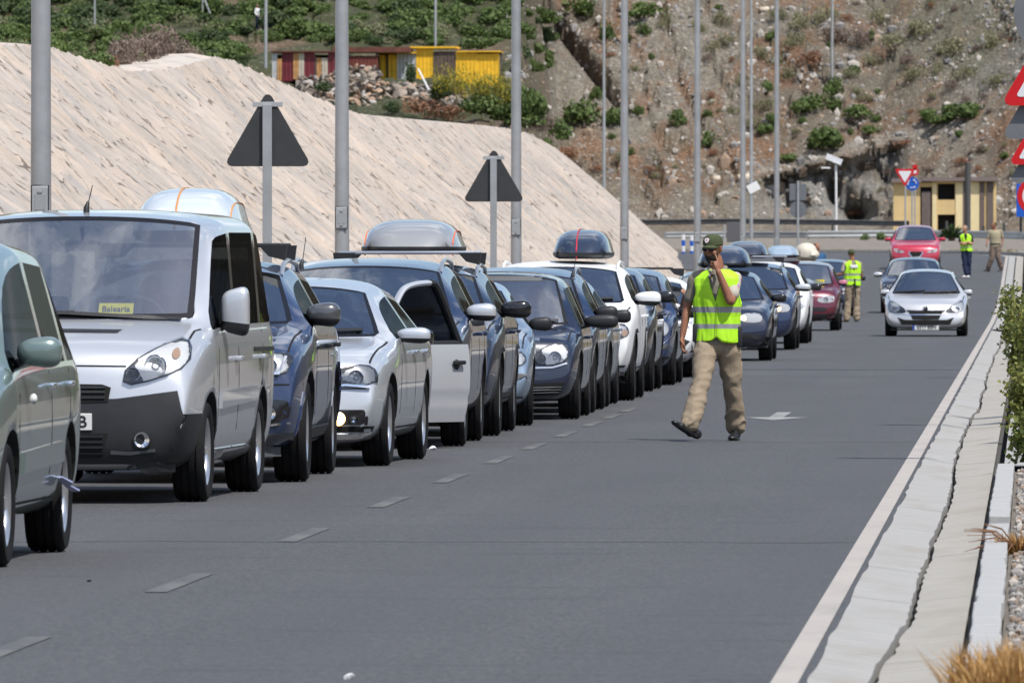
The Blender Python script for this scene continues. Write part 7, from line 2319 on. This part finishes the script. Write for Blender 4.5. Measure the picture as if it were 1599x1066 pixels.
# yellow building ---------------------------------------------
D = 838; s_ = FPX / D
def bw(px_): return (px_ - 1395) / s_
def bz(py_): return (361 - py_) / s_
pb = at(1395, 361, D)
b = empty('building', pb, 0, 'derelict yellow ochre building with dark openings at the foot of the hill', 'building')
M_OCH = mat('ochre_render', (.68, .50, .24), .9, var=.12, vscale=.6)
M_OCH2 = mat('pale_ochre_render', (.80, .66, .38), .9, var=.1, vscale=.8)
M_PIL = mat('grey_brown_pier', (.14, .11, .10), .9, var=.2)
m = MB()
def wallseg(x0, x1, y0, y1): m.box((bw(x0), 0, bz(y1)), (bw(x1), .3, bz(y0)))
wallseg(1395, 1437, 285, 365); wallseg(1437, 1455, 285, 292); wallseg(1455, 1464, 283, 365)
wallseg(1464, 1491, 283, 287); wallseg(1464, 1491, 312, 335); wallseg(1464, 1491, 359, 366); wallseg(1491, 1555, 283, 366)
m.box((bw(1395), .35, bz(361)), (bw(1397), 7, bz(285))); m.box((bw(1553), .35, bz(366)), (bw(1555), 7, bz(283))); m.box((bw(1395), 6.8, bz(366)), (bw(1555), 7.1, bz(283)))
m.build('wall', [M_OCH], b)
m = MB(); m.box((bw(1492), -.06, bz(366)), (bw(1504), -.004, bz(284))); m.box((bw(1513), -.06, bz(366)), (bw(1529), -.004, bz(284))); m.box((bw(1456), -.06, bz(366)), (bw(1462), -.004, bz(286))); m.build('pilaster', [M_OCH2], b)
for x0, x1, y0 in ((1439, 1453, 299), (1504, 1513, 282), (1530, 1537, 284), (1541, 1551, 284)):
    MB().box((bw(x0), -.12, bz(366)), (bw(x1), -.07, bz(y0))).build('pier', [M_PIL], b)
MB().box((bw(1437), .25, bz(361)), (bw(1455), .4, bz(292))).build('door_recess', [M_DRK], b)
for y0, y1 in ((287, 312), (335, 359)):
    MB().box((bw(1464), .6, bz(y1)), (bw(1491), .65, bz(y0))).build('window', [M_DRK], b)
m = MB(); m.box((bw(1392), -.5, bz(285) + .003), (bw(1440), 7.4, bz(279))); m.box((bw(1440) + .003, -.55, bz(283) + .003), (bw(1557), 7.4, bz(277))); m.build('roof', [mat('roof_slab', (.20, .16, .15), .9)], b)
o = MB().tube([at(1511, 375, 800), at(1511, 254, 800)], .22, 8).build('pole', [mat('dark_pole', (.07, .07, .07), .8)], None, True); tag(o, 'dark square headed pole in front of the yellow building', 'pole')
for px_, t_ in ((1478, 345), (1536, 353), (1568, 348)):
    q = at(px_, 372, 500)
    o = MB().tube([q, q + Vector((0, 0, (372 - t_) / 33.6))], .06, 8).build('bollard', [mat('dark_pole', (.07, .07, .07), .8)], None, True); tag(o, 'dark slim bollard before the yellow building', 'bollard', 'dark slim bollards before the yellow building')
q = at(1594, 368, 500); o = MB().tube([q, q + Vector((0, 0, .9)), q + Vector((.15, 0, 1.1)), q + Vector((.8, 0, 1.1))], .06, 8).build('hoop', [M_BLK], None, True); tag(o, 'black hoop barrier at the right edge', 'barrier')

# huts --------------------------------------------------------
def hut(D, X0, pyb, cols, label, roofm, ribs=True, depth=3.5, roof=None):
    s_ = FPX / D; p0 = at(X0, pyb, D)
    r = empty('hut', p0, 0, label, 'hut')
    for x0, x1, top, bot, mt in cols:
        a, c_ = (x0 - X0) / s_, (x1 - X0) / s_; z0, z1 = (pyb - bot) / s_, (pyb - top) / s_
        n = max(3, int((c_ - a) / .12)); V = []; F = []
        yo = rnd.uniform(-.05, .05); tl = rnd.uniform(-.06, .06)
        for i in range(n + 1):
            x = a + (c_ - a) * i / n; y = yo + (.025 if i % 2 else 0)
            V += [(x, y, z0), (x + tl * .3, y, z1 + tl), (x, y + .04, z0), (x + tl * .3, y + .04, z1 + tl)]
        for i in range(n):
            k = 4 * i; F += [(k, k + 4, k + 5, k + 1), (k + 2, k + 3, k + 7, k + 6), (k + 1, k + 5, k + 7, k + 3)]
        F += [(0, 1, 3, 2), (4 * n, 4 * n + 2, 4 * n + 3, 4 * n + 1)]
        obj('panel', mesh('panel', V, F, mt), r)
    x0, x1 = min(c[0] for c in cols), max(c[1] for c in cols)
    w_ = (x1 - x0) / s_
    hz_ = (pyb - min(c[2] for c in cols)) / s_
    MB().box((.05, depth - .05, -.5), (w_, depth, hz_ - .1)).box((.02, .15, -.5), (.06, depth - .1, hz_ - .15)).box((w_ - .04, .15, -.5), (w_, depth - .1, hz_ - .15)).build('back_wall', [mat('hut_dark', (.06, .045, .04), .9)], r)
    for x0, x1, z, dz in roof or [(x0 - 3, x1 + 3, min(c[2] for c in cols), 2)]:
        MB().box(((x0 - X0) / s_, -.25, (pyb - z) / s_ + .004), ((x1 - X0) / s_, depth + .2, (pyb - z + dz) / s_)).build('roof', [roofm], r)
    return r
H_YEL = mat('yellow_sheet', (.80, .45, .015), .6, var=.28, vscale=1.5); H_WHT = mat('pale_sheet', (.46, .47, .47), .6, var=.25, vscale=2); H_BRN = mat('brown_sheet', (.10, .07, .055), .8, var=.4, vscale=2)
H_MAR = mat('maroon_sheet', (.13, .012, .018), .6, var=.3, vscale=2); H_RST = mat('rust_sheet', (.13, .045, .03), .85, var=.45, vscale=2); H_ORG = mat('orange_sheet', (.42, .22, .08), .8, var=.35, vscale=2); H_CRM = mat('cream_sheet', (.42, .38, .30), .8, var=.3, vscale=2)
hut(704, 590, 138, [(590, 603, 85, 134, H_YEL), (604, 607, 86, 132, H_BRN), (607, 620, 85, 134, H_YEL), (620, 650, 82, 136, H_WHT), (650, 677, 77, 140, H_YEL), (677, 712, 81, 138, H_BRN), (712, 745, 82, 138, H_YEL), (745, 780, 84, 138, H_YEL)],
    'bright yellow corrugated hut above the embankment', H_YEL, roof=[(588, 650, 84, 2), (640, 714, 76, 3), (714, 782, 82, 2)])
hut(700, 425, 130, [(425, 433, 84, 124, H_WHT), (433, 440, 92, 126, H_ORG), (440, 458, 82, 127, H_MAR), (458, 467, 84, 124, H_ORG), (467, 475, 86, 124, H_CRM), (475, 492, 82, 124, H_MAR), (492, 495, 88, 124, H_BRN), (495, 503, 90, 124, H_ORG), (503, 512, 90, 124, H_CRM), (512, 523, 82, 124, H_MAR)],
    'patchwork hut of maroon, rust and white sheets above the embankment', H_RST)
hut(702, 523, 130, [(523, 545, 84, 128, H_RST), (545, 590, 90, 106, mat('red_brown_sheet', (.13, .03, .02), .8, var=.4, vscale=1.5)), (523, 548, 88, 128, H_MAR), (586, 590, 84, 132, H_BRN)], 'rusty brown hut between the patchwork hut and the yellow hut', H_RST, roof=[(521, 640, 82, 8)])
# rubble wall of single stones in front of the huts
sw = empty('rubble_wall', at(480, 150, 690), 0, 'tumbledown dry stone wall below the huts', 'stone wall')
M_RB = [mat('wall_stone', (.30, .25, .20), .9, var=.35, vscale=1.5), mat('dark_wall_stone', (.15, .12, .10), .9, var=.3, vscale=1.5), mat('pale_wall_stone', (.44, .40, .36), .9, var=.25, vscale=1.5), mat('pink_wall_stone', (.38, .26, .18), .9, var=.3, vscale=1.5)]
tmpl = []
for q in range(10):
    for mt_ in M_RB:
        m_ = MB(); rock_mesh(m_, Vector((0, 0, 0)), 1, rnd); tmpl.append(m_.me('stone', [mt_], False))
D = 688; s_ = FPX / D
def wtop(x): return float(np.interp(x, [465, 500, 545, 560, 588, 600, 640, 700, 725], [122, 124, 106, 104, 108, 132, 132, 140, 146]))
def wbot(x): return float(np.interp(x, [465, 520, 590, 700, 725], [134, 172, 182, 178, 160]))
cnt = 0; y = 0
for px_ in np.arange(468, 726, 8.2):
    t0, t1 = wtop(px_), wbot(px_)
    yy_ = t0
    while yy_ < t1 and cnt < 290:
        q = at(px_ + rnd.uniform(-3, 3), yy_ + rnd.uniform(-2, 2), D + rnd.uniform(-.4, .8) - (yy_ - t0) * .06)
        o = obj('stone', tmpl[rnd.randrange(40)], sw, q - sw.location, (rnd.random(), rnd.random(), rnd.random() * 6))
        o.scale = (rnd.uniform(.18, .36), rnd.uniform(.2, .35), rnd.uniform(.12, .24)); cnt += 1
        yy_ += rnd.uniform(5.5, 8)
bk = MB(); V = []; F = []
xs_ = np.arange(462, 732, 6)
for x in xs_:
    V += [at(x, wbot(x) + 14, D + .3), at(x, wtop(x) + 3, D + 1.0), at(x, wtop(x) + 3, D + 14)]
for i in range(len(xs_) - 1): F += [(3 * i, 3 * i + 3, 3 * i + 4, 3 * i + 1), (3 * i + 1, 3 * i + 4, 3 * i + 5, 3 * i + 2)]
o = obj('wall_core', mesh('wall_core', [v - sw.location for v in V], F, M_DIRT), sw)
o = MB().tube([at(672, 145, 684), at(653, 108, 686)], .06, 6).build('plank', [M_WHT], None, True); tag(o, 'pale plank leaning against the yellow hut', 'plank')
for px_, py_, w_, h_, k in ((700, 128, 50, 44, 'yellow'), (735, 135, 50, 46, 'yellow'), (765, 140, 50, 48, 'yellow'), (690, 145, 40, 24, 'dark'), (790, 150, 44, 44, 'yellow'), (810, 160, 44, 44, 'green'), (835, 170, 44, 40, 'green'), (640, 118, 22, 26, 'dark'), (745, 165, 60, 30, 'green'), (780, 175, 60, 30, 'green'), (815, 188, 60, 26, 'green'), (660, 168, 60, 22, 'rust'), (690, 176, 60, 22, 'rust'), (712, 182, 40, 20, 'rust'), (850, 196, 40, 24, 'dry'), (870, 205, 40, 30, 'green'), (612, 170, 30, 16, 'dark'), (505, 138, 30, 14, 'dark')):
    q = at(px_, py_ + h_ * .4, 680)
    bush(k, q, w_ / 24.7 * 1.15, h_ / 24.7 * 1.25, {'yellow': 'tall broom bush with yellow flowers in front of the yellow hut', 'dark': 'dark green bush by the rubble wall', 'green': 'green bush right of the huts, just above the embankment', 'rust': 'rust brown brush at the foot of the rubble wall', 'dry': 'dry bush right of the huts'}[k], k + ' bushes near the huts')

# right roadside plants ----------------------------------------
def leafy_shrub(p, hgt, rad, n, label, seed):
    r_ = random.Random(seed); r = empty('shrub', p, 0, label, 'shrub')
    st = MB(); tips = []
    for k in range(16):
        a = r_.random() * 6.28; l_ = r_.uniform(.6, 1)
        t = Vector((math.cos(a) * rad * r_.uniform(.3, 1), math.sin(a) * rad * r_.uniform(.3, 1.6), hgt * l_))
        m1 = t * .5 + Vector((0, 0, hgt * .08)); st.tube([Vector((0, 0, 0)), m1, t], [.008, .006, .003], 5)
        tips.append((m1, t))
    st.build('stems', [mat('stem', (.16, .12, .07), .8)], r)
    V = []; F = []
    for k in range(n):
        m1, t = tips[r_.randrange(16)]
        q = m1.lerp(t, r_.uniform(-.5, 1.05)) + Vector((r_.gauss(0, .05), r_.gauss(0, .08), r_.gauss(0, .04)))
        d = Vector((r_.gauss(0, 1), r_.gauss(0, 1), r_.gauss(.5, .8))).normalized(); s_ = d.cross(Vector((r_.gauss(0, 1), r_.gauss(0, 1), r_.gauss(0, 1)))).normalized()
        L_ = r_.uniform(.03, .06); w_ = L_ * .42; j = len(V)
        V += [q, q + d * L_ * .5 + s_ * w_, q + d * L_, q + d * L_ * .5 - s_ * w_]; F.append((j, j + 1, j + 2, j + 3))
    obj('leaves', mesh('leaves', V, F, leafmat('roadside_leaf', (.06, .10, .02), (.34, .33, .08), .3) if 'roadside_leaf' not in _mats else _mats['roadside_leaf']), r)
for px_, pb_, pt_, rad, n, lb in ((1590, 738, 640, .12, 600, 'low leafy sprig at the right edge, nearest of the roadside shrubs'), (1590, 690, 560, .17, 1300, 'leafy olive green shrub at the right edge in front of the taller one'), (1588, 650, 450, .24, 3200, 'tall leafy shrub growing over the kerb at the right edge'), (1612, 660, 432, .3, 3400, 'bushy shrub mostly outside the right edge')):
    p = gp(px_, pb_) + Vector((.07, 0, 0)); s_ = (pb_ - HOR) / CAM_H
    leafy_shrub(p, (pb_ - pt_) / s_, rad, n, lb, px_ + pb_)
# straw tuft in the lower right corner and dry stalks over the kerb
p = gp(1575, 1100)
V = []; F = []
for k, (dx, dy) in enumerate(((0, 0), (.12, .5), (.2, -.6), (.02, -.9), (.3, .3), (-.05, -.3))):
    q_ = tuft_mesh(420, .20 + .05 * (k % 2), .16, 60 + k, M_STRAW, .005, 1.0); j = len(V)
    V += [v.co + Vector((dx, dy, 0)) for v in q_.vertices]; F += [tuple(i + j for i in f.vertices) for f in q_.polygons]
o = obj('straw_tuft', mesh('straw_tuft', V, F, M_STRAW), None, (p.x, p.y, 0)); tag(o, 'orange dry straw clump in the lower right corner', 'grass')
p = gp(1592, 868); m = MB()
for k in range(26):
    a = rnd.uniform(2.4, 3.9) if k < 12 else rnd.random() * 6.28; L_ = rnd.uniform(.12, .34); t = Vector((math.cos(a) * L_, math.sin(a) * L_ * 2, rnd.uniform(.02, .2)))
    m.tube([Vector((0, 0, .03)), t * .5 + Vector((0, 0, .06)), t], [.004, .003, .0015], 4)
r = empty('dry_weed', p, 0, 'brown dry weed stalks leaning over the kerb at the right edge', 'weed')
m.build('stalks', [mat('dry_stalk', (.22, .12, .07), .9)], r)
obj('blades', tuft_mesh(160, .14, .10, 77, M_STRAW, .006, 1.3), r)
# gravel on the near verge
V = []; F = []; MI = []; k = 0
while k < 2600:
    y = 38 + 60 * rg2.rand() ** 1.3; x = -.09 + rg2.exponential(.25)
    if x > 1: continue
    r_ = rg2.uniform(.006, .022); q = iv * rg2.uniform(.7, 1.25, (len(iv), 1)) * (r_ * rg2.uniform(.7, 1.5, 3)[None, :]) + np.array([x, y, .02 + (x + .12) * .05])[None, :]
    F.append(ifc[:20] + k * len(iv)); V.append(q); MI += [int(rg2.choice(3, p=[.3, .45, .25]))] * 20; k += 1
o = obj('gravel', mesh('gravel', np.concatenate(V), np.concatenate(F).tolist(), M_RK, False, MI)); tag(o, 'loose gravel on the verge right of the kerb', 'gravel', kind='stuff')
# small litter on the road and leaves
for px_, py_, s__, mt_, lb in ((675, 703, .03, M_WHT, 'scrap of white paper on the road by the rear wheel of the silver saloon'), (139, 908, .012, M_DRK, 'small dark stone lying on the empty road'), (545, 1060, .02, M_WHT, 'pale scrap at the lower edge of the road')):
    m = MB(); m.ell((0, 0, s__ * .5), (s__, s__, s__ * .6), 0, 8, 5)
    for v in m.v: v += noise.noise_vector(v * 40) * s__ * .5
    o = m.build('litter', [mt_], None, False, loc=gp(px_, py_)); tag(o, lb, 'litter')
# far roadside clutter left of the junction
for px_, w_, t_, bt_, D, mt_, lb in ((1146, 22, 347, 400, 445, mat('dark_board', (.10, .10, .11), .8), 'dark board on legs behind the walking officer'), ):
    q = at(px_, bt_, D); s_ = FPX / D
    r = empty('notice_board', q, 0, lb, 'board'); MB().bbox((-w_ / s_ / 2, 0, .15), (w_ / s_ / 2, .06, (bt_ - t_) / s_), .01).build('board', [mt_], r)
    MB().tube([(-w_ / s_ / 2 - .1, 0, -.3), (-w_ / s_ / 2 - .1, 0, (bt_ - t_ - 4) / s_)], .05, 8).build('leg', [M_GALV], r, True)
for k, (px_, t_, bt_) in enumerate(((1067, 366, 402), (1080, 368, 400))):
    q = at(px_, bt_, 430); s_ = FPX / 430; r = empty('marker_post', q, 0, ('left' if k == 0 else 'right') + ' blue and white marker post behind the foot of the embankment', 'marker post')
    h_ = (bt_ - t_) / s_
    for j in range(4): MB().lathe([(.001, h_ * j / 4), (.075, h_ * j / 4 + .002), (.075, h_ * (j + 1) / 4 - .002), (.001, h_ * (j + 1) / 4)], 14, 'z').build('band', [[M_SBLU, M_SWHT][j % 2]], r, True)
